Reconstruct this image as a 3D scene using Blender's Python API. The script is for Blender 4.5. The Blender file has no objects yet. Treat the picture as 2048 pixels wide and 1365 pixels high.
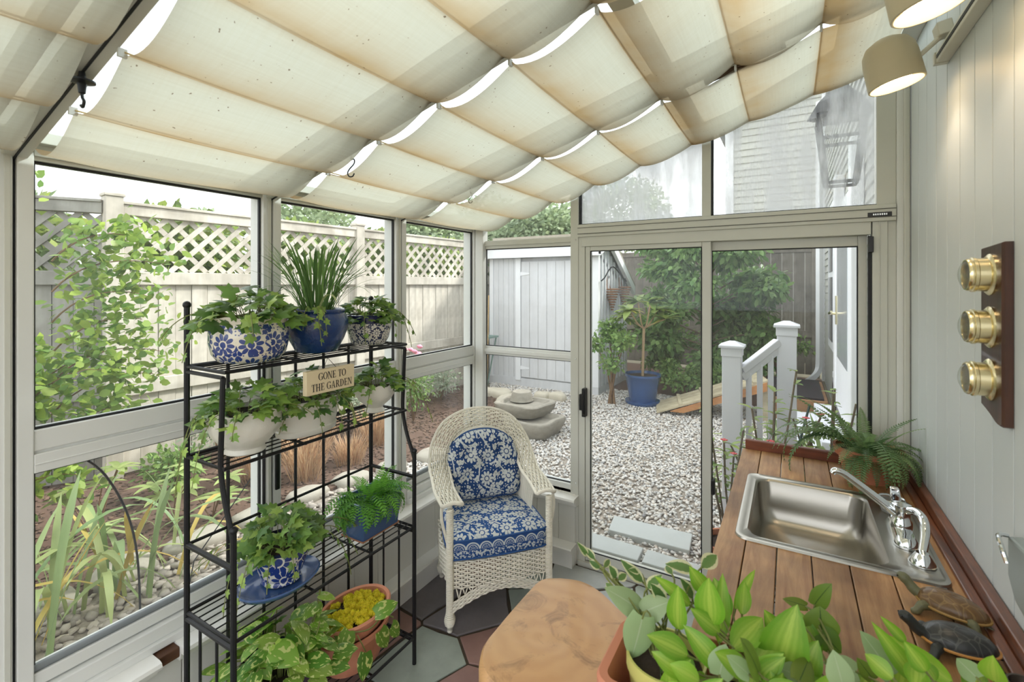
import bpy, math, random
import numpy as np
from mathutils import Vector, Matrix, Euler

random.seed(7)
RNG = np.random.default_rng(11)
scene = bpy.context.scene
COL = scene.collection
PI = math.pi

# ---------------------------------------------------------------- camera, world, sun, exposure
cam_data = bpy.data.cameras.new('camera')
cam_data.sensor_width = 36.0
cam_data.lens = 36.0 * 951.0 / 2048.0
cam_data.shift_y = -113.5 / 2048.0
cam_data.clip_start = 0.02
cam_data.dof.use_dof = True
cam_data.dof.focus_distance = 2.6
cam_data.dof.aperture_fstop = 4.0
camera = bpy.data.objects.new('camera', cam_data)
COL.objects.link(camera)
camera.location = (0, 0, 1.75)
camera.rotation_euler = (PI / 2, 0, math.atan(556 / 951))
scene.camera = camera

world = bpy.data.worlds.new('overcast_sky')
scene.world = world
world.use_nodes = True
wn, wl = world.node_tree.nodes, world.node_tree.links
bg = wn['Background']
tc = wn.new('ShaderNodeTexCoord')
mp = wn.new('ShaderNodeMapping'); mp.inputs['Scale'].default_value = (1.0, 1.0, 2.4)
nz = wn.new('ShaderNodeTexNoise'); nz.inputs['Scale'].default_value = 2.2; nz.inputs['Detail'].default_value = 6
rp = wn.new('ShaderNodeValToRGB')
rp.color_ramp.elements[0].position = 0.35; rp.color_ramp.elements[0].color = (0.88, 0.94, 1.0, 1)
rp.color_ramp.elements[1].position = 0.62; rp.color_ramp.elements[1].color = (1.0, 1.0, 1.0, 1)
wl.new(tc.outputs['Generated'], mp.inputs['Vector']); wl.new(mp.outputs['Vector'], nz.inputs['Vector'])
wl.new(nz.outputs['Fac'], rp.inputs['Fac']); wl.new(rp.outputs['Color'], bg.inputs['Color'])
bg.inputs['Strength'].default_value = 1.4

sun_data = bpy.data.lights.new('sun', 'SUN')
sun_data.energy = 2.8
sun_data.angle = math.radians(7)
sun_data.color = (1.0, 0.965, 0.91)
sun = bpy.data.objects.new('sun', sun_data)
COL.objects.link(sun)
sun.rotation_euler = Vector((-0.62, -0.84, -0.85)).to_track_quat('-Z', 'Y').to_euler()
sun.location = (6, 10, 12)

scene.view_settings.view_transform = 'Standard'
scene.view_settings.look = 'None'
scene.view_settings.gamma = 1.0
scene.view_settings.use_curve_mapping = False
scene.view_settings.exposure = 0.92
scene.cycles.max_bounces = 6
scene.cycles.diffuse_bounces = 4
scene.cycles.glossy_bounces = 3
scene.cycles.transparent_max_bounces = 14
scene.cycles.adaptive_threshold = 0.05
scene.cycles.use_light_tree = False
scene.cycles.caustics_reflective = False
scene.cycles.caustics_refractive = False

# ---------------------------------------------------------------- mesh helpers
class MB:
    """collects shapes into one mesh"""
    def __init__(s):
        s.v = []; s.f = []; s.uv = {}; s.mi = {}; s.cur = 0
    def add(s, verts, faces, uvs=None):
        b = len(s.v); s.v.extend([tuple(p) for p in verts])
        for k, f in enumerate(faces):
            if s.cur: s.mi[len(s.f)] = s.cur
            if uvs is not None: s.uv[len(s.f)] = uvs[k]
            s.f.append(tuple(b + i for i in f))
        return s
    def box(s, x0, x1, y0, y1, z0, z1):
        return s.add([(x0,y0,z0),(x1,y0,z0),(x1,y1,z0),(x0,y1,z0),(x0,y0,z1),(x1,y0,z1),(x1,y1,z1),(x0,y1,z1)],
                     [(3,2,1,0),(4,5,6,7),(0,1,5,4),(1,2,6,5),(2,3,7,6),(3,0,4,7)])
    def obox(s, mtx, sx, sy, sz):
        vs = [mtx @ Vector((a*sx/2, b*sy/2, c*sz/2)) for c in (-1,1) for a,b in ((-1,-1),(1,-1),(1,1),(-1,1))]
        return s.add(vs, [(3,2,1,0),(4,5,6,7),(0,1,5,4),(1,2,6,5),(2,3,7,6),(3,0,4,7)])
    def bar(s, p, q, w, h, up=(0,0,1)):
        """rectangular bar from p to q: w across, h along up"""
        p, q = Vector(p), Vector(q); d = (q-p); L = d.length; d.normalize()
        u = Vector(up); sx = d.cross(u)
        if sx.length < 1e-5: sx = d.cross(Vector((1,0,0)))
        sx.normalize(); u = sx.cross(d).normalized()
        vs = []
        for c in (p, q):
            for a, b in ((-1,-1),(1,-1),(1,1),(-1,1)):
                vs.append(c + sx*(a*w/2) + u*(b*h/2))
        return s.add(vs, [(0,1,2,3),(7,6,5,4),(0,4,5,1),(1,5,6,2),(2,6,7,3),(3,7,4,0)])
    def tube(s, pts, r, n=8, closed=False, caps=True):
        pts = [Vector(p) for p in pts]; N = len(pts)
        rr = r if isinstance(r, (list, tuple)) else [r]*N
        t0 = (pts[1]-pts[0]).normalized()
        a = Vector((0,0,1)) if abs(t0.z) < 0.9 else Vector((1,0,0))
        nrm = (a - t0*a.dot(t0)).normalized()
        vs = []; fs = []
        for i in range(N):
            if closed: t = pts[(i+1)%N]-pts[i-1]
            else: t = pts[min(i+1,N-1)]-pts[max(i-1,0)]
            if t.length < 1e-9: t = t0.copy()
            t.normalize()
            nrm = nrm - t*nrm.dot(t)
            if nrm.length < 1e-6: nrm = t.orthogonal()
            nrm.normalize(); b = t.cross(nrm)
            for k in range(n):
                an = 2*PI*k/n
                vs.append(pts[i] + (nrm*math.cos(an) + b*math.sin(an))*rr[i])
        M_ = N if closed else N-1
        for i in range(M_):
            j = (i+1) % N
            for k in range(n):
                l = (k+1) % n
                fs.append((i*n+k, i*n+l, j*n+l, j*n+k))
        if caps and not closed:
            fs.append(tuple(range(n-1,-1,-1))); fs.append(tuple((N-1)*n+k for k in range(n)))
        return s.add(vs, fs)
    def lathe(s, prof, n=32, c=(0,0,0), sx=1.0, sy=1.0, wav=None, cap=True):
        """profile [(r,z)] turned round z; wav(angle,k)->(dr,dz) shapes the rim; uv in metres"""
        vs = []; fs = []; uvs = []; arc = 0; prev = None; arcs = []
        for k, (r, z) in enumerate(prof):
            if prev is not None: arc += math.hypot(r-prev[0], z-prev[1])
            prev = (r, z); arcs.append(arc)
            for i in range(n):
                an = 2*PI*i/n
                dr, dz = wav(an, k) if wav else (0, 0)
                vs.append((c[0]+math.cos(an)*(r+dr)*sx, c[1]+math.sin(an)*(r+dr)*sy, c[2]+z+dz))
        R = max(p[0] for p in prof)
        for k in range(len(prof)-1):
            for i in range(n):
                j = (i+1) % n
                fs.append((k*n+i, k*n+j, (k+1)*n+j, (k+1)*n+i))
                u0, u1 = 2*PI*R*i/n, 2*PI*R*(i+1)/n
                uvs.append(((u0,arcs[k]),(u1,arcs[k]),(u1,arcs[k+1]),(u0,arcs[k+1])))
        if cap:
            fs.append(tuple(range(n-1,-1,-1))); uvs.append(tuple((0,0) for _ in range(n)))
            m = len(prof)-1
            fs.append(tuple(m*n+i for i in range(n))); uvs.append(tuple((0,0) for _ in range(n)))
        return s.add(vs, fs, uvs)
    def loft(s, rings, cap0=False, cap1=False, closed=True):
        n = len(rings[0]); vs = [p for r in rings for p in r]; fs = []
        for k in range(len(rings)-1):
            for i in range(n if closed else n-1):
                j = (i+1) % n
                fs.append((k*n+i, k*n+j, (k+1)*n+j, (k+1)*n+i))
        if cap0: fs.append(tuple(range(n-1,-1,-1)))
        if cap1: fs.append(tuple((len(rings)-1)*n+i for i in range(n)))
        return s.add(vs, fs)
    def prism(s, poly, z0, z1):
        n = len(poly); vs = [(x,y,z0) for x,y in poly] + [(x,y,z1) for x,y in poly]
        fs = [tuple(range(n-1,-1,-1)), tuple(range(n,2*n))] + [(i,(i+1)%n,n+(i+1)%n,n+i) for i in range(n)]
        return s.add(vs, fs)
    def sphere(s, c, rx, ry=None, rz=None, n=12, m=8):
        ry = rx if ry is None else ry; rz = rx if rz is None else rz
        rings = []
        for k in range(m+1):
            ph = -PI/2 + PI*k/m; q = max(math.cos(ph), 0.02)
            rings.append([(c[0]+rx*q*math.cos(2*PI*i/n), c[1]+ry*q*math.sin(2*PI*i/n), c[2]+rz*math.sin(ph)) for i in range(n)])
        return s.loft(rings, True, True)
    def mesh(s, name):
        me = bpy.data.meshes.new(name)
        me.from_pydata([tuple(p) for p in s.v], [], s.f)
        if s.uv:
            lay = me.uv_layers.new(name='UVMap'); arr = np.zeros((len(me.loops), 2), dtype=np.float32); i = 0
            for k, f in enumerate(s.f):
                u = s.uv.get(k)
                if u is not None: arr[i:i+len(f)] = u
                i += len(f)
            lay.data.foreach_set('uv', arr.ravel())
        if s.mi:
            mi = np.zeros(len(s.f), dtype=np.int32)
            for k, x in s.mi.items(): mi[k] = x
            me.polygons.foreach_set('material_index', mi)
        return me
    def build(s, name, mat, parent=None, smooth=False, bevel=0.0, seg=2, loc=None, subsurf=0):
        return obj(name, s.mesh(name), mat, parent, smooth, bevel, seg, loc, subsurf)

def obj(name, me, mat, parent=None, smooth=False, bevel=0.0, seg=2, loc=None, subsurf=0):
    if mat is not None and not me.materials:
        for m_ in (mat if isinstance(mat, (list, tuple)) else [mat]): me.materials.append(m_)
    if smooth:
        me.polygons.foreach_set('use_smooth', [True]*len(me.polygons))
        if smooth != 'full': me.set_sharp_from_angle(angle=math.radians(40))
    o = bpy.data.objects.new(name, me); COL.objects.link(o)
    if parent is not None: o.parent = parent
    if loc is not None: o.location = loc
    if bevel:
        b = o.modifiers.new('bevel', 'BEVEL'); b.width = bevel; b.segments = seg; b.limit_method = 'ANGLE'
    if subsurf:
        m_ = o.modifiers.new('subsurf', 'SUBSURF'); m_.levels = subsurf; m_.render_levels = subsurf
    return o

def inst(name, me, parent, mtx):
    """a further piece that shares its mesh"""
    o = bpy.data.objects.new(name, me); COL.objects.link(o)
    o.parent = parent; o.matrix_basis = mtx
    return o

def tag(o, label=None, cat=None, group=None, kind=None):
    if label: o['label'] = label
    if cat: o['category'] = cat
    if group: o['group'] = group
    if kind: o['kind'] = kind
    return o

def thing(name, label, cat, loc=(0,0,0), rz=0.0, group=None, kind=None):
    o = bpy.data.objects.new(name, None); COL.objects.link(o)
    o.empty_display_size = 0.05
    o.location = loc; o.rotation_euler = (0, 0, rz)
    return tag(o, label, cat, group, kind)

def frame_mtx(pos, fwd, up, s=(1,1,1)):
    """matrix with local y along fwd, local z close to up"""
    y = Vector(fwd).normalized(); z = Vector(up)
    x = y.cross(z)
    if x.length < 1e-5: x = y.orthogonal()
    x.normalize(); z = x.cross(y)
    if not isinstance(s, (tuple, list)): s = (s, s, s)
    m = Matrix(((x.x*s[0], y.x*s[1], z.x*s[2], pos[0]), (x.y*s[0], y.y*s[1], z.y*s[2], pos[1]), (x.z*s[0], y.z*s[1], z.z*s[2], pos[2]), (0,0,0,1)))
    return m

def bez(p0, p1, p2, p3, n=12):
    p0, p1, p2, p3 = map(Vector, (p0, p1, p2, p3)); out = []
    for i in range(n+1):
        t = i/n; q = 1-t
        out.append(p0*q**3 + p1*3*q*q*t + p2*3*q*t*t + p3*t**3)
    return out

def spline(pts, n=6):
    """Catmull-Rom through pts"""
    P_ = [Vector(p) for p in pts]; P_ = [P_[0]*2-P_[1]] + P_ + [P_[-1]*2-P_[-2]]; out = []
    for i in range(1, len(P_)-2):
        for k in range(n):
            t = k/n; a, b, c, d = P_[i-1:i+3]
            out.append(0.5*((2*b) + (c-a)*t + (2*a-5*b+4*c-d)*t*t + (3*b-a-3*c+d)*t**3))
    out.append(P_[-2]); return out

def rrect(x0, x1, y0, y1, r, z, n=5):
    out = []
    for cx, cy, a0 in ((x1-r,y1-r,0),(x0+r,y1-r,PI/2),(x0+r,y0+r,PI),(x1-r,y0+r,1.5*PI)):
        for k in range(n+1):
            a = a0 + PI/2*k/n; out.append((cx+r*math.cos(a), cy+r*math.sin(a), z))
    return out

# ---------------------------------------------------------------- materials
def lin(c):
    """sRGB 0-255 to linear"""
    return tuple((x/255/12.92) if x/255 <= 0.04045 else ((x/255+0.055)/1.055)**2.4 for x in c) + (1.0,)

class NT:
    def __init__(s, name):
        s.m = bpy.data.materials.new(name); s.m.use_nodes = True
        s.n = s.m.node_tree.nodes; s.l = s.m.node_tree.links
        s.out = s.n['Material Output']; s.bsdf = s.n['Principled BSDF']
    def node(s, t, **kw):
        x = s.n.new(t)
        for k, v in kw.items(): setattr(x, k, v)
        return x
    def link(s, a, b): s.l.new(a, b)
    def val(s, x, inp):
        if hasattr(x, 'is_linked') or hasattr(x, 'links'): s.l.new(x, inp)
        else: inp.default_value = x
    def math(s, op, a, b=0.0, c=0.0, clamp=False):
        x = s.node('ShaderNodeMath', operation=op, use_clamp=clamp)
        s.val(a, x.inputs[0]); s.val(b, x.inputs[1]); s.val(c, x.inputs[2]); return x.outputs[0]
    def mix(s, fac, a, b, blend='MIX'):
        x = s.node('ShaderNodeMix', data_type='RGBA', blend_type=blend)
        s.val(fac, x.inputs[0]); s.val(a, x.inputs[6]); s.val(b, x.inputs[7]); return x.outputs[2]
    def coord(s, kind='Object', scale=(1,1,1), rot=(0,0,0), loc=(0,0,0)):
        t = s.node('ShaderNodeTexCoord'); m = s.node('ShaderNodeMapping')
        m.inputs['Scale'].default_value = scale; m.inputs['Rotation'].default_value = rot; m.inputs['Location'].default_value = loc
        s.link(t.outputs[kind], m.inputs['Vector']); return m.outputs['Vector']
    def noise(s, vec, scale=5, detail=3, rough=0.5, dist=0.0):
        x = s.node('ShaderNodeTexNoise'); s.link(vec, x.inputs['Vector'])
        x.inputs['Scale'].default_value = scale; x.inputs['Detail'].default_value = detail
        x.inputs['Roughness'].default_value = rough; x.inputs['Distortion'].default_value = dist
        return x.outputs['Fac']
    def ramp(s, fac, stops):
        x = s.node('ShaderNodeValToRGB'); s.val(fac, x.inputs['Fac']); e = x.color_ramp.elements
        while len(e) < len(stops): e.new(0.5)
        for k, (p, c) in enumerate(stops): e[k].position = p; e[k].color = c if len(c) == 4 else tuple(c)+(1,)
        return x.outputs['Color']
    def bump(s, h, strength=0.3, dist=0.01):
        x = s.node('ShaderNodeBump'); x.inputs['Strength'].default_value = strength; x.inputs['Distance'].default_value = dist
        s.link(h, x.inputs['Height']); s.link(x.outputs['Normal'], s.bsdf.inputs['Normal'])
    def p(s, **kw):
        for k, v in kw.items(): s.val(v, s.bsdf.inputs[k.replace('_', ' ')])

def shade(c, f): return tuple(min(1, x*f) for x in c[:3]) + (1.0,)

def M(name, rgb, rough=0.5, metal=0.0, var=0.12, scale=6.0, bump=0.0, bscale=60.0, stretch=(1,1,1), rnd=0.0, island=0.0, rgb2=None, coat=0.0, spec=0.5):
    t = NT(name); c = lin(rgb); c2 = lin(rgb2) if rgb2 else None
    vec = t.coord('Object', stretch)
    n = t.noise(vec, scale, 4, 0.6)
    col = t.mix(n, shade(c, 1-var), shade(c2 or c, 1+var))
    if rnd or island:
        if rnd: r = t.node('ShaderNodeObjectInfo').outputs['Random']
        else: r = t.node('ShaderNodeNewGeometry').outputs['Random Per Island']
        a = rnd or island
        g = t.math('MULTIPLY_ADD', r, 2*a, 1-a)
        h = t.node('ShaderNodeHueSaturation'); t.link(col, h.inputs['Color']); t.link(g, h.inputs['Value'])
        col = h.outputs['Color']
    t.p(Base_Color=col, Roughness=rough, Metallic=metal, Coat_Weight=coat, Specular_IOR_Level=spec)
    if bump: t.bump(t.noise(vec, bscale, 4, 0.6), bump, 0.004)
    return t.m

def wood(name, rgb, rgb2, axis='Y', rough=0.5, rnd=0.15, scale=1.0, coat=0.0, bump=0.12, blot_=0.75):
    t = NT(name); st = {'X': (1.2, 14, 14), 'Y': (14, 1.2, 14), 'Z': (14, 14, 1.2)}[axis]
    vec0 = t.coord('Object', tuple(x*scale for x in st))
    r = t.node('ShaderNodeObjectInfo').outputs['Random']
    add = t.node('ShaderNodeVectorMath', operation='ADD'); t.link(vec0, add.inputs[0])
    cmb = t.node('ShaderNodeCombineXYZ'); k = t.math('MULTIPLY', r, 37.0)
    for i in range(3): t.link(k, cmb.inputs[i])
    t.link(cmb.outputs[0], add.inputs[1]); vec = add.outputs[0]
    n1 = t.noise(vec, 2.2, 6, 0.65, 0.6)
    n2 = t.noise(vec, 9.0, 3, 0.6)
    big = t.noise(t.coord('Object'), 3.0, 3, 0.6)
    col = t.ramp(n1, [(0.3, lin(rgb2)), (0.7, lin(rgb))])
    col = t.mix(t.math('MULTIPLY', n2, 0.35), col, shade(lin(rgb2), 0.7))
    blot = t.ramp(big, [(0.34, (0.52, 0.50, 0.48)), (0.60, (1.0,)*3)])
    col = t.mix(blot_, col, blot, 'MULTIPLY')
    g = t.math('MULTIPLY_ADD', r, 2*rnd, 1-rnd)
    h = t.node('ShaderNodeHueSaturation'); t.link(col, h.inputs['Color']); t.link(g, h.inputs['Value'])
    t.p(Base_Color=h.outputs['Color'], Roughness=rough, Coat_Weight=coat)
    if bump: t.bump(n2, bump, 0.002)
    return t.m

def leaf_mat(name, rgb, rgb2, rnd=0.25, trans=0.35, rough=0.42, island=False, kind=None, rgb3=None):
    """leaf: colour between rgb and rgb2 per leaf, light shines through; UV x across (-1..1), y along (0..1)"""
    t = NT(name)
    r = (t.node('ShaderNodeNewGeometry').outputs['Random Per Island'] if island else t.node('ShaderNodeObjectInfo').outputs['Random'])
    col = t.mix(r, lin(rgb), lin(rgb2))
    w = t.node('ShaderNodeTexWhiteNoise', noise_dimensions='1D'); t.link(r, w.inputs['W'])
    g = t.math('MULTIPLY_ADD', w.outputs['Value'], 2*rnd, 1-rnd)
    h = t.node('ShaderNodeHueSaturation'); t.link(col, h.inputs['Color']); t.link(g, h.inputs['Value']); col = h.outputs['Color']
    if kind:
        uv = t.node('ShaderNodeUVMap'); sp = t.node('ShaderNodeSeparateXYZ'); t.link(uv.outputs['UV'], sp.inputs[0])
        x, y = sp.outputs[0], sp.outputs[1]; ax = t.math('ABSOLUTE', x)
        jit = t.noise(t.coord('UV', (3, 3, 3)), 2.5, 3, 0.6)
        if kind == 'edge':      # cream margin
            m_ = t.math('GREATER_THAN', t.math('MULTIPLY_ADD', jit, 0.5, ax), 0.88)
        elif kind == 'stripe':  # pale band along the midrib with green edges
            wv = t.math('SINE', t.math('MULTIPLY', ax, 22.0))
            m_ = t.math('MULTIPLY', t.math('MULTIPLY_ADD', wv, 0.22, 0.78), t.math('SUBTRACT', 0.95, t.math('MULTIPLY', t.math('MULTIPLY_ADD', jit, 0.35, ax), 1.0), clamp=True), clamp=True)
        elif kind == 'splash':  # streaks from the midrib
            sn = t.noise(t.coord('UV', (1.3, 1.6, 1), rot=(0,0,0.6)), 1.9, 1, 0.5)
            m_ = t.math('GREATER_THAN', sn, 0.57)
        elif kind == 'vein':
            m_ = t.math('LESS_THAN', ax, 0.05)
        col = t.mix(m_, col, lin(rgb3))
    pr = t.bsdf; t.p(Base_Color=col, Roughness=rough)
    tr = t.node('ShaderNodeBsdfTranslucent'); t.link(col, tr.inputs['Color'])
    mx = t.node('ShaderNodeMixShader'); mx.inputs[0].default_value = trans
    t.link(pr.outputs[0], mx.inputs[1]); t.link(tr.outputs[0], mx.inputs[2]); t.link(mx.outputs[0], t.out.inputs['Surface'])
    return t.m

def glass_mat(name, dirt=0.03, fog=None, tint=(0.975, 0.99, 0.985, 1)):
    t = NT(name)
    t.n.remove(t.bsdf)
    tr = t.node('ShaderNodeBsdfTransparent'); tr.inputs['Color'].default_value = tint
    gl = t.node('ShaderNodeBsdfGlossy'); gl.inputs['Roughness'].default_value = 0.0
    lw = t.node('ShaderNodeLayerWeight'); lw.inputs['Blend'].default_value = 0.5
    f = t.math('MULTIPLY_ADD', t.math('POWER', lw.outputs['Facing'], 5.0), 0.7, 0.013)
    mx = t.node('ShaderNodeMixShader'); t.link(f, mx.inputs[0]); t.link(tr.outputs[0], mx.inputs[1]); t.link(gl.outputs[0], mx.inputs[2])
    di = t.node('ShaderNodeBsdfTranslucent'); di.inputs['Color'].default_value = (0.9, 0.92, 0.95, 1)
    d2 = t.node('ShaderNodeBsdfDiffuse'); d2.inputs['Color'].default_value = (0.9, 0.92, 0.95, 1)
    dd = t.node('ShaderNodeMixShader'); dd.inputs[0].default_value = 0.35; t.link(di.outputs[0], dd.inputs[1]); t.link(d2.outputs[0], dd.inputs[2])
    m2 = t.node('ShaderNodeMixShader')
    if fog is None:
        n = t.noise(t.coord('Object', (1, 1, 0.5)), 3.0, 4, 0.6)
        t.link(t.math('MULTIPLY', n, dirt*2), m2.inputs[0])
    else:
        n = t.noise(t.coord('Object', (7, 7, 1.0)), 2.2, 5, 0.6)
        n2 = t.noise(t.coord('Object', (1, 1, 1)), 3.0, 3, 0.6)
        a = t.ramp(t.math('ADD', t.math('MULTIPLY', n, 0.55), t.math('MULTIPLY', n2, 0.45)), [(0.38, (fog[0],)*3), (0.58, (fog[1],)*3)])
        t.link(a, m2.inputs[0])
    t.link(mx.outputs[0], m2.inputs[1]); t.link(dd.outputs[0], m2.inputs[2]); t.link(m2.outputs[0], t.out.inputs['Surface'])
    return t.m

def print_mat(name, ground, figure, coords='UV', rot=(0, 0, 0), big=7.0, rough=0.6, accent=None, leaves=True, stretch=(1,1,1), bump=0.0, coat=0.0, R=0.40, lr=0.40):
    """flower print: petalled flowers, leaf sprays, scrolls and dots on a ground"""
    t = NT(name); vec = t.coord(coords, stretch, rot)
    def flowers(scale, n, R, core, rand=0.35, off=0.0):
        mp = t.node('ShaderNodeMapping'); t.link(vec, mp.inputs['Vector']); mp.inputs['Location'].default_value = (off, off*1.7, off*0.6); mp.inputs['Scale'].default_value = (scale,)*3
        vo = t.node('ShaderNodeTexVoronoi', voronoi_dimensions='2D'); vo.inputs['Scale'].default_value = 1.0; vo.inputs['Randomness'].default_value = rand
        t.link(mp.outputs[0], vo.inputs['Vector'])
        su = t.node('ShaderNodeVectorMath', operation='SUBTRACT'); t.link(mp.outputs[0], su.inputs[0]); t.link(vo.outputs['Position'], su.inputs[1])
        sp = t.node('ShaderNodeSeparateXYZ'); t.link(su.outputs[0], sp.inputs[0])
        an = t.math('ARCTAN2', sp.outputs[1], sp.outputs[0])
        cs = t.node('ShaderNodeSeparateColor'); t.link(vo.outputs['Color'], cs.inputs[0])
        an = t.math('ADD', an, t.math('MULTIPLY', cs.outputs[0], 6.28))
        pet = t.math('ABSOLUTE', t.math('SINE', t.math('MULTIPLY', an, n/2)))
        rad = t.math('MULTIPLY_ADD', t.math('POWER', pet, 0.6), R*0.55, R*0.45)
        d = vo.outputs['Distance']
        inside = t.math('LESS_THAN', d, rad)
        gap = t.math('GREATER_THAN', pet, 0.16)
        ring = t.math('GREATER_THAN', t.math('ABSOLUTE', t.math('SUBTRACT', d, R*core)), R*0.06)
        return t.math('MULTIPLY', t.math('MULTIPLY', inside, ring), t.math('MAXIMUM', gap, t.math('LESS_THAN', d, R*core)))
    m_ = flowers(big, 10, R, 0.33)
    if leaves:
        far = flowers(big, 2, R*1.55, 0.0)
        l1 = flowers(big*2.1, 3, lr, 0.05, 0.9, 3.1)
        l2 = flowers(big*2.7, 2, lr*0.95, 0.05, 1.0, 7.7)
        clear = t.math('SUBTRACT', 1.0, flowers(big, 1, R*1.2, 0.0))
        m_ = t.math('MAXIMUM', m_, t.math('MULTIPLY', t.math('MAXIMUM', l1, l2), clear))
        dots = flowers(big*6.5, 1, 0.22, 0.0, 0.6, 1.3)
        m_ = t.math('MAXIMUM', m_, t.math('MULTIPLY', dots, clear))
        wv = t.node('ShaderNodeTexWave', bands_direction='DIAGONAL'); wv.inputs['Scale'].default_value = big*0.55; wv.inputs['Distortion'].default_value = 7.0; wv.inputs['Detail'].default_value = 1.0
        t.link(vec, wv.inputs['Vector'])
        vine = t.math('MULTIPLY', t.math('GREATER_THAN', wv.outputs['Fac'], 0.975), clear)
        m_ = t.math('MAXIMUM', m_, vine)
    nz_ = t.noise(vec, big*3, 3, 0.6)
    fig = t.mix(t.math('MULTIPLY', nz_, 0.6), lin(figure), lin(accent or figure))
    col = t.mix(m_, lin(ground), fig)
    t.p(Base_Color=col, Roughness=rough, Coat_Weight=coat)
    if bump: t.bump(t.noise(vec, 180, 2, 0.5), bump, 0.002)
    return t.m

# ---------------------------------------------------------------- material palette
ALU = M('painted_aluminium', (204, 204, 195), 0.38, 0.0, 0.05, 3)
ALUW = M('white_aluminium', (222, 223, 220), 0.35, 0.0, 0.04, 3)
ALUD = M('groove_shadow_gap', (96, 95, 88), 0.6)
GASKET = M('black_rubber_gasket', (24, 26, 29), 0.6)
TRIMW = M('white_gloss_paint', (230, 229, 224), 0.35, 0, 0.06, 4)
BEAD = M('painted_wall_boards', (206, 211, 211), 0.42, 0, 0.03, 2, stretch=(1, 1, 0.1), rnd=0.02)
KNEE = M('painted_knee_boards', (218, 217, 210), 0.45, 0, 0.05, 2, stretch=(1, 1, 0.1), rnd=0.03)
BLACKP = M('black_plastic', (20, 20, 21), 0.35)
IRON = M('black_iron', (26, 26, 29), 0.42, 0.3, 0.2, 30, bump=0.15, bscale=150)
CHROME = M('chrome', (225, 228, 230), 0.06, 1.0, 0.0)
STEEL = M('brushed_steel', (172, 168, 160), 0.30, 1.0, 0.04, 20, stretch=(1, 12, 1))
BRASS = M('polished_brass', (236, 222, 180), 0.24, 1.0, 0.03)
GLASS = glass_mat('window_glass', 0.022)
FOG1 = glass_mat('misted_glass', fog=(0.42, 0.80))
FOG2 = glass_mat('streaked_glass', fog=(0.03, 0.62))
ROOFGLASS = glass_mat('roof_glass', 0.05, tint=(0.93, 0.985, 0.975, 1))
WALNUT = wood('dark_walnut', (96, 54, 34), (58, 32, 22), 'Z', 0.4, 0.05, coat=0.2)
SOIL = M('potting_soil', (52, 40, 30), 0.95, 0, 0.4, 60, 0.8, 90)

# ---------------------------------------------------------------- floor of flagstones
def clip(poly, nx, ny, d):
    out = []
    for i in range(len(poly)):
        a, b = poly[i], poly[(i+1) % len(poly)]
        da, db = a[0]*nx+a[1]*ny-d, b[0]*nx+b[1]*ny-d
        if da <= 0: out.append(a)
        if (da < 0) != (db < 0) and da != db:
            t = da/(da-db); out.append((a[0]+(b[0]-a[0])*t, a[1]+(b[1]-a[1])*t))
    return out

SLATE = [M('slate_' + n, c, 0.5, 0, 0.28, 5, 0.5, 14, rgb2=c2) for n, c, c2 in (
    ('plum', (136, 104, 98), (148, 116, 108)), ('green', (142, 152, 144), (156, 164, 154)), ('dark', (104, 98, 101), (116, 110, 112)), ('grey', (164, 167, 166), (174, 176, 172)))]
floor = tag(MB().box(-2.02, 0.50, -0.6, 2.86, -0.08, -0.008).build('floor', M('sandy_joint_mortar', (74, 64, 52), 0.95, 0, 0.3, 40, 0.8, 90)),
            'flagstone floor in plum, green and dark slate', 'floor', kind='structure')
seeds = [(-1.88,1.70,0),(-1.80,2.14,2),(-1.43,1.70,1),(-1.45,2.12,2),(-1.20,1.99,0),(-1.13,1.66,0),(-1.22,2.30,1),(-1.12,2.68,3),(-1.42,2.58,1),(-0.92,2.36,3),(-1.72,2.52,0),(-0.93,2.02,2),
         (-1.55,1.28,0),(-1.75,0.95,2),(-1.20,1.20,2),(-0.80,1.62,1),(-0.62,2.10,0),(-0.42,1.72,2),(-0.50,2.55,1),(-0.05,2.05,1),(0.25,1.7,0),(0.2,2.5,3),
         (-1.2,0.70,1),(-0.7,1.15,0),(-0.3,1.3,1),(0.2,1.1,2),(-1.7,0.4,1),(-1.1,0.1,0),(-0.5,0.5,1),(0.1,0.5,0),(-1.6,-0.3,2),(-0.7,-0.3,2),(0.1,-0.2,0)]
srg = random.Random(21); seeds = [(x+srg.uniform(-.03,.03), y+srg.uniform(-.03,.03), m_) for x, y, m_ in seeds]; SW = [srg.uniform(0, 1) for _ in seeds]
def anis(dx, dy):
    # stones are longer across one diagonal
    c, s_ = math.cos(0.6), math.sin(0.6); a, b = c*dx+s_*dy, -s_*dx+c*dy; a *= 0.72; return c*a-s_*b, s_*a+c*b
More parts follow.
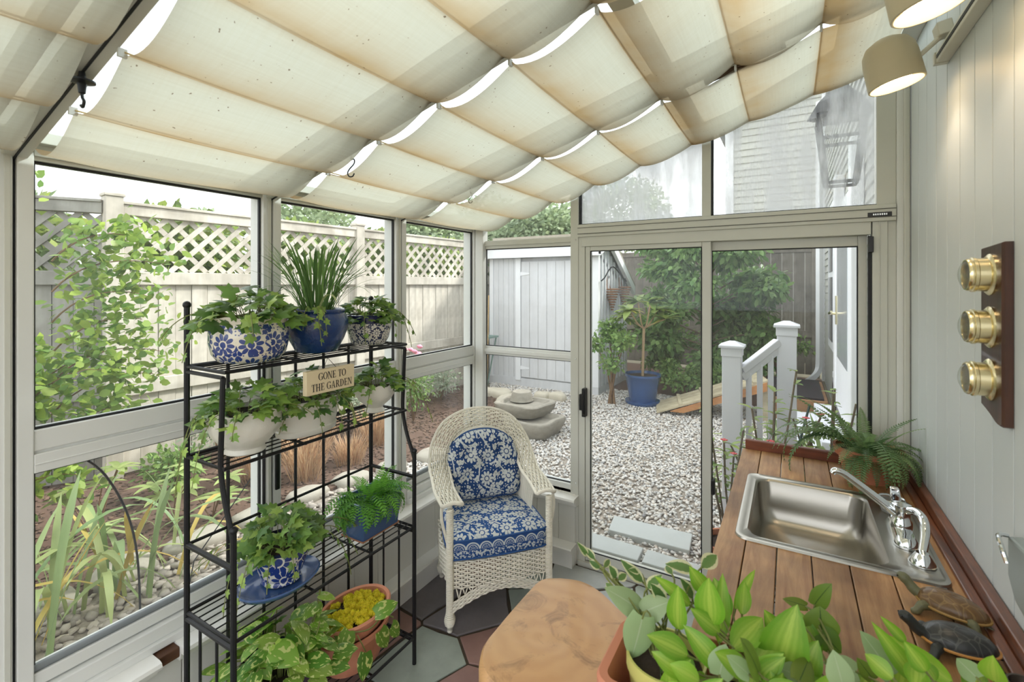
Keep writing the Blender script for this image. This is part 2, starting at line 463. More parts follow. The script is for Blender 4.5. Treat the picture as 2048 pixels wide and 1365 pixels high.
for i, (sx, sy, mi) in enumerate(seeds):
    poly = [(-2.0,-0.6),(0.48,-0.6),(0.48,2.76),(-2.0,2.76)]
    for j, (tx, ty, _) in enumerate(seeds):
        if j == i: continue
        nx, ny = anis(tx-sx, ty-sy); L = math.hypot(nx, ny); mx_, my_ = (tx+sx)/2, (ty+sy)/2; wsh = 0.05*(SW[i]-SW[j])
        poly = clip(poly, nx/L, ny/L, (mx_*nx+my_*ny)/L + wsh - 0.006)
        if not poly: break
    if len(poly) < 3: continue
    # roughen the edge
    rp_ = []
    for k in range(len(poly)):
        a, b = Vector(poly[k]), Vector(poly[(k+1) % len(poly)]); n_ = max(1, int((b-a).length/0.09)); c_ = Vector((sx, sy))
        for q in range(n_):
            p = a.lerp(b, q/n_)
            if q: p = p.lerp(c_, random.uniform(0.0, 0.05))
            rp_.append(tuple(p))
    MB().prism(rp_, -0.03, random.uniform(-0.002, 0.002)).build('flagstone', SLATE[mi], floor, bevel=0.004)

# ---------------------------------------------------------------- right wall of tongue-and-groove boards
wall_right = tag(MB().box(0.487, 0.60, -0.5, 2.90, -0.08, 2.98).build('wall_right', M('wall_core', (96, 96, 92), 0.8)), 'white painted wall of vertical tongue and groove boards', 'wall', kind='structure')
bm_ = MB().box(0.470, 0.487, 0.003, 0.139, 0.0, 2.90).mesh('wall_board'); bm_.materials.append(BEAD)
for k in range(23):
    o = inst('wall_board', bm_, wall_right, Matrix.Translation((0, 2.75 - 0.142*(k+1), 0)))
    b = o.modifiers.new('bevel', 'BEVEL'); b.width = 0.0012; b.segments = 1

# ---------------------------------------------------------------- left wall: knee wall and four glazed bays
RY = [-0.33, 0.459, 1.248, 2.036, 2.83]      # rafter / post lines
wall_left = tag(MB().box(-2.02, -1.915, -0.40, 2.86, -0.08, 0.445).build('wall_left', TRIMW), 'white panelled knee wall under the side windows', 'wall', kind='structure')
kb = MB().box(-1.915, -1.900, 0.001, 0.157, 0.10, 0.43).mesh('wall_board'); kb.materials.append(KNEE)
for k in range(20):
    o = inst('wall_board', kb, wall_left, Matrix.Translation((0, -0.38 + 0.158*k, 0)))
    b = o.modifiers.new('bevel', 'BEVEL'); b.width = 0.004; b.segments = 2
def prof_y(prof, y0, y1):
    """profile [(x,z)] run along y"""
    return MB().loft([[(x, y0, z) for x, z in prof], [(x, y1, z) for x, z in prof]], True, True)
def prof_x(prof, x0, x1):
    return MB().loft([[(x0, y, z) for y, z in prof], [(x1, y, z) for y, z in prof]], True, True)
SILLP = [(0, 0), (0, 0.028), (0.085, 0.028), (0.098, 0.024), (0.104, 0.014), (0.100, 0.004), (0.088, 0), (0.075, 0), (0.070, -0.018), (0.062, -0.03), (0.0, -0.03)]
tag(prof_y([(-1.93+a, 0.445+b) for a, b in SILLP][::-1], 0.86, 2.752).build('trim_1', TRIMW, smooth=True), 'white window sill board above the knee wall', 'window sill', kind='structure')
tag(prof_y([(-1.93+a, 0.445+b) for a, b in SILLP][::-1], -0.38, 0.79).build('trim_2', TRIMW, smooth=True), 'white sill board that stops short of a raw wooden gap', 'window sill', kind='structure')
tag(MB().box(-1.93, -1.865, 0.79, 0.86, 0.43, 0.466).build('trim_3', wood('raw_brown_wood', (110, 70, 44), (64, 40, 26), 'Y', 0.7), bevel=0.003), 'bare brown wood in the gap of the sill', 'trim', kind='structure')
LEDGE = [(0, 0), (0.075, 0), (0.075, 0.095), (0.092, 0.100), (0.092, 0.118), (0.085, 0.124), (0, 0.124)]
tag(prof_y([(-1.902+a, b) for a, b in LEDGE], -0.38, 2.775).build('baseboard_left', TRIMW, smooth=True), 'boxed white baseboard ledge under the side windows', 'baseboard', kind='structure')
tag(prof_x([(2.778-a, b) for a, b in LEDGE][::-1], -1.90, -1.155).build('baseboard_back', TRIMW, smooth=True), 'boxed white baseboard ledge beside the sliding door', 'baseboard', kind='structure')

def pane(x0, x1, y0, y1, z0, z1, mat, parent): return MB().box(x0, x1, y0, y1, z0, z1).build('pane', mat, parent)
def gasket_x(x, y0, y1, z0, z1, parent, w=0.008, t=0.012):
    g = MB(); g.box(x-t/2, x+t/2, y0, y0+w, z0, z1); g.box(x-t/2, x+t/2, y1-w, y1, z0, z1); g.box(x-t/2, x+t/2, y0+w, y1-w, z0, z0+w); g.box(x-t/2, x+t/2, y0+w, y1-w, z1-w, z1)
    return g.build('gasket', GASKET, parent)
def gasket_y(y, x0, x1, z0, z1, parent, w=0.008, t=0.012):
    g = MB(); g.box(x0, x0+w, y-t/2, y+t/2, z0, z1); g.box(x1-w, x1, y-t/2, y+t/2, z0, z1); g.box(x0+w, x1-w, y-t/2, y+t/2, z0, z0+w); g.box(x0+w, x1-w, y-t/2, y+t/2, z1-w, z1)
    return g.build('gasket', GASKET, parent)
side_words = ['nearest the camera, mostly out of frame', 'showing the rose bush and irises', 'behind the plant stand', 'next to the corner post']
for b in range(4):
    y0, y1 = RY[b], RY[b+1]; a0, a1 = y0+0.041, y1-0.041
    if b == 3: a1 = 2.766
    w = thing('window_%d' % (b+1), 'white framed side window with two panes, ' + side_words[b], 'window', kind='structure')
    MB().box(-2.005, -1.935, a0, a1, 2.118, 2.165).box(-2.005, -1.925, a0, a1, 2.130, 2.150).build('top_rail', ALU, w, bevel=0.002)
    MB().box(-2.0, -1.930, a0, a1, 1.255, 1.316).box(-2.0, -1.938, a0, a1, 1.245, 1.256).box(-2.0, -1.925, a0, a1, 1.190, 1.246).box(-1.93, -1.922, a0, a1, 1.214, 1.218).build('mid_rail', ALUW, w, bevel=0.003)
    MB().box(-2.0, -1.932, a0, a1, 0.552, 0.592).box(-2.0, -1.945, a0, a1, 0.545, 0.553).box(-2.0, -1.912, a0, a1, 0.50, 0.546).box(-2.0, -1.898, a0, a1, 0.472, 0.50).build('sash_rail', ALUW, w, bevel=0.003)
    MB().tube([(-1.948, a0, 0.603), (-1.948, a1, 0.603)], 0.012, 10).build('seal_roll', M('grey_seal', (128, 134, 138), 0.4), w, smooth=True)
    for z0, z1 in ((1.316, 2.118), (0.592, 1.190)):
        pane(-1.966, -1.960, a0+0.004, a1-0.004, z0+0.002, z1-0.002, GLASS, w)
        gasket_x(-1.950, a0, a1, z0, z1, w, 0.007)
for b in range(5):
    yc = RY[b] if b < 4 else 2.80
    hw = 0.041 if b < 4 else 0.034
    p = thing('trim_%d' % (4+b), ['white glazing post at the near end', 'white glazing post at the picture edge', 'white glazing post behind the blue and white pots', 'white glazing post beside the top shelf end', 'white corner post'][b], 'post', kind='structure')
    m_ = MB().box(-2.02, -1.925, yc-hw, yc-0.004, 0.44, 2.14); m_.box(-2.02, -1.925, yc+0.004, yc+hw, 0.44, 2.14); m_.box(-2.02, -1.945, yc-0.004, yc+0.004, 0.44, 2.14)
    m_.build('post', ALUW, p, bevel=0.003)
    MB().box(-1.9252, -1.920, yc-0.022, yc-0.010, 0.5, 2.12).build('rib', ALU, p)
    MB().box(-1.9452, -1.938, yc-0.003, yc+0.003, 0.5, 2.12).build('seam', GASKET, p)
    if b == 2: MB().box(-1.924, -1.914, yc+0.010, yc+0.028, 0.86, 1.02).build('latch', BLACKP, p, bevel=0.002)
tag(MB().box(-1.92, -1.855, 2.768, 2.83, 0.475, 2.16).build('trim_9', ALUW, bevel=0.003), 'white corner mullion facing the sliding door', 'post', kind='structure')
tag(MB().box(-2.03, -1.90, -0.40, 2.86, 2.165, 2.20).box(-2.03, -1.93, -0.4, 2.86, 2.14, 2.166).build('trim_10', ALU, bevel=0.002), 'white eave beam along the top of the side windows', 'beam', kind='structure')

# ---------------------------------------------------------------- end wall: sidelight, sliding door, transoms
def zh(x): return 2.354 + 0.285*(x+1.043)        # line the shades hang from
YE = 2.83
def rz(x): return zh(x) + 0.085                  # underside of roof glass
def trap(x0, x1, z0, y0, y1, dz=0.0):
    return MB().loft([[(x0, y, z0), (x1, y, z0), (x1, y, rz(x1)+dz), (x0, y, rz(x0)+dz)] for y in (y0, y1)], True, True)
wall_back = thing('wall_back', 'white knee wall beside the sliding door', 'wall', kind='structure')
MB().box(-2.0, -1.15, 2.795, 2.88, -0.08, 0.445).build('wall_core', TRIMW, wall_back)
for x0, x1 in ((-1.90,-1.745),(-1.744,-1.59),(-1.589,-1.435),(-1.434,-1.28),(-1.279,-1.165)):
    MB().box(x0, x1, 2.780, 2.795, 0.10, 0.43).build('wall_board', KNEE, wall_back, bevel=0.004)
tag(prof_x([(2.81-a, 0.395+b) for a, b in SILLP], -1.92, -1.145).build('trim_11', TRIMW, smooth=True), 'white sill board beside the sliding door', 'window sill', kind='structure')
w5 = thing('window_5', 'white framed sidelight window between corner post and sliding door', 'window', kind='structure')
MB().box(-1.86, -1.20, 2.80, 2.86, 1.997, 2.055).box(-1.86, -1.20, 2.79, 2.80, 2.018, 2.048).build('top_rail', ALU, w5, bevel=0.002)
MB().box(-1.86, -1.20, 2.80, 2.86, 1.259, 1.317).box(-1.86, -1.20, 2.79, 2.80, 1.275, 1.300).build('mid_rail', ALUW, w5, bevel=0.003)
MB().box(-1.86, -1.20, 2.795, 2.86, 0.425, 0.480).build('bottom_rail', ALUW, w5, bevel=0.003)
for z0, z1 in ((0.480, 1.259), (1.317, 1.997)):
    pane(-1.856, -1.202, YE-0.003, YE+0.003, z0+0.002, z1-0.002, GLASS, w5); gasket_y(YE-0.012, -1.858, -1.20, z0, z1, w5, 0.005)
trap(-1.86, -1.202, 2.057, YE-0.003, YE+0.003).build('pane', GLASS, w5)
tag(trap(-1.200, -1.147, -0.02, 2.785, 2.87).build('trim_12', ALU, bevel=0.003), 'beige post between sidelight and sliding door', 'post', kind='structure')
sc = MB()
for z in (0.5, 1.28, 2.03): sc.sphere((-1.163, 2.784, z), 0.004, n=8, m=4)
tag(sc.build('trim_13', CHROME), 'small screw heads on the door post', 'screws', kind='structure')

hd = thing('trim_14', 'beige header beam above the sliding door', 'beam', kind='structure')
MB().box(-1.147, 0.422, 2.775, 2.87, 2.045, 2.123).build('beam', ALU, hd, bevel=0.003)
MB().box(-1.147, 0.422, 2.772, 2.775, 2.062, 2.066).box(-1.147, 0.422, 2.772, 2.775, 2.100, 2.103).build('groove', ALUD, hd)
MB().box(-1.125, 0.330, 2.785, 2.87, 1.985, 2.046).build('track_head', ALU, hd, bevel=0.003)
pl = MB().box(0.315, 0.405, 2.770, 2.775, 2.066, 2.086).build('badge', M('badge_black', (28, 28, 30), 0.4), hd, bevel=0.001)
bw = MB()
for k in range(7): bw.box(0.335+0.008*k, 0.340+0.008*k, 2.7692, 2.770, 2.072, 2.080)
bw.build('badge_marks', CHROME, pl)
dr = thing('door_1', 'beige framed glass sliding door with black pull handle', 'sliding door', kind='structure')
MB().box(-1.147, -1.105, 2.79, 2.87, 0.0, 2.045).build('jamb', ALU, dr, bevel=0.002)
MB().box(0.335, 0.392, 2.79, 2.87, 0.0, 2.045).box(0.392, 0.425, 2.80, 2.87, 0.0, 2.123).box(0.360, 0.364, 2.786, 2.79, 0, 2.045).build('jamb', ALU, dr, bevel=0.002)
MB().box(-1.147, 0.42, 2.775, 2.90, -0.02, 0.022).box(-1.147, 0.42, 2.815, 2.822, 0.022, 0.034).build('threshold', ALU, dr, bevel=0.002)
def leaf_(x0, x1, s0, s1, yc, zt, zb, label):
    p = MB().box(x0, x0+s0, yc-0.018, yc+0.018, 0.03, 1.985).box(x1-s1, x1, yc-0.018, yc+0.018, 0.03, 1.985).box(x0+s0, x1-s1, yc-0.018, yc+0.018, zt, 1.985).box(x0+s0, x1-s1, yc-0.018, yc+0.018, 0.03, zb).build('door_panel', ALU, dr, bevel=0.003)
    p['label'] = label
    pane(x0+s0, x1-s1, yc-0.003, yc+0.003, zb, zt, GLASS, p); gasket_y(yc-0.016, x0+s0, x1-s1, zb, zt, p, 0.005, 0.006)
    return p
p1 = leaf_(-1.103, -0.373, 0.032, 0.047, 2.812, 1.957, 0.085, 'beige framed sliding panel with black handle')
p2 = leaf_(-0.395, 0.320, 0.020, 0.036, 2.852, 1.935, 0.085, 'beige framed fixed panel behind the sink counter')
hb = MB().box(-1.112, -1.088, 2.752, 2.792, 0.93, 1.105).box(-1.135, -1.113, 2.765, 2.79, 0.965, 1.065).box(-1.105, -1.094, 2.738, 2.756, 0.95, 1.09)
hb.build('handle', BLACKP, p1, bevel=0.004)
MB().box(-0.372, -0.355, 2.79, 2.83, 0.60, 0.68).build('bumper', BLACKP, p2, bevel=0.003)
MB().box(0.321, 0.334, 2.80, 2.835, 0.03, 1.98).build('track_gap', GASKET, dr)
MB().box(0.318, 0.338, 2.772, 2.80, 1.90, 1.975).build('top_latch', BLACKP, dr, bevel=0.002)
for n_, x0, x1, mt, lb in ((6, -1.147, -0.419, FOG1, 'misted transom pane over the sliding door, beside the shed side'), (7, -0.373, 0.352, FOG2, 'streaked misty transom pane in front of the wall lantern')):
    w = thing('window_%d' % n_, lb, 'window', kind='structure')
    trap(x0+0.004, x1-0.004, 2.128, YE-0.003, YE+0.003).build('pane', mt, w)
    MB().box(x0, x0+0.010, 2.80, 2.825, 2.124, rz(x0)).box(x0, x1, 2.80, 2.825, 2.123, 2.129).build('gasket', GASKET, w)
tag(trap(-0.419, -0.373, 2.123, 2.79, 2.87).build('trim_15', ALU, bevel=0.002), 'beige mullion between the two transom panes', 'post', kind='structure')
tag(trap(0.352, 0.425, 2.123, 2.80, 2.87).build('trim_16', ALU, bevel=0.003), 'beige upright between streaked transom and board wall', 'post', kind='structure')
cj = thing('trim_17', 'white corner trim between door jamb and board wall', 'trim', kind='structure')
MB().box(0.425, 0.4695, 2.785, 2.86, 0.0, 2.86).build('corner_board', ALUW, cj, bevel=0.003)
MB().box(0.447, 0.4695, 2.757, 2.785, 0.0, 2.80).build('corner_bead', ALU, cj, bevel=0.004)
# roof line beam over the end wall
tag(MB().loft([[(-1.95, y, rz(-1.95)-0.045), (0.47, y, rz(0.47)-0.045), (0.47, y, rz(0.47)+0.02), (-1.95, y, rz(-1.95)+0.02)] for y in (2.79, 2.87)], True, True).build('trim_18', ALU), 'beige raking beam on top of the end wall', 'beam', kind='structure')

# ---------------------------------------------------------------- glazed roof
roof = thing('roof', 'glazed lean-to roof on white rafters', 'roof', kind='structure')
for b in range(4):
    yc = RY[b]
    MB().loft([[(x, y, zh(x)+dz) for y, dz in ((yc-0.028, 0.016), (yc+0.028, 0.016), (yc+0.028, 0.085), (yc-0.028, 0.085))] for x in (-1.98, 0.469)], True, True).build('rafter', ALU, roof, bevel=0.003)
    MB().loft([[(x, y, zh(x)+dz) for y, dz in ((yc-0.0025, 0.012), (yc+0.0025, 0.012), (yc+0.0025, 0.02), (yc-0.0025, 0.02))] for x in (-1.95, 0.46)], True, True).build('rafter_seam', GASKET, roof)
for b in range(4):
    y0, y1 = RY[b]+0.01, RY[b+1]-0.01
    for x0, x1 in ((-1.99, -0.78), (-0.775, 0.469)):
        MB().loft([[(x, y0, rz(x)+0.004), (x, y1, rz(x)+0.004), (x, y1, rz(x)+0.010), (x, y0, rz(x)+0.010)] for x in (x0, x1)], True, True).build('pane', ROOFGLASS, roof)
MB().box(0.40, 0.469, -0.4, 2.79, zh(0.43)+0.02, zh(0.43)+0.10).build('wall_plate', ALU, roof)
MB().loft([[(x, y, zh(x)+dz) for y, dz in ((-0.35, 0.05), (2.79, 0.05), (2.79, 0.085), (-0.35, 0.085))] for x in (-0.46, -0.40)], True, True).build('purlin', ALU, roof)
for b in range(1, 5):
    yc = RY[b]-0.085
    MB().loft([[(x, y, zh(x)+dz) for y, dz in ((yc-0.019, 0.035), (yc+0.019, 0.035), (yc+0.019, 0.085), (yc-0.019, 0.085))] for x in (-1.97, 0.44)], True, True).build('glazing_bar', ALU, roof)

def shade_mat():
    t = NT('cream_shade_cloth')
    uv = t.node('ShaderNodeUVMap'); sp = t.node('ShaderNodeSeparateXYZ'); t.link(uv.outputs['UV'], sp.inputs[0])
    v = t.math('FRACT', sp.outputs[1])
    cobj = t.coord('Object')
    slub = t.noise(t.coord('Object', (90, 3, 90)), 1.5, 3, 0.6)
    slub2 = t.noise(t.coord('Object', (3, 90, 3)), 1.5, 3, 0.6)
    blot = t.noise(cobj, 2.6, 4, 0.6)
    # brown shading of the sagging folds, put into the cloth colour
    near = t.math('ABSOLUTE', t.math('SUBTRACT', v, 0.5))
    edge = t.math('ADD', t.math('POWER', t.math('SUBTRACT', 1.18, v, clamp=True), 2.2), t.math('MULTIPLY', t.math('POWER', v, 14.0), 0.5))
    fold_shading = t.math('MULTIPLY', edge, t.math('MULTIPLY_ADD', blot, 1.1, 0.25), clamp=True)
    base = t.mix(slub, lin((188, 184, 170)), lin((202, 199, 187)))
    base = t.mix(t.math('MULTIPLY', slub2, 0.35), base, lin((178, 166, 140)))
    base = t.mix(t.math('MULTIPLY', fold_shading, 1.0, clamp=True), base, lin((166, 136, 96)))
    sz = t.noise(cobj, 110, 0, 0.5); sz2 = t.noise(cobj, 9, 2, 0.5)
    speck = t.math('MULTIPLY', t.math('GREATER_THAN', sz, 0.83), t.math('GREATER_THAN', sz2, 0.5))
    base = t.mix(t.math('MULTIPLY', speck, 0.8), base, lin((90, 66, 44)))
    d = t.node('ShaderNodeBsdfDiffuse'); tr = t.node('ShaderNodeBsdfTranslucent'); tp = t.node('ShaderNodeBsdfTransparent')
    t.link(base, d.inputs['Color']); t.link(base, tr.inputs['Color']); t.link(base, tp.inputs['Color'])
    mx = t.node('ShaderNodeMixShader'); mx.inputs[0].default_value = 0.66; t.link(d.outputs[0], mx.inputs[1]); t.link(tr.outputs[0], mx.inputs[2])
    m2 = t.node('ShaderNodeMixShader'); m2.inputs[0].default_value = 0.17; t.link(mx.outputs[0], m2.inputs[1]); t.link(tp.outputs[0], m2.inputs[2])
    t.n.remove(t.bsdf); t.link(m2.outputs[0], t.out.inputs['Surface'])
    return t.m
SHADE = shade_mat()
HEM = leaf_mat('shade_hem_tan', (214, 196, 160), (222, 206, 172), 0.05, 0.75, 0.9)
HX = [-1.895] + [-1.606 + 0.284*k for k in range(8)]
HX[-1] = 0.385
shade_words = ['at the near end, beside the first rafter hook', 'over the plant stand', 'between the two S hooks', 'against the end wall']
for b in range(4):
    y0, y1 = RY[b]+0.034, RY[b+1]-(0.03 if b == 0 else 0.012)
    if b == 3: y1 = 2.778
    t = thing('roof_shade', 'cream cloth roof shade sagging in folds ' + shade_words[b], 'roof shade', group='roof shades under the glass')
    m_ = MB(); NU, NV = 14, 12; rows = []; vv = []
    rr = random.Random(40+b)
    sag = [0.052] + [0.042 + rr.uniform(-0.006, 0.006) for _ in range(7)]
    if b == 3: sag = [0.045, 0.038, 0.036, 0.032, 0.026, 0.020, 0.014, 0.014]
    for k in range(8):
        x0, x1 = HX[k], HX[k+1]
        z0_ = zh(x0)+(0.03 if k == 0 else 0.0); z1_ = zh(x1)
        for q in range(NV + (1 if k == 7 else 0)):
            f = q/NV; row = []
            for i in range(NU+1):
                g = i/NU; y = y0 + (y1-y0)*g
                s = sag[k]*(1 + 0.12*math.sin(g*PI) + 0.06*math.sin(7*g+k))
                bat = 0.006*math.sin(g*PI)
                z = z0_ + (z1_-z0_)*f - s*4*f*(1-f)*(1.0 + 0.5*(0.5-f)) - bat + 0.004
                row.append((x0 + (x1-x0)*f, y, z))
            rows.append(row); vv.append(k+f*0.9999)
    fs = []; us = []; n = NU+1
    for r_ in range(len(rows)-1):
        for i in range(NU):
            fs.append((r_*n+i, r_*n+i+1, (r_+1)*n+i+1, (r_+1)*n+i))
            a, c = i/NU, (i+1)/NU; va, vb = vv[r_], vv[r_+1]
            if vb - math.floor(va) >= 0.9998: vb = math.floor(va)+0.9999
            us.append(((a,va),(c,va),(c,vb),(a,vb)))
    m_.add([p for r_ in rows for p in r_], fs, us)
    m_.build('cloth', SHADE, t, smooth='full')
    for k in range(1, 8):
        x = HX[k]; pts = [(x+0.004, y0+(y1-y0)*g/10, zh(x)-0.006*math.sin(PI*g/10)+0.008) for g in range(11)]
        MB().tube(pts, 0.0024, 6).build('batten_seam', HEM, t, smooth=True)
        MB().box(x-0.004, x+0.004, y0-0.012, y0+0.006, zh(x)-0.004, zh(x)+0.016).build('hanging_clip', ALUW, t)
    if b == 3:
        MB().obox(Matrix.Translation((-0.16, y0+0.012, zh(-0.16)+0.016)) @ Euler((0, -0.278, 0)).to_matrix().to_4x4(), 0.30, 0.03, 0.02).build('brown_flap', M('brown_flap', (88, 68, 52), 0.8), t)

# ================================================================ the garden outside
def quads(name, V, mat, parent=None, smooth=False):
    """V: (N,k,3) array, one k-gon per row"""
    N, k = V.shape[0], V.shape[1]
    me = bpy.data.meshes.new(name)
    me.vertices.add(N*k); me.vertices.foreach_set('co', V.astype(np.float32).ravel())
    me.loops.add(N*k); me.loops.foreach_set('vertex_index', np.arange(N*k, dtype=np.int32))
    me.polygons.add(N); me.polygons.foreach_set('loop_start', np.arange(0, N*k, k, dtype=np.int32)); me.polygons.foreach_set('loop_total', np.full(N, k, dtype=np.int32))
    me.update(); me.validate()
    return obj(name, me, mat, parent, smooth)
def unit(a): return a/np.maximum(np.linalg.norm(a, axis=1, keepdims=True), 1e-6)
def leaves_at(P_, D, L, W, rng, droop=0.3):
    """kite leaves from points P along D"""
    n = len(P_)
    D = unit(D + rng.normal(0, 0.35, (n, 3)) - np.array([0, 0, droop]))
    S = unit(np.cross(D, rng.normal(0, 1, (n, 3)) + np.array([0, 0, 1.5])))
    U = np.cross(S, D)
    L = L*rng.uniform(0.6, 1.25, (n, 1)); W = W*rng.uniform(0.7, 1.2, (n, 1))
    a = P_; c = P_ + D*L
    b1 = P_ + D*L*0.28 + S*W*0.44 + U*W*0.12; b2 = P_ + D*L*0.66 + S*W*0.42 + U*W*0.12; d1 = P_ + D*L*0.66 - S*W*0.42 + U*W*0.12; d2 = P_ + D*L*0.28 - S*W*0.44 + U*W*0.12
    return np.stack([a, b1, b2, c, d1, d2], 1)
def blob(n, c, r, rng, shell=0.55):
    v = unit(rng.normal(0, 1, (n, 3))); q = rng.uniform(shell, 1.0, (n, 1))
    return np.array(c) + v*q*np.array(r), v
def crown(name, blobs, L, W, mat, parent, seed, droop=0.35, shell=0.45):
    rng = np.random.default_rng(seed); out = []
    for n, c, r in blobs:
        p, v = blob(n, c, r, rng, shell); out.append(leaves_at(p, v*0.8+rng.normal(0, .4, p.shape), L, W, rng, droop))
    o = quads(name, np.concatenate(out), mat, parent); o['kind'] = 'stuff'; return o

GREEN_FAR = leaf_mat('far_tree_leaf', (140, 158, 124), (176, 190, 150), 0.25, 0.3, 0.6, True)
GREEN_HEDGE = leaf_mat('hedge_leaf', (92, 120, 58), (158, 172, 88), 0.35, 0.35, 0.5, True)
GREEN_TREE = leaf_mat('dogwood_leaf', (92, 132, 70), (142, 172, 104), 0.28, 0.4, 0.45, True)
GREEN_ROSE = leaf_mat('rose_leaf', (104, 142, 70), (164, 184, 84), 0.25, 0.45, 0.45, True)
GREEN_GREY = leaf_mat('grey_green_leaf', (150, 166, 140), (186, 196, 168), 0.2, 0.35, 0.6, True)
GREEN_SHRUB = leaf_mat('shrub_leaf', (96, 132, 70), (150, 178, 100), 0.25, 0.4, 0.5, True)
DRY = leaf_mat('dry_stalk', (172, 132, 98), (206, 178, 142), 0.2, 0.3, 0.8, True)
BARK = M('grey_bark', (112, 96, 80), 0.85, 0, 0.3, 30, 0.6, 60)
CANE = M('brown_cane', (120, 92, 62), 0.7, 0, 0.2, 30)
MULCH = M('bark_mulch', (84, 67, 57), 0.95, 0, 0.4, 45, 1.0, 70, rgb2=(104, 80, 66))
GRAVELBED = M('gravel_bed', (158, 148, 136), 0.95, 0, 0.35, 55, 1.0, 70)

tag(MB().box(-40, 30, -30, 60, -0.30, -0.030).build('ground', M('garden_soil', (128, 120, 98), 0.95, 0, 0.25, 1.5)), 'flat garden ground reaching beyond the fences', 'ground', kind='structure')
gp = [(-2.03,-1.2),(-2.03,2.90),(0.5,2.90),(0.5,7.6),(-2.5,7.8),(-4.6,7.1),(-4.3,6.6),(-3.15,6.2),(-2.95,4.5),(-3.35,3.1),(-3.42,1.5),(-3.42,-1.2)]
tag(MB().prism(gp, -0.05, -0.012).build('path_gravel_bed', GRAVELBED), 'pale gravel bed under the loose pebbles', 'path', kind='structure')
mp_ = [(-3.42,-1.2),(-3.42,1.5),(-3.35,3.1),(-2.95,4.5),(-3.15,6.2),(-4.3,6.6),(-4.9,6.9),(-5.4,1.8),(-6.6,-0.6),(-6.6,-1.2)]
tag(MB().prism(mp_, -0.05, 0.015).build('ground_mulch_bed', MULCH), 'brown bark mulch bed along the lattice fence', 'flower bed', kind='structure')
def inpoly(P_, poly):
    x, y = P_[:, 0], P_[:, 1]; ins = np.zeros(len(P_), bool); n = len(poly)
    for i in range(n):
        x0, y0 = poly[i]; x1, y1 = poly[(i+1) % n]
        c = ((y0 > y) != (y1 > y)) & (x < (x1-x0)*(y-y0)/((y1-y0) or 1e-9) + x0); ins ^= c
    return ins
ICO = None
def stones(name, P_, size, mat, seed, flat=0.55, z=0.0):
    """many loose stones as one mesh"""
    rng = np.random.default_rng(seed); n = len(P_)
    f_ = (1+5**.5)/2
    base = unit(np.array([(-1,f_,0),(1,f_,0),(-1,-f_,0),(1,-f_,0),(0,-1,f_),(0,1,f_),(0,-1,-f_),(0,1,-f_),(f_,0,-1),(f_,0,1),(-f_,0,-1),(-f_,0,1)], float))
    F = np.array([(0,11,5),(0,5,1),(0,1,7),(0,7,10),(0,10,11),(1,5,9),(5,11,4),(11,10,2),(10,7,6),(7,1,8),(3,9,4),(3,4,2),(3,2,6),(3,6,8),(3,8,9),(4,9,5),(2,4,11),(6,2,10),(8,6,7),(9,8,1)])
    s = size*rng.uniform(0.55, 1.35, (n, 1, 1))
    B = base[None]*(1+rng.normal(0, .13, (n, 12, 1)))*s*np.array([1.0, 0.72, flat])[None, None]
    ang = rng.uniform(0, 2*PI, n); tl = rng.normal(0, 0.35, n)
    ca, sa, ct, st = np.cos(ang), np.sin(ang), np.cos(tl), np.sin(tl)
    y = B[..., 1]*ct[:, None]-B[..., 2]*st[:, None]; zz = B[..., 1]*st[:, None]+B[..., 2]*ct[:, None]; x = B[..., 0]
    V = np.stack([x*ca[:, None]-y*sa[:, None]+P_[:, 0:1], x*sa[:, None]+y*ca[:, None]+P_[:, 1:2], zz+z+rng.uniform(-.004, .006, (n, 1))], -1)
    faces = (F[None]+12*np.arange(n)[:, None, None]).reshape(-1, 3)
    me = bpy.data.meshes.new(name); m = len(faces)
    me.vertices.add(n*12); me.vertices.foreach_set('co', V.astype(np.float32).ravel())
    me.loops.add(m*3); me.loops.foreach_set('vertex_index', faces.astype(np.int32).ravel())
    me.polygons.add(m); me.polygons.foreach_set('loop_start', np.arange(0, m*3, 3, dtype=np.int32)); me.polygons.foreach_set('loop_total', np.full(m, 3, dtype=np.int32))
    me.update(); me.validate()
    return obj(name, me, mat)
def pebble_mat():
    t = NT('mixed_pebbles'); r = t.node('ShaderNodeNewGeometry').outputs['Random Per Island']
    col = t.ramp(r, [(0.0, lin((138,138,140))), (0.14, lin((220,216,210))), (0.30, lin((240,237,232))), (0.45, lin((214,202,188))), (0.62, lin((232,227,220))), (0.72, lin((168,167,166))), (0.88, lin((243,241,238))), (1.0, lin((206,188,170)))])
    n = t.noise(t.coord('Object'), 90, 2, 0.5)
    t.p(Base_Color=t.mix(t.math('MULTIPLY', n, 0.25), col, lin((150,146,140))), Roughness=0.8); return t.m
PEB = pebble_mat()
CHIP = M('mulch_chip', (100, 80, 66), 0.95, 0, 0.2, 20, island=0.45)
n = 46000; P_ = np.stack([RNG.uniform(-4.6, 0.5, n), RNG.uniform(2.93, 7.7, n)], 1); P_ = P_[inpoly(P_, gp)]
tag(stones('gravel', P_, 0.0155, PEB, 3, 0.5, 0.0), 'loose pale pebbles covering the yard outside the sliding door', 'gravel', kind='stuff')
n = 2600; P_ = np.stack([RNG.uniform(-3.45, -2.04, n), RNG.uniform(-0.8, 3.2, n)], 1); P_ = P_[inpoly(P_, gp)]
tag(stones('gravel', P_, 0.034, M('grey_path_gravel', (172, 163, 153), 0.85, 0, 0.2, 30, island=0.35), 4, 0.38, 0.0), 'coarse grey gravel strip along the side windows', 'gravel', kind='stuff')
n = 9000; P_ = np.stack([RNG.uniform(-5.6, -2.9, n), RNG.uniform(-0.6, 6.6, n)], 1); P_ = P_[inpoly(P_, mp_)]
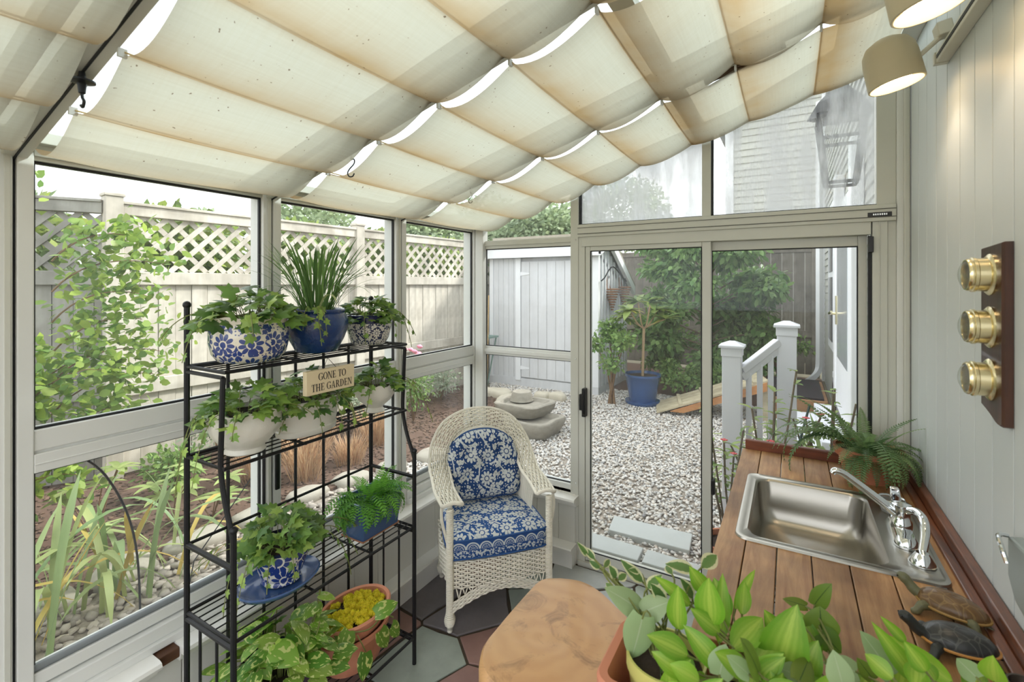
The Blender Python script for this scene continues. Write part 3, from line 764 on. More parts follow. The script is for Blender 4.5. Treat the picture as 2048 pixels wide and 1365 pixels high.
tag(stones('mulch_chips', P_, 0.020, CHIP, 5, 0.25, 0.018), 'brown bark chips scattered over the flower bed', 'mulch', kind='stuff')

# edging stones and flags
ROCK = M('weathered_rock', (168, 162, 150), 0.9, 0, 0.22, 12, 0.7, 40)
FLAG = M('pale_bluestone', (188, 192, 190), 0.7, 0, 0.10, 6, 0.3, 40)
def rock(name, c, r, seed, mat=ROCK, parent=None, n=14, m=9):
    rg = random.Random(seed); ph = [rg.uniform(0, 6.3) for _ in range(6)]; rings = []
    for k in range(m+1):
        a = -PI/2 + PI*k/m; q = max(abs(math.cos(a))**0.55, 0.03); ring = []
        for i in range(n):
            b = 2*PI*i/n; w = 1 + 0.10*math.sin(2*b+ph[0]) + 0.07*math.sin(3*b+ph[1]+a) + 0.05*math.sin(5*b+ph[2]-2*a)
            sq = 1/max(abs(math.cos(b))**4+abs(math.sin(b))**4, 0.3)**0.16
            ring.append((c[0]+r[0]*q*w*sq*math.cos(b), c[1]+r[1]*q*w*sq*math.sin(b), c[2]+r[2]*math.copysign(abs(math.sin(a))**0.7, math.sin(a))*(1+0.06*math.sin(2*b+ph[3]))))
        rings.append(ring)
    return MB().loft(rings, True, True).build(name, mat, parent, smooth=True)
ed = [(-3.47,0.15,.14,.20),(-3.50,0.55,.13,.17),(-3.46,0.93,.12,.16),(-3.48,1.30,.15,.17),(-3.45,1.70,.12,.19),(-3.43,2.12,.13,.19),(-3.42,2.52,.11,.17),(-3.36,2.92,.12,.18),(-3.26,3.32,.12,.18),(-3.14,3.75,.12,.2)]
ED_WORDS = ['low edging stone of the mulch bed, nearest the camera and cut by the frame', 'low edging stone hidden among the first iris leaves', 'low edging stone under the arching iris leaves', 'long low edging stone just before the stand post', 'low edging stone seen behind the stand post', 'pale edging stone seen between the stand shelves, near end', 'pale edging stone behind the ivy in the saucer', 'pale edging stone behind the blue fern box', 'low edging stone seen through the corner side window', 'last low edging stone, farthest along the bed']
for k, (x, y, a, b) in enumerate(ed):
    tag(rock('edging_stone', (x, y, 0.015), (a, b*0.92, 0.055), 50+k), ED_WORDS[k], 'stone', 'edging stones of the mulch bed')
for k, (x, y, a, b, h) in enumerate([(-4.35,6.35,.20,.13,.09),(-3.95,6.28,.26,.16,.10),(-3.50,6.00,.20,.24,.10),(-3.20,5.75,.22,.26,.12),(-3.28,6.55,.13,.10,.07),(-3.05,6.58,.15,.10,.08)]):
    tag(rock('border_rock', (x, y, 0.03), (a, b, h), 70+k, M('tan_rock', (196, 188, 170), 0.9, 0, 0.2, 12, 0.6, 40)), ['small buff rock at the mulch corner near the shed', 'long buff rock with moss beside the mulch', 'pale flat rock behind the stone basin', 'pale flat rock touching the stone basin', 'round rock lying by the shed wall', 'rounded tan rock by the shed wall under the latch side'][k], 'rock')
# stepping flags outside the door
for k, (poly, lb) in enumerate([([(-1.13,3.44),(-0.58,3.46),(-0.56,3.23),(-1.10,3.22)], 'pale bluestone step slab lying farther from the door'), ([(-1.30,3.13),(-0.825,3.115),(-0.82,2.95),(-1.28,2.95)], 'pale bluestone slab against the door, under the handle side'), ([(-0.80,3.11),(-0.20,3.09),(-0.20,2.95),(-0.795,2.95)], 'pale bluestone slab against the door, next to the counter')]):
    tag(MB().prism(poly[::-1], -0.03, 0.03).build('stepping_slab', FLAG, bevel=0.006), lb, 'paving slab', 'bluestone slabs at the door')

# ---------------------------------------------------------------- fences
FW = wood('cream_fence_paint', (224, 218, 206), (204, 196, 182), 'Z', 0.75, 0.06, 0.5)
FSHADED = wood('shaded_fence_paint', (164, 162, 155), (144, 142, 135), 'Z', 0.8, 0.06, 0.5)  # darker copy of the cream paint, with the shade put into its colour
def fence(p, q, label, mat, lattice=True, top=2.50, post_end=True, board=0.14, rails=True):
    p, q = Vector((p[0], p[1], 0)), Vector((q[0], q[1], 0)); d = q-p; L = d.length
    t = thing('lattice_fence' if lattice else 'board_fence', label, 'fence', p, math.atan2(d.y, d.x))
    # local x runs along the fence, local -y faces the house
    for x in ([0.0, L] if post_end else [0.0]):
        MB().box(x-0.065, x+0.065, -0.065, 0.065, -0.05, top+0.03).build('post', mat, t, bevel=0.006)
        MB().box(x-0.075, x+0.075, -0.075, 0.075, top+0.03, top+0.055).loft([[(x+a*s_, b*s_, z) for a, b in ((-1,-1),(1,-1),(1,1),(-1,1))] for s_, z in ((0.072, top+0.055), (0.03, top+0.095))], True, True).build('post_cap', mat, t, bevel=0.004)
    a, b = 0.065, L-0.065
    bt = 1.80 if lattice else top-0.10
    x = a; k = 0
    bm = MB().box(0.002, board-0.003, -0.012, 0.012, 0.04, bt).mesh('board'); bm.materials.append(mat)
    while x + board < b:
        inst('board', bm, t, Matrix.Translation((x, 0.006*(k % 2), 0))); x += board; k += 1
    if b-x > 0.02: MB().box(x+0.002, b, -0.012, 0.012, 0.04, bt).build('board', mat, t)
    if rails:
        MB().box(a, b, -0.045, -0.013, 0.74, 0.87).build('rail', mat, t, bevel=0.004)
    MB().box(a, b, 0.02, 0.05, 0.25, 0.37).build('rail', mat, t)
    if lattice:
        MB().box(a, b, -0.045, 0.045, 1.745, 1.865).build('rail', mat, t, bevel=0.004)
        MB().box(a, b, -0.045, 0.045, 2.375, 2.47).box(a, b, -0.06, 0.06, 2.47, 2.495).build('top_rail', mat, t, bevel=0.004)
        z0, z1 = 1.865, 2.375; h = z1-z0
        for s_, yy in ((1, -0.008), (-1, 0.008)):
            x = a-h
            while x < b+h:
                # line from (x,z0) going s_*45 degrees
                xa, za, xb, zb = (x, z0, x+h, z1) if s_ > 0 else (x, z1, x+h, z0)
                ca, cb = max(xa, a), min(xb, b)
                if cb-ca > 0.03:
                    f0, f1 = (ca-xa)/(xb-xa), (cb-xa)/(xb-xa)
                    MB().bar((ca, yy, za+(zb-za)*f0), (cb, yy, za+(zb-za)*f1), 0.010, 0.046, up=(0, 0, 1)).build('lattice_slat', mat, t)
                x += 0.176
    else:
        MB().box(a, b, -0.03, 0.03, top-0.10, top).build('top_rail', mat, t, bevel=0.004)
    return t
FA, FB, FC, FD = (-5.21, 1.86), (-4.995, 4.455), (-4.775, 7.05), (-4.60, 9.2)
fence(FA, FB, 'cream fence section with lattice top behind the plant stand', FW, post_end=False)
fence(FB, FC, 'cream fence section with lattice top beside the shed', FW, post_end=False)
fence(FC, FD, 'cream lattice fence section running behind the shed', FW, post_end=False)
fence((-6.60, -0.30), FA, 'cream fence section greyed for shade, with lattice behind the rose bush', FSHADED, post_end=False)
BF = wood('back_fence_stain', (142, 136, 124), (118, 112, 102), 'Z', 0.8, 0.05, 0.5)
fence((-4.6, 10.6), (-2.1, 10.6), 'tall grey board fence behind the shed', BF, False, 2.46, board=0.19)
fence((-2.1, 10.6), (0.42, 10.6), 'tall grey board fence between dogwood tree and downspout', BF, False, 2.46, board=0.19)

# ---------------------------------------------------------------- garden shed
SHW = M('shed_white_trim', (236, 237, 240), 0.6, 0, 0.04, 5)
SHG = wood('shed_grey_boards', (226, 227, 230), (216, 217, 220), 'Z', 0.7, 0.02, 0.4, blot_=0.15)
SHS = wood('shed_side_boards', (222, 225, 228), (206, 209, 213), 'Z', 0.7, 0.03, 0.4, blot_=0.2)
SHI = M('weathered_shingle', (168, 160, 146), 0.95, 0, 0.25, 14, 0.6, 60, rnd=0.14)
sh = thing('garden_shed', 'pale grey garden shed with white trim and shingled roof', 'shed', (-3.625, 7.15, 0))
W2 = 1.015; DP = 1.50
MB().loft([[(x, y, z) for y, z in ((0.02, 0.0), (DP, 0.0), (DP, 1.70), (0.02, 2.25))] for x in (-W2, W2)], True, True).build('body', SHG, sh)
MB().loft([[(x, y, z) for y, z in ((0.02, 2.20), (DP, 1.60), (DP, 1.78), (0.30, 2.50), (0.02, 2.36))] for x in (-W2, W2)], True, True).build('gable', SHS, sh)
MB().box(-W2-0.01, W2+0.01, -0.01, 0.02, -0.02, 0.14).build('skirt_board', SHG, sh)
x = -W2+0.08
for k in range(5):
    MB().box(x, x+0.10, 0.0, 0.02, 0.14, 2.2).build('siding_board', SHG, sh, bevel=0.003); x += 0.104
MB().box(-W2, -W2+0.075, -0.015, 0.03, 0.12, 2.2).build('corner_trim', SHW, sh, bevel=0.003)
MB().box(W2-0.09, W2+0.012, -0.015, 0.06, 0.12, 2.25).build('corner_trim', SHW, sh, bevel=0.003)
MB().box(W2-0.02, W2+0.012, DP-0.06, DP+0.01, 0.1, 1.80).build('corner_trim', SHW, sh, bevel=0.003)
sd = MB().box(-0.36, 0.78, -0.022, 0.0, 0.16, 2.14).build('shed_door', SHG, sh, bevel=0.004)
for k in range(1, 7): MB().box(-0.36+1.14*k/7-0.002, -0.36+1.14*k/7+0.002, -0.0235, -0.02, 0.17, 2.13).build('board_joint', ALUD, sd)
MB().box(-0.47, -0.37, -0.03, 0.0, 0.10, 2.20).build('door_trim', SHW, sh, bevel=0.003)
MB().box(0.79, 0.89, -0.03, 0.0, 0.05, 2.20).build('door_trim', SHW, sh, bevel=0.003)
for z in (0.32, 1.93):
    MB().box(-0.42, -0.37, -0.034, -0.03, z-0.07, z+0.07).loft([[(-0.37, -0.028, z+0.035), (-0.37, -0.028, z-0.035), (-0.37, -0.024, z)], [(-0.20, -0.028, z+0.012), (-0.20, -0.028, z-0.012), (-0.20, -0.024, z)]], True, True).build('hinge', SHW, sd)
MB().box(0.62, 0.84, -0.04, -0.03, 1.245, 1.27).box(0.70, 0.72, -0.05, -0.03, 1.22, 1.25).build('bolt', CHROME, sd)
MB().tube(spline([(0.71, -0.024, 1.12), (0.71, -0.06, 1.08), (0.71, -0.06, 0.98), (0.71, -0.024, 0.92)], 5), 0.011, 8).build('handle', CHROME, sd, smooth=True)
MB().box(-W2-0.10, W2+0.10, -0.14, -0.10, 2.20, 2.37).build('fascia', SHW, sh, bevel=0.004)
for k in range(5):     # roof courses, front slope
    f0 = k/5; y_, z_ = -0.16+0.46*f0, 2.37+0.17*f0
    nsh = 14
    for i in range(nsh):
        xa = -W2-0.12 + (2*W2+0.24)*(i-(0.5 if k % 2 else 0))/nsh; xb = xa + (2*W2+0.24)/nsh-0.006
        xa, xb = max(xa, -W2-0.12), min(xb, W2+0.12)
        if xb-xa < 0.02: continue
        MB().loft([[(xa, y_-0.01, z_+0.012), (xb, y_-0.01, z_+0.012), (xb, y_+0.13, z_+0.055), (xa, y_+0.13, z_+0.055)], [(xa, y_-0.01, z_+0.026), (xb, y_-0.01, z_+0.026), (xb, y_+0.13, z_+0.065), (xa, y_+0.13, z_+0.065)]], True, True).build('shingle', SHI, sh)
MB().loft([[(x, y, z) for y, z in ((0.28, 2.55), (DP+0.16, 1.70), (DP+0.16, 1.74), (0.28, 2.60))] for x in (-W2-0.12, W2+0.12)], True, True).build('back_roof', SHI, sh)
MB().loft([[(x, y, z) for y, z in ((0.28, 2.40), (DP+0.16, 1.56), (DP+0.16, 1.70), (0.28, 2.56))] for x in (W2+0.06, W2+0.12)], True, True).build('rake_board', SHW, sh)
MB().loft([[(x, y, z) for y, z in ((-0.14, 2.22), (0.30, 2.40), (0.30, 2.56), (-0.14, 2.37))] for x in (W2+0.06, W2+0.12)], True, True).build('rake_board', SHW, sh)
for k in range(9):
    y_ = 0.13+0.155*k
    zt = min(2.2+y_*0.5, 2.42-(y_-0.30)*0.615)
    MB().box(W2, W2+0.022, y_, y_+0.05, 0.12, zt-0.02).build('batten', SHS, sh, bevel=0.003)
WICKB = M('brown_wicker', (142, 104, 78), 0.85, 0, 0.3, 80, 0.6, 120)
for k, (y_, z_) in enumerate(((7.60, 1.33), (8.25, 1.36))):
    h = thing('hanging_basket', ['brown cone basket hung on the shed side, nearer the shed door', 'brown cone basket hung on the shed side, nearer the back corner'][k], 'basket', (-2.53, y_, z_), 0, 'cone baskets on the shed side')
    m_ = MB()
    for q in range(9): m_.tube([(math.cos(2*PI*i/14)*(0.012+0.0125*q), math.sin(2*PI*i/14)*(0.012+0.0125*q), 0.042*q) for i in range(14)], 0.013, 5, closed=True)
    m_.build('cone', WICKB, h, smooth=True)
    MB().tube(spline([(-0.06, -0.08, 0.34), (-0.08, -0.04, 0.50), (-0.085, 0, 0.55), (-0.08, 0.04, 0.50), (-0.06, 0.08, 0.34)], 5), 0.008, 6).build('handle', WICKB, h, smooth=True)
    MB().box(-0.082, -0.05, -0.008, 0.008, 0.52, 0.56).build('nail', IRON, h)
hk = tag(MB().tube(spline([(-2.585, 7.22, 1.80), (-2.52, 7.21, 1.86), (-2.44, 7.20, 1.985), (-2.40, 7.30, 2.02), (-2.40, 7.75, 1.86), (-2.40, 7.95, 1.80), (-2.44, 8.0, 1.85)], 6), 0.011, 6).build('plant_bracket', IRON, smooth=True), 'black iron plant hook bracket on the shed side', 'hook')

# ---------------------------------------------------------------- neighbour house, house wall, stairs
SID = M('grey_clapboard', (176, 176, 168), 0.75, 0, 0.05, 3, rnd=0.03)
hw = thing('house_wall', 'grey clapboard house wall continuing past the sunroom', 'house', (0, 0, 0))
MB().box(0.56, 0.8, 2.92, 10.35, -0.05, 5.2).build('core', SID, hw)
z = 0.0
while z < 5.1:
    MB().loft([[(0.535, y, z), (0.56, y, z), (0.56, y, z+0.118), (0.552, y, z+0.118)] for y in (2.93, 10.34)], True, True).build('clapboard', SID, hw); z += 0.115
MB().box(0.50, 0.57, 10.24, 10.38, 0, 5.2).build('corner_board', SHW, hw, bevel=0.004)
DGL = M('dark_window_glass', (44, 50, 58), 0.08, 0, 0.1)
wn_ = MB().box(0.505, 0.56, 7.75, 8.75, 0.82, 2.9).build('house_window', SHW, hw, bevel=0.006)
MB().box(0.498, 0.506, 7.87, 8.63, 0.95, 1.85).box(0.498, 0.506, 7.87, 8.63, 1.93, 2.8).build('house_pane', DGL, wn_)
bwn = MB().box(0.505, 0.56, 7.2, 7.9, 0.05, 0.55).build('cellar_window', SHW, hw, bevel=0.006)
MB().box(0.498, 0.506, 7.28, 7.82, 0.12, 0.48).build('house_pane', DGL, bwn)
dp = tag(MB().tube([(0.45, 10.05, 5.0), (0.45, 10.05, 0.45)], 0.055, 4).tube(spline([(0.45, 10.05, 0.5), (0.43, 10.0, 0.22), (0.30, 9.7, 0.10), (0.10, 9.3, 0.06)], 5), 0.055, 4).build('downspout', SHW), 'white downspout on the far corner of the house wall', 'downspout')
hdr = thing('storm_door', 'white storm door with brass lever in the house wall', 'door', (0, 0, 0))
MB().box(0.44, 0.535, 6.55, 6.75, 0.35, 3.0).build('pilaster', SHW, hdr, bevel=0.01)
MB().box(0.44, 0.535, 4.9, 5.1, 0.35, 3.0).build('pilaster', SHW, hdr, bevel=0.01)
dl = MB().box(0.455, 0.535, 5.1, 6.55, 0.38, 2.6).build('door_leaf', SHW, hdr)
MB().box(0.450, 0.457, 5.3, 6.4, 0.95, 2.4).build('door_pane', M('door_glass_pale', (196, 202, 206), 0.1), dl)
MB().box(0.440, 0.456, 6.42, 6.49, 1.30, 1.62).tube([(0.45, 6.455, 1.42), (0.385, 6.455, 1.42), (0.375, 6.30, 1.43), (0.39, 6.24, 1.45)], 0.014, 8).build('lever', BRASS, dl, smooth=True)
WP = M('white_vinyl', (226, 227, 234), 0.4, 0, 0.03, 4)
st = thing('porch_stairs', 'white railed porch stairs leading up to the storm door', 'stairs', (0, 0, 0))
for k, (x, y, zt) in enumerate(((-0.356, 3.73, 1.30), (-0.02, 3.98, 1.44))):
    p = MB().box(x-0.062, x+0.062, y-0.062, y+0.062, -0.02, zt).build('newel_post', WP, st, bevel=0.005)
    MB().box(x-0.068, x+0.068, y-0.068, y+0.068, zt-0.06, zt).box(x-0.083, x+0.083, y-0.083, y+0.083, zt, zt+0.018).loft([[(x+a*s_, y+b*s_, z) for a, b in ((-1,-1),(1,-1),(1,1),(-1,1))] for s_, z in ((0.08, zt+0.018), (0.02, zt+0.045))], True, True).build('post_cap', WP, p, bevel=0.003)
ra, rb = Vector((-0.30, 3.77, 1.135)), Vector((-0.075, 3.94, 1.335))
MB().bar(ra, rb, 0.06, 0.05).bar(ra-Vector((0,0,.05)), rb-Vector((0,0,.05)), 0.04, 0.06).build('handrail', WP, st, bevel=0.006)
for k in range(3):
    f = 0.2+0.3*k; c = ra.lerp(rb, f)
    MB().box(c.x-0.018, c.x+0.018, c.y-0.018, c.y+0.018, 0.1, c.z-0.06).build('baluster', WP, st)
for k in range(3): MB().box(-0.20+0.22*k, 0.43, 5.0, 6.6, 0.0, 0.12*(k+1)).build('step', WP, st, bevel=0.008)
tag(MB().box(-0.34, 0.05, 3.70, 4.0, 0.08, 0.13).build('porch_bottom_rail', WP, bevel=0.004), 'white bottom rail between the porch posts', 'rail')
bx = thing('planting_box', 'wooden box with dark soil behind the porch posts', 'planter', (0, 0, 0))
MB().box(-0.35, 0.40, 6.9, 8.3, 0.0, 0.32).build('box', wood('box_cedar', (168, 128, 90), (140, 104, 70), 'X', 0.7), bx, bevel=0.006)
MB().box(-0.31, 0.36, 6.94, 8.26, 0.30, 0.345).build('soil', M('dark_soil', (46, 40, 42), 0.95, 0, 0.3, 40, 0.7, 80), bx)
LANT = M('lantern_black', (26, 27, 30), 0.45, 0.4)
la = thing('wall_lantern', 'large black wall lantern seen through the streaked transom', 'lantern', (0.30, 3.95, 2.44))
m_ = MB()
for a in range(4):
    an = PI/4+a*PI/2; m_.bar((0.12*math.cos(an), 0.12*math.sin(an), 0.0), (0.19*math.cos(an), 0.19*math.sin(an), 0.46), 0.02, 0.02)
for s_, z in ((0.12, 0.0), (0.19, 0.46), (0.165, 0.30)):
    for a in range(4):
        q, r_ = PI/4+a*PI/2, PI/4+(a+1)*PI/2; m_.bar((s_*math.cos(q), s_*math.sin(q), z), (s_*math.cos(r_), s_*math.sin(r_), z), 0.02, 0.02)
m_.build('cage', LANT, la)
MB().lathe([(0.20, 0.46), (0.13, 0.58), (0.05, 0.66), (0.03, 0.74), (0.012, 0.78)], 4).build('cap', LANT, la)
MB().lathe([(0.11, 0.02), (0.165, 0.45)], 4).build('lantern_glass', GLASS, la)
MB().box(0.235, 0.255, -0.06, 0.06, 0.1, 0.6).tube([(0.24, 0, 0.55), (0.10, 0, 0.86), (0, 0, 0.78)], 0.012, 6).build('bracket', LANT, la)
ng = thing('neighbour_house', 'grey clapboard neighbouring house above the back fence', 'house', (1.05, 15.0, 0))
MB().loft([[(-2.6, y, 0), (3.6, y, 0), (3.6, y, 7.6), (1.2, y, 8.2), (-2.6, y, 6.4)] for y in (0, 4)], True, True).build('body', SID, ng)
for k in range(34):
    z = 1.2+0.19*k; xl = -2.6 if z < 6.2 else -2.6+(z-6.2)*2.1
    if xl < 3: MB().loft([[(x, -0.04, z), (x, 0.0, z), (x, 0.0, z+0.19), (x, -0.008, z+0.19)] for x in (xl, 3.6)], True, True).build('clapboard', SID, ng)
MB().loft([[(-2.9, y, 6.25), (1.3, y, 8.24), (1.3, y, 8.45), (-2.9, y, 6.46)] for y in (-0.3, 4)], True, True).build('roof', M('slate_shingle', (120, 118, 116), 0.9, 0, 0.2, 10), ng)
MB().box(-2.66, -2.45, -0.08, 0.1, 0, 6.5).build('corner_board', SHW, ng)

tag(MB().prism([(-3.0,7.75),(-1.9,7.65),(-0.2,7.75),(0.5,8.4),(0.5,10.5),(-4.4,10.5),(-4.4,8.8),(-2.5,8.75)], -0.05, -0.005).build('ground_shade_bed', MULCH), 'dark planted bed in front of the back fence', 'flower bed', kind='structure')
# ramp with cleats
rm = thing('wooden_ramp', 'pale wooden ramp with cleats rising from the gravel', 'ramp', (0, 0, 0))
R0, R1 = Vector((-1.60, 6.72, 0.02)), Vector((-0.20, 7.05, 0.56))
dv = (R1-R0).normalized(); sv = Vector((-0.25, 1.0, 0.0)).normalized()
RWD = wood('pale_ramp_wood', (206, 196, 168), (182, 168, 138), 'X', 0.8, 0.05)
for k in range(4):
    a = R0 + sv*(0.15*k-0.22); MB().bar(a+sv*0.072, a+sv*0.072+dv*1.44, 0.142, 0.022).build('plank', RWD, rm)
for k in range(4):
    c = R0 + dv*(0.32+0.32*k) + Vector((0, 0, 0.022)); MB().bar(c-sv*0.22, c+sv*0.36, 0.045, 0.028).build('cleat', RWD, rm, bevel=0.003)
MB().loft([[tuple(R0+dv*f-sv*s_+Vector((0,0,zz))) for f, zz in ((0.18, -0.03), (1.42, -0.01), (1.42, -0.12), (0.36, -0.10))] for s_ in (0.235, 0.20)], True, True).build('side_beam', wood('orange_lumber', (206, 150, 98), (180, 122, 74), 'X', 0.7), rm)
MB().box(-0.30, -0.24, 6.85, 6.91, 0.0, 0.46).box(-0.30, -0.24, 7.3, 7.36, 0.0, 0.46).build('support_leg', RWD, rm)

# stone basin (two stacked troughs)
LIME = M('rough_limestone', (150, 144, 132), 0.95, 0, 0.35, 14, 1.0, 35)
bs = thing('stone_basin', 'rough stone two-tier basin fountain on the gravel', 'fountain', (-2.72, 5.05, 0)); bs.scale = (1.0, 1.0, 0.64)
def trough(c, rx, ry, h, depth, seed, name):
    rg = random.Random(seed); ph = [rg.uniform(0, 6) for _ in range(4)]; n = 28
    def ring(s_, z, q=0.0):
        o = []
        for i in range(n):
            b = 2*PI*i/n; w = 1+0.05*math.sin(2*b+ph[0])+0.05*math.sin(3*b+ph[1])+0.03*math.sin(5*b+ph[2])
            sq = 1/max(abs(math.cos(b))**4+abs(math.sin(b))**4, 0.3)**0.18
            o.append((c[0]+rx*s_*w*sq*math.cos(b), c[1]+ry*s_*w*sq*math.sin(b), c[2]+z+q*math.sin(3*b+ph[3])))
        return o
    return MB().loft([ring(0.78, 0), ring(0.95, h*0.5), ring(1.0, h*0.92, 0.01), ring(0.96, h, 0.012), ring(0.80, h, 0.01), ring(0.70, h-depth)], True, True).build(name, LIME, bs, smooth=True)
trough((0.10, -0.10, 0.0), 0.34, 0.30, 0.30, 0.10, 1, 'lower_basin'); trough((-0.12, 0.10, 0.24), 0.36, 0.28, 0.24, 0.07, 2, 'upper_basin')
MB().lathe([(0.15, 0.44), (0.135, 0.48), (0.125, 0.60), (0.115, 0.615), (0.05, 0.60)], 20, (-0.22, 0.22, 0)).build('spout_stone', LIME, bs, smooth=True)

# green work table, stakes
tb = thing('garden_table', 'faded green folding garden table beside the shed', 'table', (-4.55, 6.75, 0))
TG = M('faded_green_metal', (120, 146, 138), 0.6)
MB().box(-0.25, 0.22, -0.2, 0.2, 0.84, 0.87).build('top', TG, tb)
for a in (-0.15, 0.15):
    MB().tube([(0.20, a, 0.84), (0.02, a, 0.0)], 0.014, 6).build('leg', TG, tb); MB().tube([(-0.2, a, 0.84), (-0.05, a, 0.0)], 0.014, 6).build('leg', TG, tb)
for k in range(7):
    x = -4.62+0.05*k; tag(MB().tube([(x+0.03, 6.40+0.02*k, 0.0), (x-0.10+0.03*k, 6.50, 1.35+0.11*((k*5) % 4))], 0.011, 6).build('bamboo_stake', M('tan_bamboo', (190, 160, 112), 0.6, 0, 0.15, 20)), 'thin tan bamboo stake leaning by the green garden table', 'stake', 'bamboo stakes by the garden table')

# ---------------------------------------------------------------- garden plants
def trunk(pts, r, parent, name='trunk', mat=BARK, n=8):
    return MB().tube(pts, r, n).build(name, mat, parent, smooth=True)
for k, (x, y, r, h, lb) in enumerate([(-13.5,6.4,1.15,3.75,'rounded pale treetop beyond the fence left of the plant stand'), (-15,11.5,2.6,5.2,'broad grey-green treetop behind the middle fence post'), (-13,15.5,2.6,5.6,'leafy treetop above the fence behind the blue pots'),
        (-11.5,19,3.2,6.6,'large tree over the lattice near the corner post'), (-8.0,20,3.4,7.4,'large grey-green tree above the shed roof'), (-17,3.4,1.8,4.2,'low distant treetop at the picture edge')]):
    t = thing('background_tree', lb, 'tree', (x, y, 0), 0, 'trees beyond the fences')
    trunk([(0,0,0), (0.1,0,h*0.6)], [0.2, 0.1], t)
    rg = random.Random(k); bl = [(2400, (rg.uniform(-.5,.5)*r, rg.uniform(-.5,.5)*r, h-r*0.9+rg.uniform(-.5,.35)*r), (r*.62, r*.62, r*.5)) for _ in range(6)]
    crown('crown', bl, 0.22, 0.14, GREEN_FAR, t, 100+k)
for k in range(6):
    y = -0.5+1.6*k; t = thing('hedge_shrub', ['dense sunlit shrub behind the shaded lattice section', 'dense green shrub behind the lattice at the first fence post', 'dense green shrub behind the lattice over the white bowls', 'dense green shrub behind the lattice over the grass pot', 'dense green shrub behind the lattice near the corner post', 'dense green shrub behind the fence beside the shed'][k], 'shrub', (-6.9+0.1*k+(-0.9 if k == 0 else 0), y, 0), 0, 'shrubs behind the lattice fence')
    trunk([(0,0,0), (0,0.1,1.4)], [0.06, 0.03], t, 'stem')
    crown('foliage', [(1500, (0, 0, 1.45), (0.8, 1.05, 1.05)), (900, (0.1, 0.3, 2.28), (0.6, 0.8, 0.45))], 0.16, 0.085, GREEN_HEDGE, t, 130+k, shell=0.3)
# rose bush by the window
rb_ = thing('rose_bush', 'big light green rose bush outside the first window', 'bush', (-4.25, 0.86, 0))
rg = random.Random(5); tips = []; cm = MB()
for k in range(26):
    a = rg.uniform(0, 2*PI); h = rg.uniform(0.8, 1.95)*(1.0 if math.sin(a) < 0.3 else 0.82); sp_ = rg.uniform(0.15, 0.55)
    e = Vector((math.cos(a)*sp_*0.8, math.sin(a)*sp_*0.85-0.08, h)); pts = bez((rg.uniform(-.1,.1), rg.uniform(-.25,.25), 0), (0, 0, h*0.5), (e.x*0.6, e.y*0.6, h), e+Vector((e.x*.5, e.y*.7, -0.12)), 10)
    cm.tube(pts, [0.008-0.0006*i for i in range(11)], 5); tips += [p for p in pts[3:]]
for k in range(7):     # sprays reaching to the right
    z0 = 0.7+0.2*k; pts = bez((0.1, 0.3, z0), (0.2, 0.4, z0+0.2), (0.2, 0.62, z0+0.25), (0.25, 0.74+0.07*(k % 3), z0+0.15+0.05*(k % 2)), 9)
    cm.tube(pts, [0.006-0.0004*i for i in range(10)], 5); tips += pts[2:]
for dy_, z_ in ((0.10, 2.42), (-0.05, 2.30)):
    pts = bez((0, 0, 0.6), (0.05, 0, 1.4), (0.05, dy_*.5, 2.1), (0.08, dy_, z_), 10); cm.tube(pts, [0.006-0.0004*i for i in range(11)], 5); tips += [pts[-1], pts[-2], pts[-4]]
cm.build('canes', CANE, rb_, smooth=True)
rng = np.random.default_rng(9); tp = np.array([tuple(p) for p in tips]); idx = rng.integers(0, len(tp), 5200)
Pq = tp[idx] + rng.normal(0, 0.065, (5200, 3)); dv_ = Pq - np.array([0, 0, 1.0])
quads('foliage', leaves_at(Pq, unit(dv_)*0.6 + rng.normal(0, .5, Pq.shape), 0.070, 0.052, rng, 0.15), GREEN_ROSE, rb_)['kind'] = 'stuff'
# grey-green shrubs at the fence foot
for k, (x, y, r, h, mt, lb) in enumerate([(-4.75,2.55,.34,.62,GREEN_GREY,'hazy grey-green catmint mound at the fence foot'), (-4.70,3.2,.34,.56,GREEN_GREY,'second grey-green mound nearer the window post'), (-4.35,4.0,.30,.60,GREEN_GREY,'pale mound behind the white bowls'),
        (-4.1,4.55,.26,.80,GREEN_SHRUB,'pink-flowering rose shrub beside the corner window'), (-4.5,5.6,.3,.5,GREEN_GREY,'low pale plants along the fence near the shed'), (-4.35,1.95,.22,.42,GREEN_SHRUB,'small leafy plant under the first fence post')]):
    t = thing('flower_bed_plant', lb, 'plant', (x, y, 0.015), 0, 'plants in the mulch bed')
    cm = MB(); rg = random.Random(k+20)
    for q in range(8): cm.tube([(0,0,0), (rg.uniform(-.5,.5)*r, rg.uniform(-.5,.5)*r, h*0.8)], [0.006, 0.003], 5)
    cm.build('stems', CANE, t)
    crown('foliage', [(700, (0, 0, h*0.6), (r, r*1.1, h*0.42))], 0.055, 0.026, mt, t, 160+k, droop=0.0, shell=0.2)
    if k == 3:
        for q in range(7):
            c = (rg.uniform(-.12,.22), rg.uniform(-.25,.15), h+rg.uniform(0.0,.16)); m_ = MB()
            for a in range(9):
                an = a*2.4; m_.sphere((c[0]+0.022*math.cos(an)*(a/9), c[1]+0.022*math.sin(an)*(a/9), c[2]+0.01*math.cos(a)), 0.020, 0.020, 0.016, 8, 5)
            m_.build('blossom', M('pink_petal', (236, 150, 172), 0.6, 0, 0.15, 40), t, smooth=True)
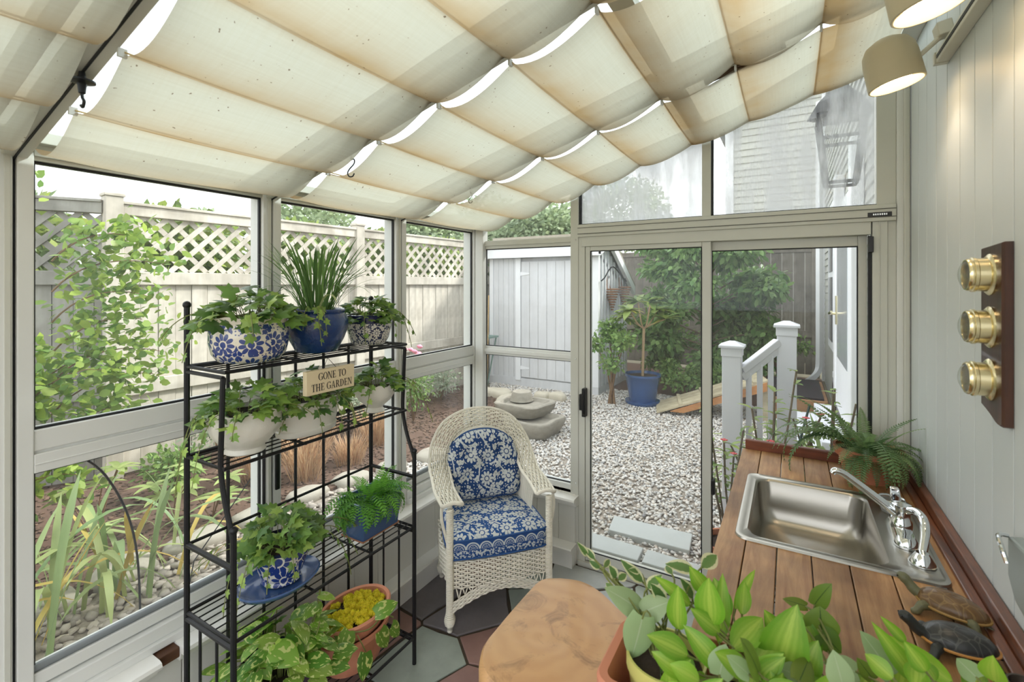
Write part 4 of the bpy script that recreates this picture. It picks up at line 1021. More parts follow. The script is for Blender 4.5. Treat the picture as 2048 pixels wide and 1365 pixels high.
def tuft(name, label, loc, n, L, r, mat, seed, cat='grass', w=0.008, group=None, lean=0.6):
    t = thing(name, label, cat, loc, 0, group); rng = np.random.default_rng(seed); out = []
    a = rng.uniform(0, 2*PI, n); l = L*rng.uniform(.55, 1.1, n); b = np.stack([np.cos(a)*r*rng.uniform(0, .4, n), np.sin(a)*r*rng.uniform(0, .4, n), np.zeros(n)], 1)
    e = b + np.stack([np.cos(a)*l*lean*rng.uniform(.2, 1, n), np.sin(a)*l*lean*rng.uniform(.2, 1, n), l*rng.uniform(.6, 1, n)], 1)
    mid = (b+e)/2 + np.stack([np.zeros(n), np.zeros(n), l*0.15], 1); s = np.stack([-np.sin(a), np.cos(a), np.zeros(n)], 1)*w
    V = np.concatenate([np.stack([b-s*.6, b+s*.6, mid+s, mid-s], 1), np.stack([mid-s, mid+s, e+s*.1, e-s*.1], 1)])
    quads('blades', V, mat, t)['kind'] = 'stuff'; return t
for k, (x, y, lb) in enumerate([(-3.75,2.75,'dry tan stalks tuft behind the middle of the plant stand'), (-4.3,3.3,'dry reddish stalks tuft at the fence behind the sign'), (-4.05,2.5,'dry tan tuft behind the white oval bowl'), (-3.9,3.7,'dry brown tuft by the third window'), (-3.7,3.2,'dry straw tuft low behind the fern box')]):
    tuft('dry_perennial', lb, (x, y, 0.015), 260, 0.5 if k != 4 else 0.3, 0.4, DRY, 200+k, 'plant', 0.004, 'dried perennials in the mulch bed')
# iris leaves
IRIS = leaf_mat('iris_leaf', (136, 164, 112), (176, 186, 122), 0.18, 0.35, 0.5)
IRISY = leaf_mat('iris_leaf_yellow', (204, 186, 104), (190, 160, 84), 0.15, 0.35, 0.6)
def blade_mesh(name, L, w, bend, lean, mat, n=9, fold=0.12):
    vs = []; fs = []; x = 0.0; z = 0.0; an = lean; pts = []
    for i in range(n+1):
        t = i/n; ww = w*(0.75+0.6*t)*(1-max(0, (t-0.72)/0.28)**1.6)*0.5 + 0.0006
        pts.append((x, z, ww)); an += bend*(0.3+1.4*t)/n; x += math.sin(an)*L/n; z += math.cos(an)*L/n
    for x, z, ww in pts: vs += [(x, -ww, z), (x+ww*fold*2, 0, z-ww*fold), (x, ww, z)]
    for i in range(n): a = 3*i; fs += [(a, a+1, a+4, a+3), (a+1, a+2, a+5, a+4)]
    me = bpy.data.meshes.new(name); me.from_pydata(vs, [], fs); me.materials.append(mat); me.polygons.foreach_set('use_smooth', [True]*len(fs)); return me
ib = [blade_mesh('leaf', L, 0.030, b_, l_, IRIS) for L, b_, l_ in ((0.78, 0.5, 0.12), (0.82, 1.9, 0.2), (0.85, 2.7, 0.2), (0.74, 2.2, 0.45), (0.62, 0.3, 0.3))] + [blade_mesh('leaf', 0.75, 0.026, 1.8, 0.5, IRISY), blade_mesh('leaf', 0.6, 0.03, 0.3, 0.3, IRISY)]
def iris(label, x, y, n, seed, s=1.0, spread=0.22, yellow=True):
    t = thing('iris_clump', label, 'iris', (x, y, 0.0), 0, 'iris clumps in the garden'); rg = random.Random(seed)
    for k in range(n):
        me = ib[rg.choice([0,0,1,1,2,2,3,3,4] + ([5,6] if yellow else []))]; a = rg.uniform(0, 2*PI)
        inst('leaf', me, t, Matrix.Translation((rg.uniform(-1,1)*spread, rg.uniform(-1,1)*spread, 0)) @ Matrix.Rotation(a, 4, 'Z') @ Matrix.Scale(s*rg.uniform(.75, 1.1), 4))
    return t
iris('big arching iris clump outside the first window, nearer the camera', -3.12, 0.62, 32, 1)
iris('arching iris clump in front of the dry leaves, middle of the window', -3.25, 1.08, 30, 2)
iris('iris clump beside the plant stand post', -3.22, 1.42, 14, 3, 0.9)
iris('upright iris clump behind the porch railing', -0.06, 4.42, 22, 4, 1.0, 0.10, False)
iris('upright iris clump right of the tall porch post', 0.20, 4.40, 20, 5, 1.0, 0.08, False)
# low perennials with palmate leaves
PER = leaf_mat('perennial_leaf', (146, 170, 102), (178, 192, 124), 0.18, 0.4, 0.5)
def lance(name, L, w, mat, curve=0.25, n=5):
    """lance leaf along +y, uv x across -1..1, y along"""
    vs = []; fs = []; us = []
    for i in range(n+1):
        t = i/n; ww = w*0.5*math.sin(PI*min(1, 0.04+t**0.8*0.96))**0.8; zz = -curve*L*t*t
        vs += [(-ww, L*t, zz+ww*0.25), (0, L*t, zz), (ww, L*t, zz+ww*0.25)]
    for i in range(n):
        a = 3*i; t0, t1 = i/n, (i+1)/n
        fs += [(a, a+1, a+4, a+3), (a+1, a+2, a+5, a+4)]; us += [((-1,t0),(0,t0),(0,t1),(-1,t1)), ((0,t0),(1,t0),(1,t1),(0,t1))]
    return MB().add(vs, fs, us), mat
def leafmesh(name, L, w, mat, curve=0.25, n=5):
    mb, m_ = lance(name, L, w, mat, curve, n); me = mb.mesh(name); me.materials.append(mat); me.polygons.foreach_set('use_smooth', [True]*len(me.polygons)); return me
pl_ = leafmesh('leaf', 0.15, 0.05, PER)
for k, (x, y, h, lb) in enumerate([(-3.85,1.72,.40,'small perennial with palmate leaves left of the plant stand'), (-3.7,1.92,.30,'low perennial with palmate leaves behind the stand post'), (-4.05,1.35,.5,'leafy perennial behind the iris tips')]):
    t = thing('perennial', lb, 'plant', (x, y, 0.0), 0, 'small perennials in the mulch bed'); rg = random.Random(30+k); cm = MB()
    for q in range(5):
        e = Vector((rg.uniform(-.14,.14), rg.uniform(-.14,.14), h*rg.uniform(.6,1))); cm.tube([(0,0,0), e*0.6+Vector((0,0,.05)), e], 0.004, 5)
        for a in range(6):
            an = 2*PI*a/6+q; inst('leaf', pl_, t, frame_mtx(e, (math.cos(an), math.sin(an), 0.25), (0,0,1), rg.uniform(.75, 1.15)))
    cm.build('stem', CANE, t)
# dogwood tree, shrub, potted tree near the shed
dw = thing('dogwood_tree', 'leafy dogwood tree in front of the back fence', 'tree', (-1.25, 8.7, 0))
trunk([(0,0,0), (0.05,0,0.8), (0.0,0.1,1.8), (0.05,0,2.6)], [0.06,0.05,0.035,0.02], dw)
rg = random.Random(77); bl = []; bm2 = MB()
for k in range(30):
    a = rg.uniform(0, 2*PI); z = 0.5+2.2*k/30; rad = (1.05 if z > 1.3 else 0.95)*rg.uniform(.35, 1.0)
    c = (math.cos(a)*rad, math.sin(a)*rad*0.8, z); bm2.tube([(0,0,z*0.8), (c[0]*.5,c[1]*.5,z*0.95), c], [0.014,0.01,0.005], 5); bl.append((330, c, (0.40, 0.36, 0.19)))
bm2.build('branches', BARK, dw, smooth=True); crown('crown', bl, 0.14, 0.07, GREEN_TREE, dw, 181, droop=0.75, shell=0.15)
for k, (x, y, h, r, lb) in enumerate([(-2.25,6.75,1.15,.42,'bushy multi-stem shrub at the shed corner'), (-0.75,8.9,.75,.6,'low dark green undergrowth behind the ramp'), (-1.95,8.7,.55,.4,'green shrub between shed and dogwood'), (-0.15,9.6,.8,.4,'shrub by the downspout'), (-1.45,7.9,.42,.40,'low leafy groundcover behind the blue pot'), (-0.95,7.85,.40,.38,'low leafy groundcover at the back of the ramp'), (-1.9,9.4,1.0,.55,'dark shrub under the dogwood tree'), (-0.7,9.7,1.0,.55,'dark shrub against the back fence')]):
    t = thing('garden_shrub', lb, 'shrub', (x, y, 0), 0, 'shrubs near the shed'); cm = MB(); rg = random.Random(k+60); bl = []
    for q in range(7):
        a = rg.uniform(0, 6.3); c = (math.cos(a)*r*rg.uniform(.2,.9), math.sin(a)*r*rg.uniform(.2,.9), h*rg.uniform(.5,1)); cm.tube([(rg.uniform(-.06,.06),rg.uniform(-.06,.06),0), (c[0]*.3,c[1]*.3,h*.45), c], [0.018,0.012,0.005], 6); bl.append((170, c, (r*.5, r*.5, r*.36)))
    cm.build('stems', CANE, t, smooth=True); crown('foliage', bl, 0.075, 0.042, GREEN_SHRUB if k != 1 else GREEN_TREE, t, 190+k, shell=0.1)
BGL = M('blue_glaze', (52, 84, 134), 0.25, 0, 0.2, 8, coat=0.5)
bp = thing('potted_tree', 'small bare-stemmed tree in a blue glazed pot on a saucer', 'potted tree', (-1.87, 7.0, 0.0))
MB().lathe([(0.235,0.0),(0.25,0.02),(0.25,0.05),(0.21,0.05)], 28).build('saucer', BGL, bp, smooth=True)
MB().lathe([(0.185,0.05),(0.20,0.10),(0.225,0.28),(0.25,0.40),(0.262,0.41),(0.262,0.44),(0.245,0.44),(0.235,0.40)], 28, cap=False).build('pot', BGL, bp, smooth=True)
MB().lathe([(0.02,0.405),(0.24,0.40)], 20).build('soil', SOIL, bp)
tp_ = MB().tube(spline([(0,0,0.38),(0.01,0,0.8),(0.02,0,1.12)], 5), 0.020, 8)
ends = []
for k in range(6):
    a = 2*PI*k/6; e = Vector((0.02+0.30*math.cos(a), 0.25*math.sin(a), 1.25+0.12*(k % 3))); tp_.tube(spline([(0.02,0,1.10), (0.02+0.12*math.cos(a), 0.1*math.sin(a), 1.17), e], 4), 0.011, 6); ends.append(e)
tp_.build('trunk', M('tan_bark', (176, 150, 118), 0.8, 0, 0.2, 30), bp, smooth=True)
for me_, nn in ((leafmesh('leaf', 0.28, 0.10, leaf_mat('potted_tree_leaf', (98, 128, 66), (150, 168, 86), 0.25, 0.4)), 18), (leafmesh('leaf', 0.26, 0.07, leaf_mat('potted_tree_leaf_yellow', (206, 200, 96), (190, 190, 90), 0.1, 0.4)), 2)):
    for k, e in enumerate(ends):
        for q in range(nn):
            an = rg.uniform(0, 6.3); inst('leaf', me_, bp, frame_mtx(e, (math.cos(an), math.sin(an), rg.uniform(-.3, .8)), (0,0,1), rg.uniform(.7,1.1)))
# crown-of-thorns plants outside the door
TERRA = M('terracotta', (190, 116, 84), 0.8, 0, 0.14, 10, 0.25, 60, rgb2=(200, 132, 100))
THORN = M('thorny_stem', (124, 108, 88), 0.85, 0, 0.3, 60)
EUL = leafmesh('leaf', 0.06, 0.026, leaf_mat('euphorbia_leaf', (116, 148, 72), (168, 186, 92), 0.2, 0.35))
RED = M('red_bract', (220, 84, 88), 0.5)
for k, (x, y, s_, n_, lb) in enumerate([(-0.315, 3.04, 0.9, 10, 'crown of thorns in terracotta pot right outside the sliding door'), (-0.10, 3.22, 1.15, 8, 'taller crown of thorns in terracotta pot with a green stake'), (0.20, 3.30, 1.0, 7, 'crown of thorns in terracotta pot in front of the white storm door')]):
    t = thing('potted_euphorbia', lb, 'potted plant', (x, y, 0.0), 0, 'crown of thorns pots outside'); rg = random.Random(90+k)
    zb = 0.30 if k else 0.25
    MB().lathe([(0.09,0.03),(0.13,zb-0.05),(0.145,zb-0.05),(0.145,zb),(0.13,zb),(0.125,zb-0.03)], 24, cap=False).lathe([(0.09,0.03),(0.02,0.03)],24,cap=False).build('pot', TERRA, t, smooth=True)
    MB().lathe([(0.02,zb-0.03),(0.126,zb-0.035)], 18).build('soil', SOIL, t)
    MB().box(-0.08,0.08,-0.08,0.08,-0.02,0.032).build('pot_foot', TERRA, t)
    sm = MB()
    for q in range(n_):
        a = rg.uniform(0, 6.3); h = rg.uniform(.35, .85)*s_; e = Vector((math.cos(a)*0.30*s_*rg.uniform(.3,1), math.sin(a)*0.10*s_, zb+h)); pts = spline([(rg.uniform(-.05,.05), rg.uniform(-.05,.05), zb-0.04), (e.x*.5, e.y*.4, zb+h*.5), e], 6); sm.tube(pts, 0.0055, 6)
        for p in pts[2:]:
            for w_ in range(3):
                an = rg.uniform(0, 6.3); sm.tube([p, p+Vector((math.cos(an)*.018, math.sin(an)*.018, .004))], [0.0018, 0.0004], 4)
        for w_ in range(12):
            p = pts[-1-(w_ % 6)]; an = rg.uniform(0, 6.3); inst('leaf', EUL, t, frame_mtx(p, (math.cos(an), math.sin(an), rg.uniform(0,.6)), (0,0,1), rg.uniform(.8,1.3)*s_))
        if k == 0 and q % 2 == 0 or q == 3:
            fm = MB()
            for w_ in range(4): fm.sphere((e.x+0.012*math.cos(w_*1.6), e.y+0.012*math.sin(w_*1.6), e.z+0.02), 0.009, 0.009, 0.004, 7, 4)
            fm.build('bract', RED, t, smooth=True)
    sm.build('stem', THORN, t, smooth=True)
    if k == 1: MB().bar((0.02, 0.02, zb-0.04), (0.20, 0.05, zb+0.75), 0.030, 0.006).build('plant_stake', M('dark_green_stake', (34, 66, 62), 0.4), t)

# ================================================================ counter, sink, wall things
CW = wood('worn_teak_plank', (222, 176, 122), (164, 112, 68), 'Y', 0.5, 0.18, 1.0, 0.05, 0.15, blot_=1.0)
CD = wood('dark_stained_board', (156, 94, 60), (84, 48, 32), 'Y', 0.42, 0.05, 1.0, 0.25, 0.1)
CDX = wood('dark_stained_end_board', (150, 80, 48), (100, 52, 32), 'X', 0.42, 0.05, 1.0, 0.25, 0.1)
ct = thing('potting_counter', 'worn teak plank counter with dark raised edge along the board wall', 'counter', (0.12, 1.95, 0))
def cbox(x0, x1, y0, y1, z0, z1): return MB().box(x0-0.12, x1-0.12, y0-1.95, y1-1.95, z0, z1)
edges = [-0.213, -0.126, -0.036, 0.057, 0.155, 0.257, 0.357, 0.437]
for k in range(7):
    x0, x1 = edges[k]+0.0016, edges[k+1]-0.0016
    segs = [(1.225, 2.735)] if k in (0,) else [(1.225, 1.795), (2.345, 2.735)]
    if k == 6: segs = [(1.225, 2.735)]; x0 = 0.392
    for y0, y1 in segs: cbox(x0, x1, y0, y1, 0.868, 0.900).build('plank', CW, ct, bevel=0.002)
    if k == 6:
        for y0, y1 in ((1.225, 1.752), (2.388, 2.735)): cbox(0.3586, 0.391, y0, y1, 0.868, 0.9).build('plank', CW, ct, bevel=0.002)
cbox(0.440, 0.4685, 1.225, 2.745, 0.86, 0.945).build('backsplash', CD, ct, bevel=0.004)
cbox(0.412, 0.440, 1.225, 2.735, 0.899, 0.912).build('backsplash_ledge', CD, ct, bevel=0.004)
cbox(-0.200, 0.438, 2.736, 2.762, 0.862, 0.948).build('end_board', CDX, ct, bevel=0.007)
cbox(-0.205, -0.182, 1.23, 2.73, 0.80, 0.867).build('apron', CD, ct)
cbox(-0.18, 0.44, 1.24, 1.265, 0.80, 0.867).build('apron', CD, ct)
for x in (-0.19, 0.40):
    for y in (1.25, 2.69): cbox(x, x+0.05, y, y+0.05, 0.0, 0.866).build('leg', CD, ct)

sk = thing('sink', 'stainless steel single bowl sink set into the counter', 'sink', (0.117, 2.07, 0.9))
def rr(x0, x1, y0, y1, r, z): return rrect(x0-0.117, x1-0.117, y0-2.07, y1-2.07, r, z, 6)
rim = [rr(-0.163, 0.397, 1.755, 2.385, 0.04, 0.0), rr(-0.161, 0.395, 1.757, 2.383, 0.04, 0.006), rr(-0.150, 0.386, 1.768, 2.372, 0.036, 0.008), rr(-0.142, 0.382, 1.775, 2.366, 0.034, 0.004),
       rr(-0.128, 0.262, 1.792, 2.348, 0.05, 0.004), rr(-0.120, 0.255, 1.80, 2.34, 0.05, -0.004), rr(-0.112, 0.246, 1.81, 2.33, 0.05, -0.10), rr(-0.105, 0.238, 1.818, 2.322, 0.06, -0.150), rr(-0.085, 0.218, 1.838, 2.30, 0.06, -0.170), rr(0.04, 0.09, 2.04, 2.09, 0.022, -0.176)]
MB().loft(rim, False, True).build('bowl', STEEL, sk, smooth=True)
MB().lathe([(0.045, -0.174), (0.043, -0.170), (0.032, -0.172), (0.005, -0.176)], 20, (-0.052, 0.0, 0)).build('drain', CHROME, sk, smooth=True)

fc = thing('faucet', 'chrome two-handle faucet with long low spout', 'faucet', (0.325, 2.05, 0.905))
MB().loft([rrect(-0.034, 0.034, -0.115, 0.105, 0.033, 0.0), rrect(-0.034, 0.034, -0.115, 0.105, 0.033, 0.012), rrect(-0.022, 0.022, -0.10, 0.09, 0.021, 0.03)], True, True).build('base_plate', CHROME, fc, smooth=True)
MB().lathe([(0.030, 0.02), (0.030, 0.045), (0.024, 0.055), (0.024, 0.088), (0.027, 0.094), (0.027, 0.102), (0.008, 0.108)], 24).build('hub', CHROME, fc, smooth=True)
MB().tube(spline([(-0.01, 0.0, 0.066), (-0.06, -0.006, 0.104), (-0.12, -0.016, 0.150), (-0.165, -0.024, 0.182), (-0.188, -0.028, 0.188), (-0.196, -0.03, 0.178)], 6), [0.016]+[0.0150-0.00018*i for i in range(30)], 12).build('spout', CHROME, fc, smooth=True)
lv = MB().lathe([(0.022, 0.015), (0.019, 0.05), (0.012, 0.062)], 18, (0.004, 0.085, 0)).loft([[(0.0+a*0.012, 0.085+b*0.016, 0.055) for a, b in ((-1,-1),(1,-1),(1,1),(-1,1))], [(-0.004+a*0.016, 0.088+b*0.012, 0.09) for a, b in ((-1,-1),(1,-1),(1,1),(-1,1))], [(-0.006+a*0.013, 0.09+b*0.01, 0.125) for a, b in ((-1,-1),(1,-1),(1,1),(-1,1))]], True, True).build('handle', CHROME, fc, smooth=True, bevel=0.003)
MB().tube(spline([(0.012, -0.012, 0.088), (0.030, -0.04, 0.100), (0.040, -0.085, 0.098), (0.038, -0.125, 0.075), (0.024, -0.165, 0.02)], 6), [0.013]*10+[0.0125]*10+[0.012]*5, 12).build('swan_handle', CHROME, fc, smooth=True)
MB().lathe([(0.034, 0.0), (0.034, 0.006), (0.020, 0.026), (0.016, 0.034)], 20, (0.020, -0.185, 0)).build('escutcheon', CHROME, fc, smooth=True)
gk = thing('strainer', 'clear plastic sink strainer cup leaning behind the faucet', 'strainer', (0.325, 2.235, 0.906))
CLEAR = glass_mat('clear_plastic', 0.25, tint=(0.86, 0.86, 0.83, 1))
MB().lathe([(0.030, 0.0), (0.036, 0.02), (0.040, 0.045), (0.036, 0.047), (0.030, 0.02)], 24).build('cup', CLEAR, gk, smooth=True)
MB().lathe([(0.040, 0.044), (0.043, 0.047), (0.040, 0.051)], 24, cap=False).build('rim', CHROME, gk, smooth=True)

# three brass instruments on a walnut plaque
pq = thing('weather_station', 'dark walnut plaque with three brass gauges on the board wall', 'wall gauge', (0.470, 1.689, 1.40))
pts = [(-0.077, 0.0), (-0.066, -0.004), (-0.05, -0.005), (-0.035, -0.003), (-0.015, 0.003), (0.01, 0.010), (0.04, 0.017), (0.077, 0.024)]
out = [(y, z) for y, z in pts] + [(0.077, 0.448), (-0.077, 0.455)]
MB().loft([[(-0.0005, y, z) for y, z in out], [(-0.016, y, z) for y, z in out], [(-0.021, y*0.93, 0.004+z*0.985) for y, z in out]], True, True).build('plaque', WALNUT, pq)
FACE = M('gauge_dial', (226, 222, 206), 0.4, 0, 0.05, 20)
LENS = glass_mat('gauge_glass', 0.10, tint=(0.95, 0.97, 0.95, 1))
for z in (0.375, 0.239, 0.103):
    g = thing('gauge', None, None); g.parent = pq; g.location = (-0.021, 0.0, z); g.rotation_euler = (0, -PI/2, 0)
    MB().lathe([(0.054, 0.0), (0.054, 0.004), (0.048, 0.009), (0.044, 0.010), (0.043, 0.030), (0.0455, 0.032), (0.0455, 0.038), (0.042, 0.040), (0.0425, 0.046), (0.040, 0.050), (0.037, 0.050), (0.036, 0.030)], 32, cap=False).build('brass_case', BRASS, g, smooth=True)
    MB().lathe([(0.036, 0.029), (0.004, 0.029)], 24).build('dial', FACE, g)
    MB().bar((0, 0, 0.032), (0.02, 0.012, 0.032), 0.002, 0.001).build('needle', BLACKP, g)
    MB().lathe([(0.037, 0.048), (0.030, 0.056), (0.018, 0.061), (0.004, 0.063)], 24).build('crystal', LENS, g, smooth=True)

# light track with two can heads
CREAM = M('cream_enamel', (196, 184, 156), 0.45, 0, 0.04)
TRK = M('white_track', (214, 212, 200), 0.4)
def lamp_glow():
    t = NT('lamp_face'); t.p(Base_Color=(1, 0.9, 0.75, 1), Emission_Color=(1.0, 0.74, 0.42, 1), Emission_Strength=6.0); return t.m
GLOW = lamp_glow()
CANIN = M('can_inside', (240, 226, 196), 0.5)
tr_ = thing('light_track', 'white light track running along the top of the board wall', 'light track', (0.470, 1.2, 2.53))
MB().box(-0.036, -0.0005, -1.4, 0.95, -0.018, 0.018).build('rail', TRK, tr_, bevel=0.002)
MB().box(-0.0375, -0.035, -1.4, 0.94, -0.006, 0.006).build('slot', GASKET, tr_)
MB().box(-0.040, -0.0005, 0.95, 0.975, -0.02, 0.02).build('end_cap', TRK, tr_, bevel=0.002)
for k, (y, lb, dx) in enumerate(((2.06, 'cream can spotlight at the far end of the track, lit warm', 0.0), (1.53, 'cream can spotlight nearer the camera, cut by the top edge', 0.0))):
    t = thing('track_spotlight', lb, 'spotlight', (0.30 if k == 0 else 0.285, y, 2.50), 0, 'spotlights on the wall track')
    t.rotation_euler = (0.02, -0.20, 0)
    MB().lathe([(0.078, -0.072), (0.080, -0.070), (0.078, 0.02), (0.074, 0.05), (0.060, 0.075), (0.035, 0.090), (0.006, 0.094)], 36, cap=False).build('can', CREAM, t, smooth=True)
    MB().lathe([(0.078, -0.072), (0.074, -0.072), (0.070, -0.040), (0.064, -0.012), (0.03, 0.0)], 36, cap=False).build('reflector', CANIN, t, smooth=True)
    MB().lathe([(0.056, -0.040), (0.050, -0.050), (0.03, -0.055), (0.004, -0.056)], 28).build('bulb', GLOW, t, smooth=True)
    MB().tube([(0.072, 0, -0.002), (0.155, 0, 0.048)], 0.008, 8).build('arm', TRK, t, smooth=True)
    MB().box(0.128, 0.168, -0.03, 0.03, 0.034, 0.078).build('track_adapter', TRK, t, bevel=0.004)
    ld = bpy.data.lights.new('spot_bulb', 'SPOT'); ld.energy = 1.9; ld.color = (1.0, 0.80, 0.60); ld.spot_size = math.radians(105); ld.spot_blend = 0.6; ld.shadow_soft_size = 0.04
    lo = bpy.data.objects.new('spot_bulb', ld); COL.objects.link(lo); lo.parent = t; lo.location = (0, 0, -0.062)

# hooks on the rafters
def s_hook(x, y, z, s_, mat, label):
    p = [(0, 0, 0.0), (0.010, 0, 0.004), (0.014, 0, -0.004), (0.010, 0, -0.018), (-0.006, 0, -0.036), (-0.014, 0, -0.052), (-0.008, 0, -0.066), (0.006, 0, -0.066), (0.013, 0, -0.054)]
    t = thing('rafter_hook', label, 'hook', (x, y, z), 0.5)
    MB().tube(spline([tuple(c*s_ for c in q) for q in p], 4), 0.0028*s_, 6).build('s_hook', mat, t, smooth=True)
    MB().tube([(0.0, 0, 0.0), (0.0, 0, 0.035)], 0.002, 6).build('screw_eye', mat, t)
s_hook(-1.45, RY[2]+0.012, zh(-1.45)-0.012, 0.95, IRON, 'dark S hook hanging from the rafter over the plant stand')
s_hook(-1.45, RY[3]+0.012, zh(-1.45)-0.012, 0.72, M('grey_wire', (150, 140, 120), 0.5), 'small grey S hook hanging from the far rafter')
t = thing('rafter_hook', 'black swivel plant hook with round plate on the first rafter', 'hook', (-1.45, RY[1], zh(-1.45)+0.016))
MB().lathe([(0.006, 0.0), (0.008, -0.015), (0.026, -0.020), (0.026, -0.024), (0.009, -0.028), (0.007, -0.05), (0.004, -0.052)], 18).build('swivel', IRON, t, smooth=True)
MB().tube(spline([(0, 0, -0.05), (0.003, 0, -0.062), (0.012, 0, -0.072), (0.004, 0, -0.084), (-0.006, 0, -0.078)], 4), 0.0035, 6).build('hook', IRON, t, smooth=True)
# metal holder on the wall near the picture edge
hp = thing('wall_dispenser', 'grey metal holder on the board wall at the picture edge', 'holder', (0.470, 1.45, 1.16))
MB().loft([[(-0.0005, 0.11, 0.0), (-0.0005, -0.12, 0.02), (-0.0005, -0.12, -0.17), (-0.0005, 0.07, -0.14), (-0.0005, 0.11, -0.09)], [(-0.03, 0.10, 0.0), (-0.03, -0.12, 0.02), (-0.03, -0.12, -0.16), (-0.03, 0.06, -0.13), (-0.03, 0.10, -0.09)]], True, True).build('plate', M('galvanised_metal', (158, 166, 164), 0.4, 0.5, 0.1), hp, bevel=0.006)
MB().tube(spline([(-0.03, 0.10, 0.0), (-0.05, 0.08, 0.005), (-0.055, 0.04, -0.01), (-0.05, 0.03, -0.035)], 5), 0.005, 8).build('clasp', CHROME, hp, smooth=True)

# ---------------------------------------------------------------- turtles
def turtle(label, loc, head, s_, shell_rgb, line_rgb, skin_rgb, rim_rgb):
    t = thing('turtle_figurine', label, 'turtle', loc, head); sk_ = M('turtle_skin', skin_rgb, 0.5, 0, 0.2, 60, 0.3, 120)
    # body (front is +x): belly, neck with head, four legs, tail in one surface
    m_ = MB(); m_.sphere((0, 0, 0.020), 0.062, 0.040, 0.014, 16, 8)
    m_.tube(spline([(0.035, 0, 0.024), (0.068, 0, 0.034), (0.084, 0, 0.050), (0.096, 0, 0.060), (0.108, 0, 0.058)], 4), [0.015]*3+[0.0135]*4+[0.0125]*3+[0.0135]*3+[0.012]*2+[0.008]*2, 10)
    for sx, sy in ((1, 1), (1, -1), (-1, 1), (-1, -1)):
        m_.tube(spline([(sx*0.035, sy*0.024, 0.022), (sx*0.05, sy*0.042, 0.022), (sx*0.058, sy*0.050, 0.008), (sx*0.070, sy*0.054, 0.005)], 3), [0.012]*4+[0.010]*3+[0.008]*2+[0.005], 8)
    m_.tube([(-0.05, 0, 0.018), (-0.085, 0.004, 0.010)], [0.008, 0.002], 8)
    m_.v = [(x*s_, y*s_, z*s_) for x, y, z in m_.v]
    b = m_.build('body', sk_, t, smooth='full'); rmd = b.modifiers.new('remesh', 'REMESH'); rmd.mode = 'VOXEL'; rmd.voxel_size = 0.0026*s_; rmd.use_smooth_shade = True
    tm = NT('turtle_shell'); vec = tm.coord('Object')
    vo = tm.node('ShaderNodeTexVoronoi', feature='DISTANCE_TO_EDGE'); vo.inputs['Scale'].default_value = 38/s_; tm.link(vec, vo.inputs['Vector'])
    nz1 = tm.noise(vec, 110, 3, 0.6); f = tm.math('LESS_THAN', vo.outputs['Distance'], 0.035)
    tm.p(Base_Color=tm.mix(f, tm.mix(nz1, shade(lin(shell_rgb), 0.7), shade(lin(shell_rgb), 1.3)), lin(line_rgb)), Roughness=0.35); tm.bump(vo.outputs['Distance'], 0.5, 0.004)
    rings = []
    for k in range(9):
        a = PI/2*k/8; q = math.cos(a)**0.8 if k < 8 else 0.02
        rings.append([((-0.004+0.070*q*math.cos(2*PI*i/24)*(1.04 if math.cos(2*PI*i/24) < 0 else 1.0))*s_, 0.047*q*math.sin(2*PI*i/24)*s_, (0.026+0.034*math.sin(a)+0.002*math.cos(2*PI*i/24*1))*s_) for i in range(24)])
    MB().loft(rings, True, True).build('shell', tm.m, t, smooth=True)
    MB().tube([((-0.004+0.071*math.cos(2*PI*i/28)*(1.04 if math.cos(2*PI*i/28) < 0 else 1))*s_, 0.048*math.sin(2*PI*i/28)*s_, 0.0255*s_) for i in range(28)], 0.0032*s_, 6, closed=True).build('shell_rim', M('shell_rim', rim_rgb, 0.4), t, smooth=True)
    for sy in (-1, 1): MB().sphere((0.106*s_, sy*0.0105*s_, 0.063*s_), 0.0022*s_, n=8, m=5).build('eye', BLACKP, t)
turtle('brown turtle figurine stretching its neck beside the sink', (0.352, 1.612, 0.9005), PI-0.34, 0.98, (104, 78, 50), (128, 102, 64), (104, 104, 76), (156, 124, 70))
turtle('black turtle figurine with amber rim in front of the brown one', (0.330, 1.462, 0.9005), PI+0.12, 0.98, (50, 50, 52), (80, 80, 78), (46, 48, 46), (196, 140, 74))
dj = thing('dark_jar', 'dark bronze round jar at the lower corner of the counter', 'jar', (0.405, 1.325, 0.9005))
MB().lathe([(0.022, 0), (0.032, 0.015), (0.034, 0.035), (0.028, 0.05), (0.031, 0.056), (0.027, 0.056), (0.024, 0.04), (0.004, 0.02)], 28).build('jar_body', M('dark_bronze', (74, 64, 56), 0.4, 0.5, 0.2), dj, smooth=True)

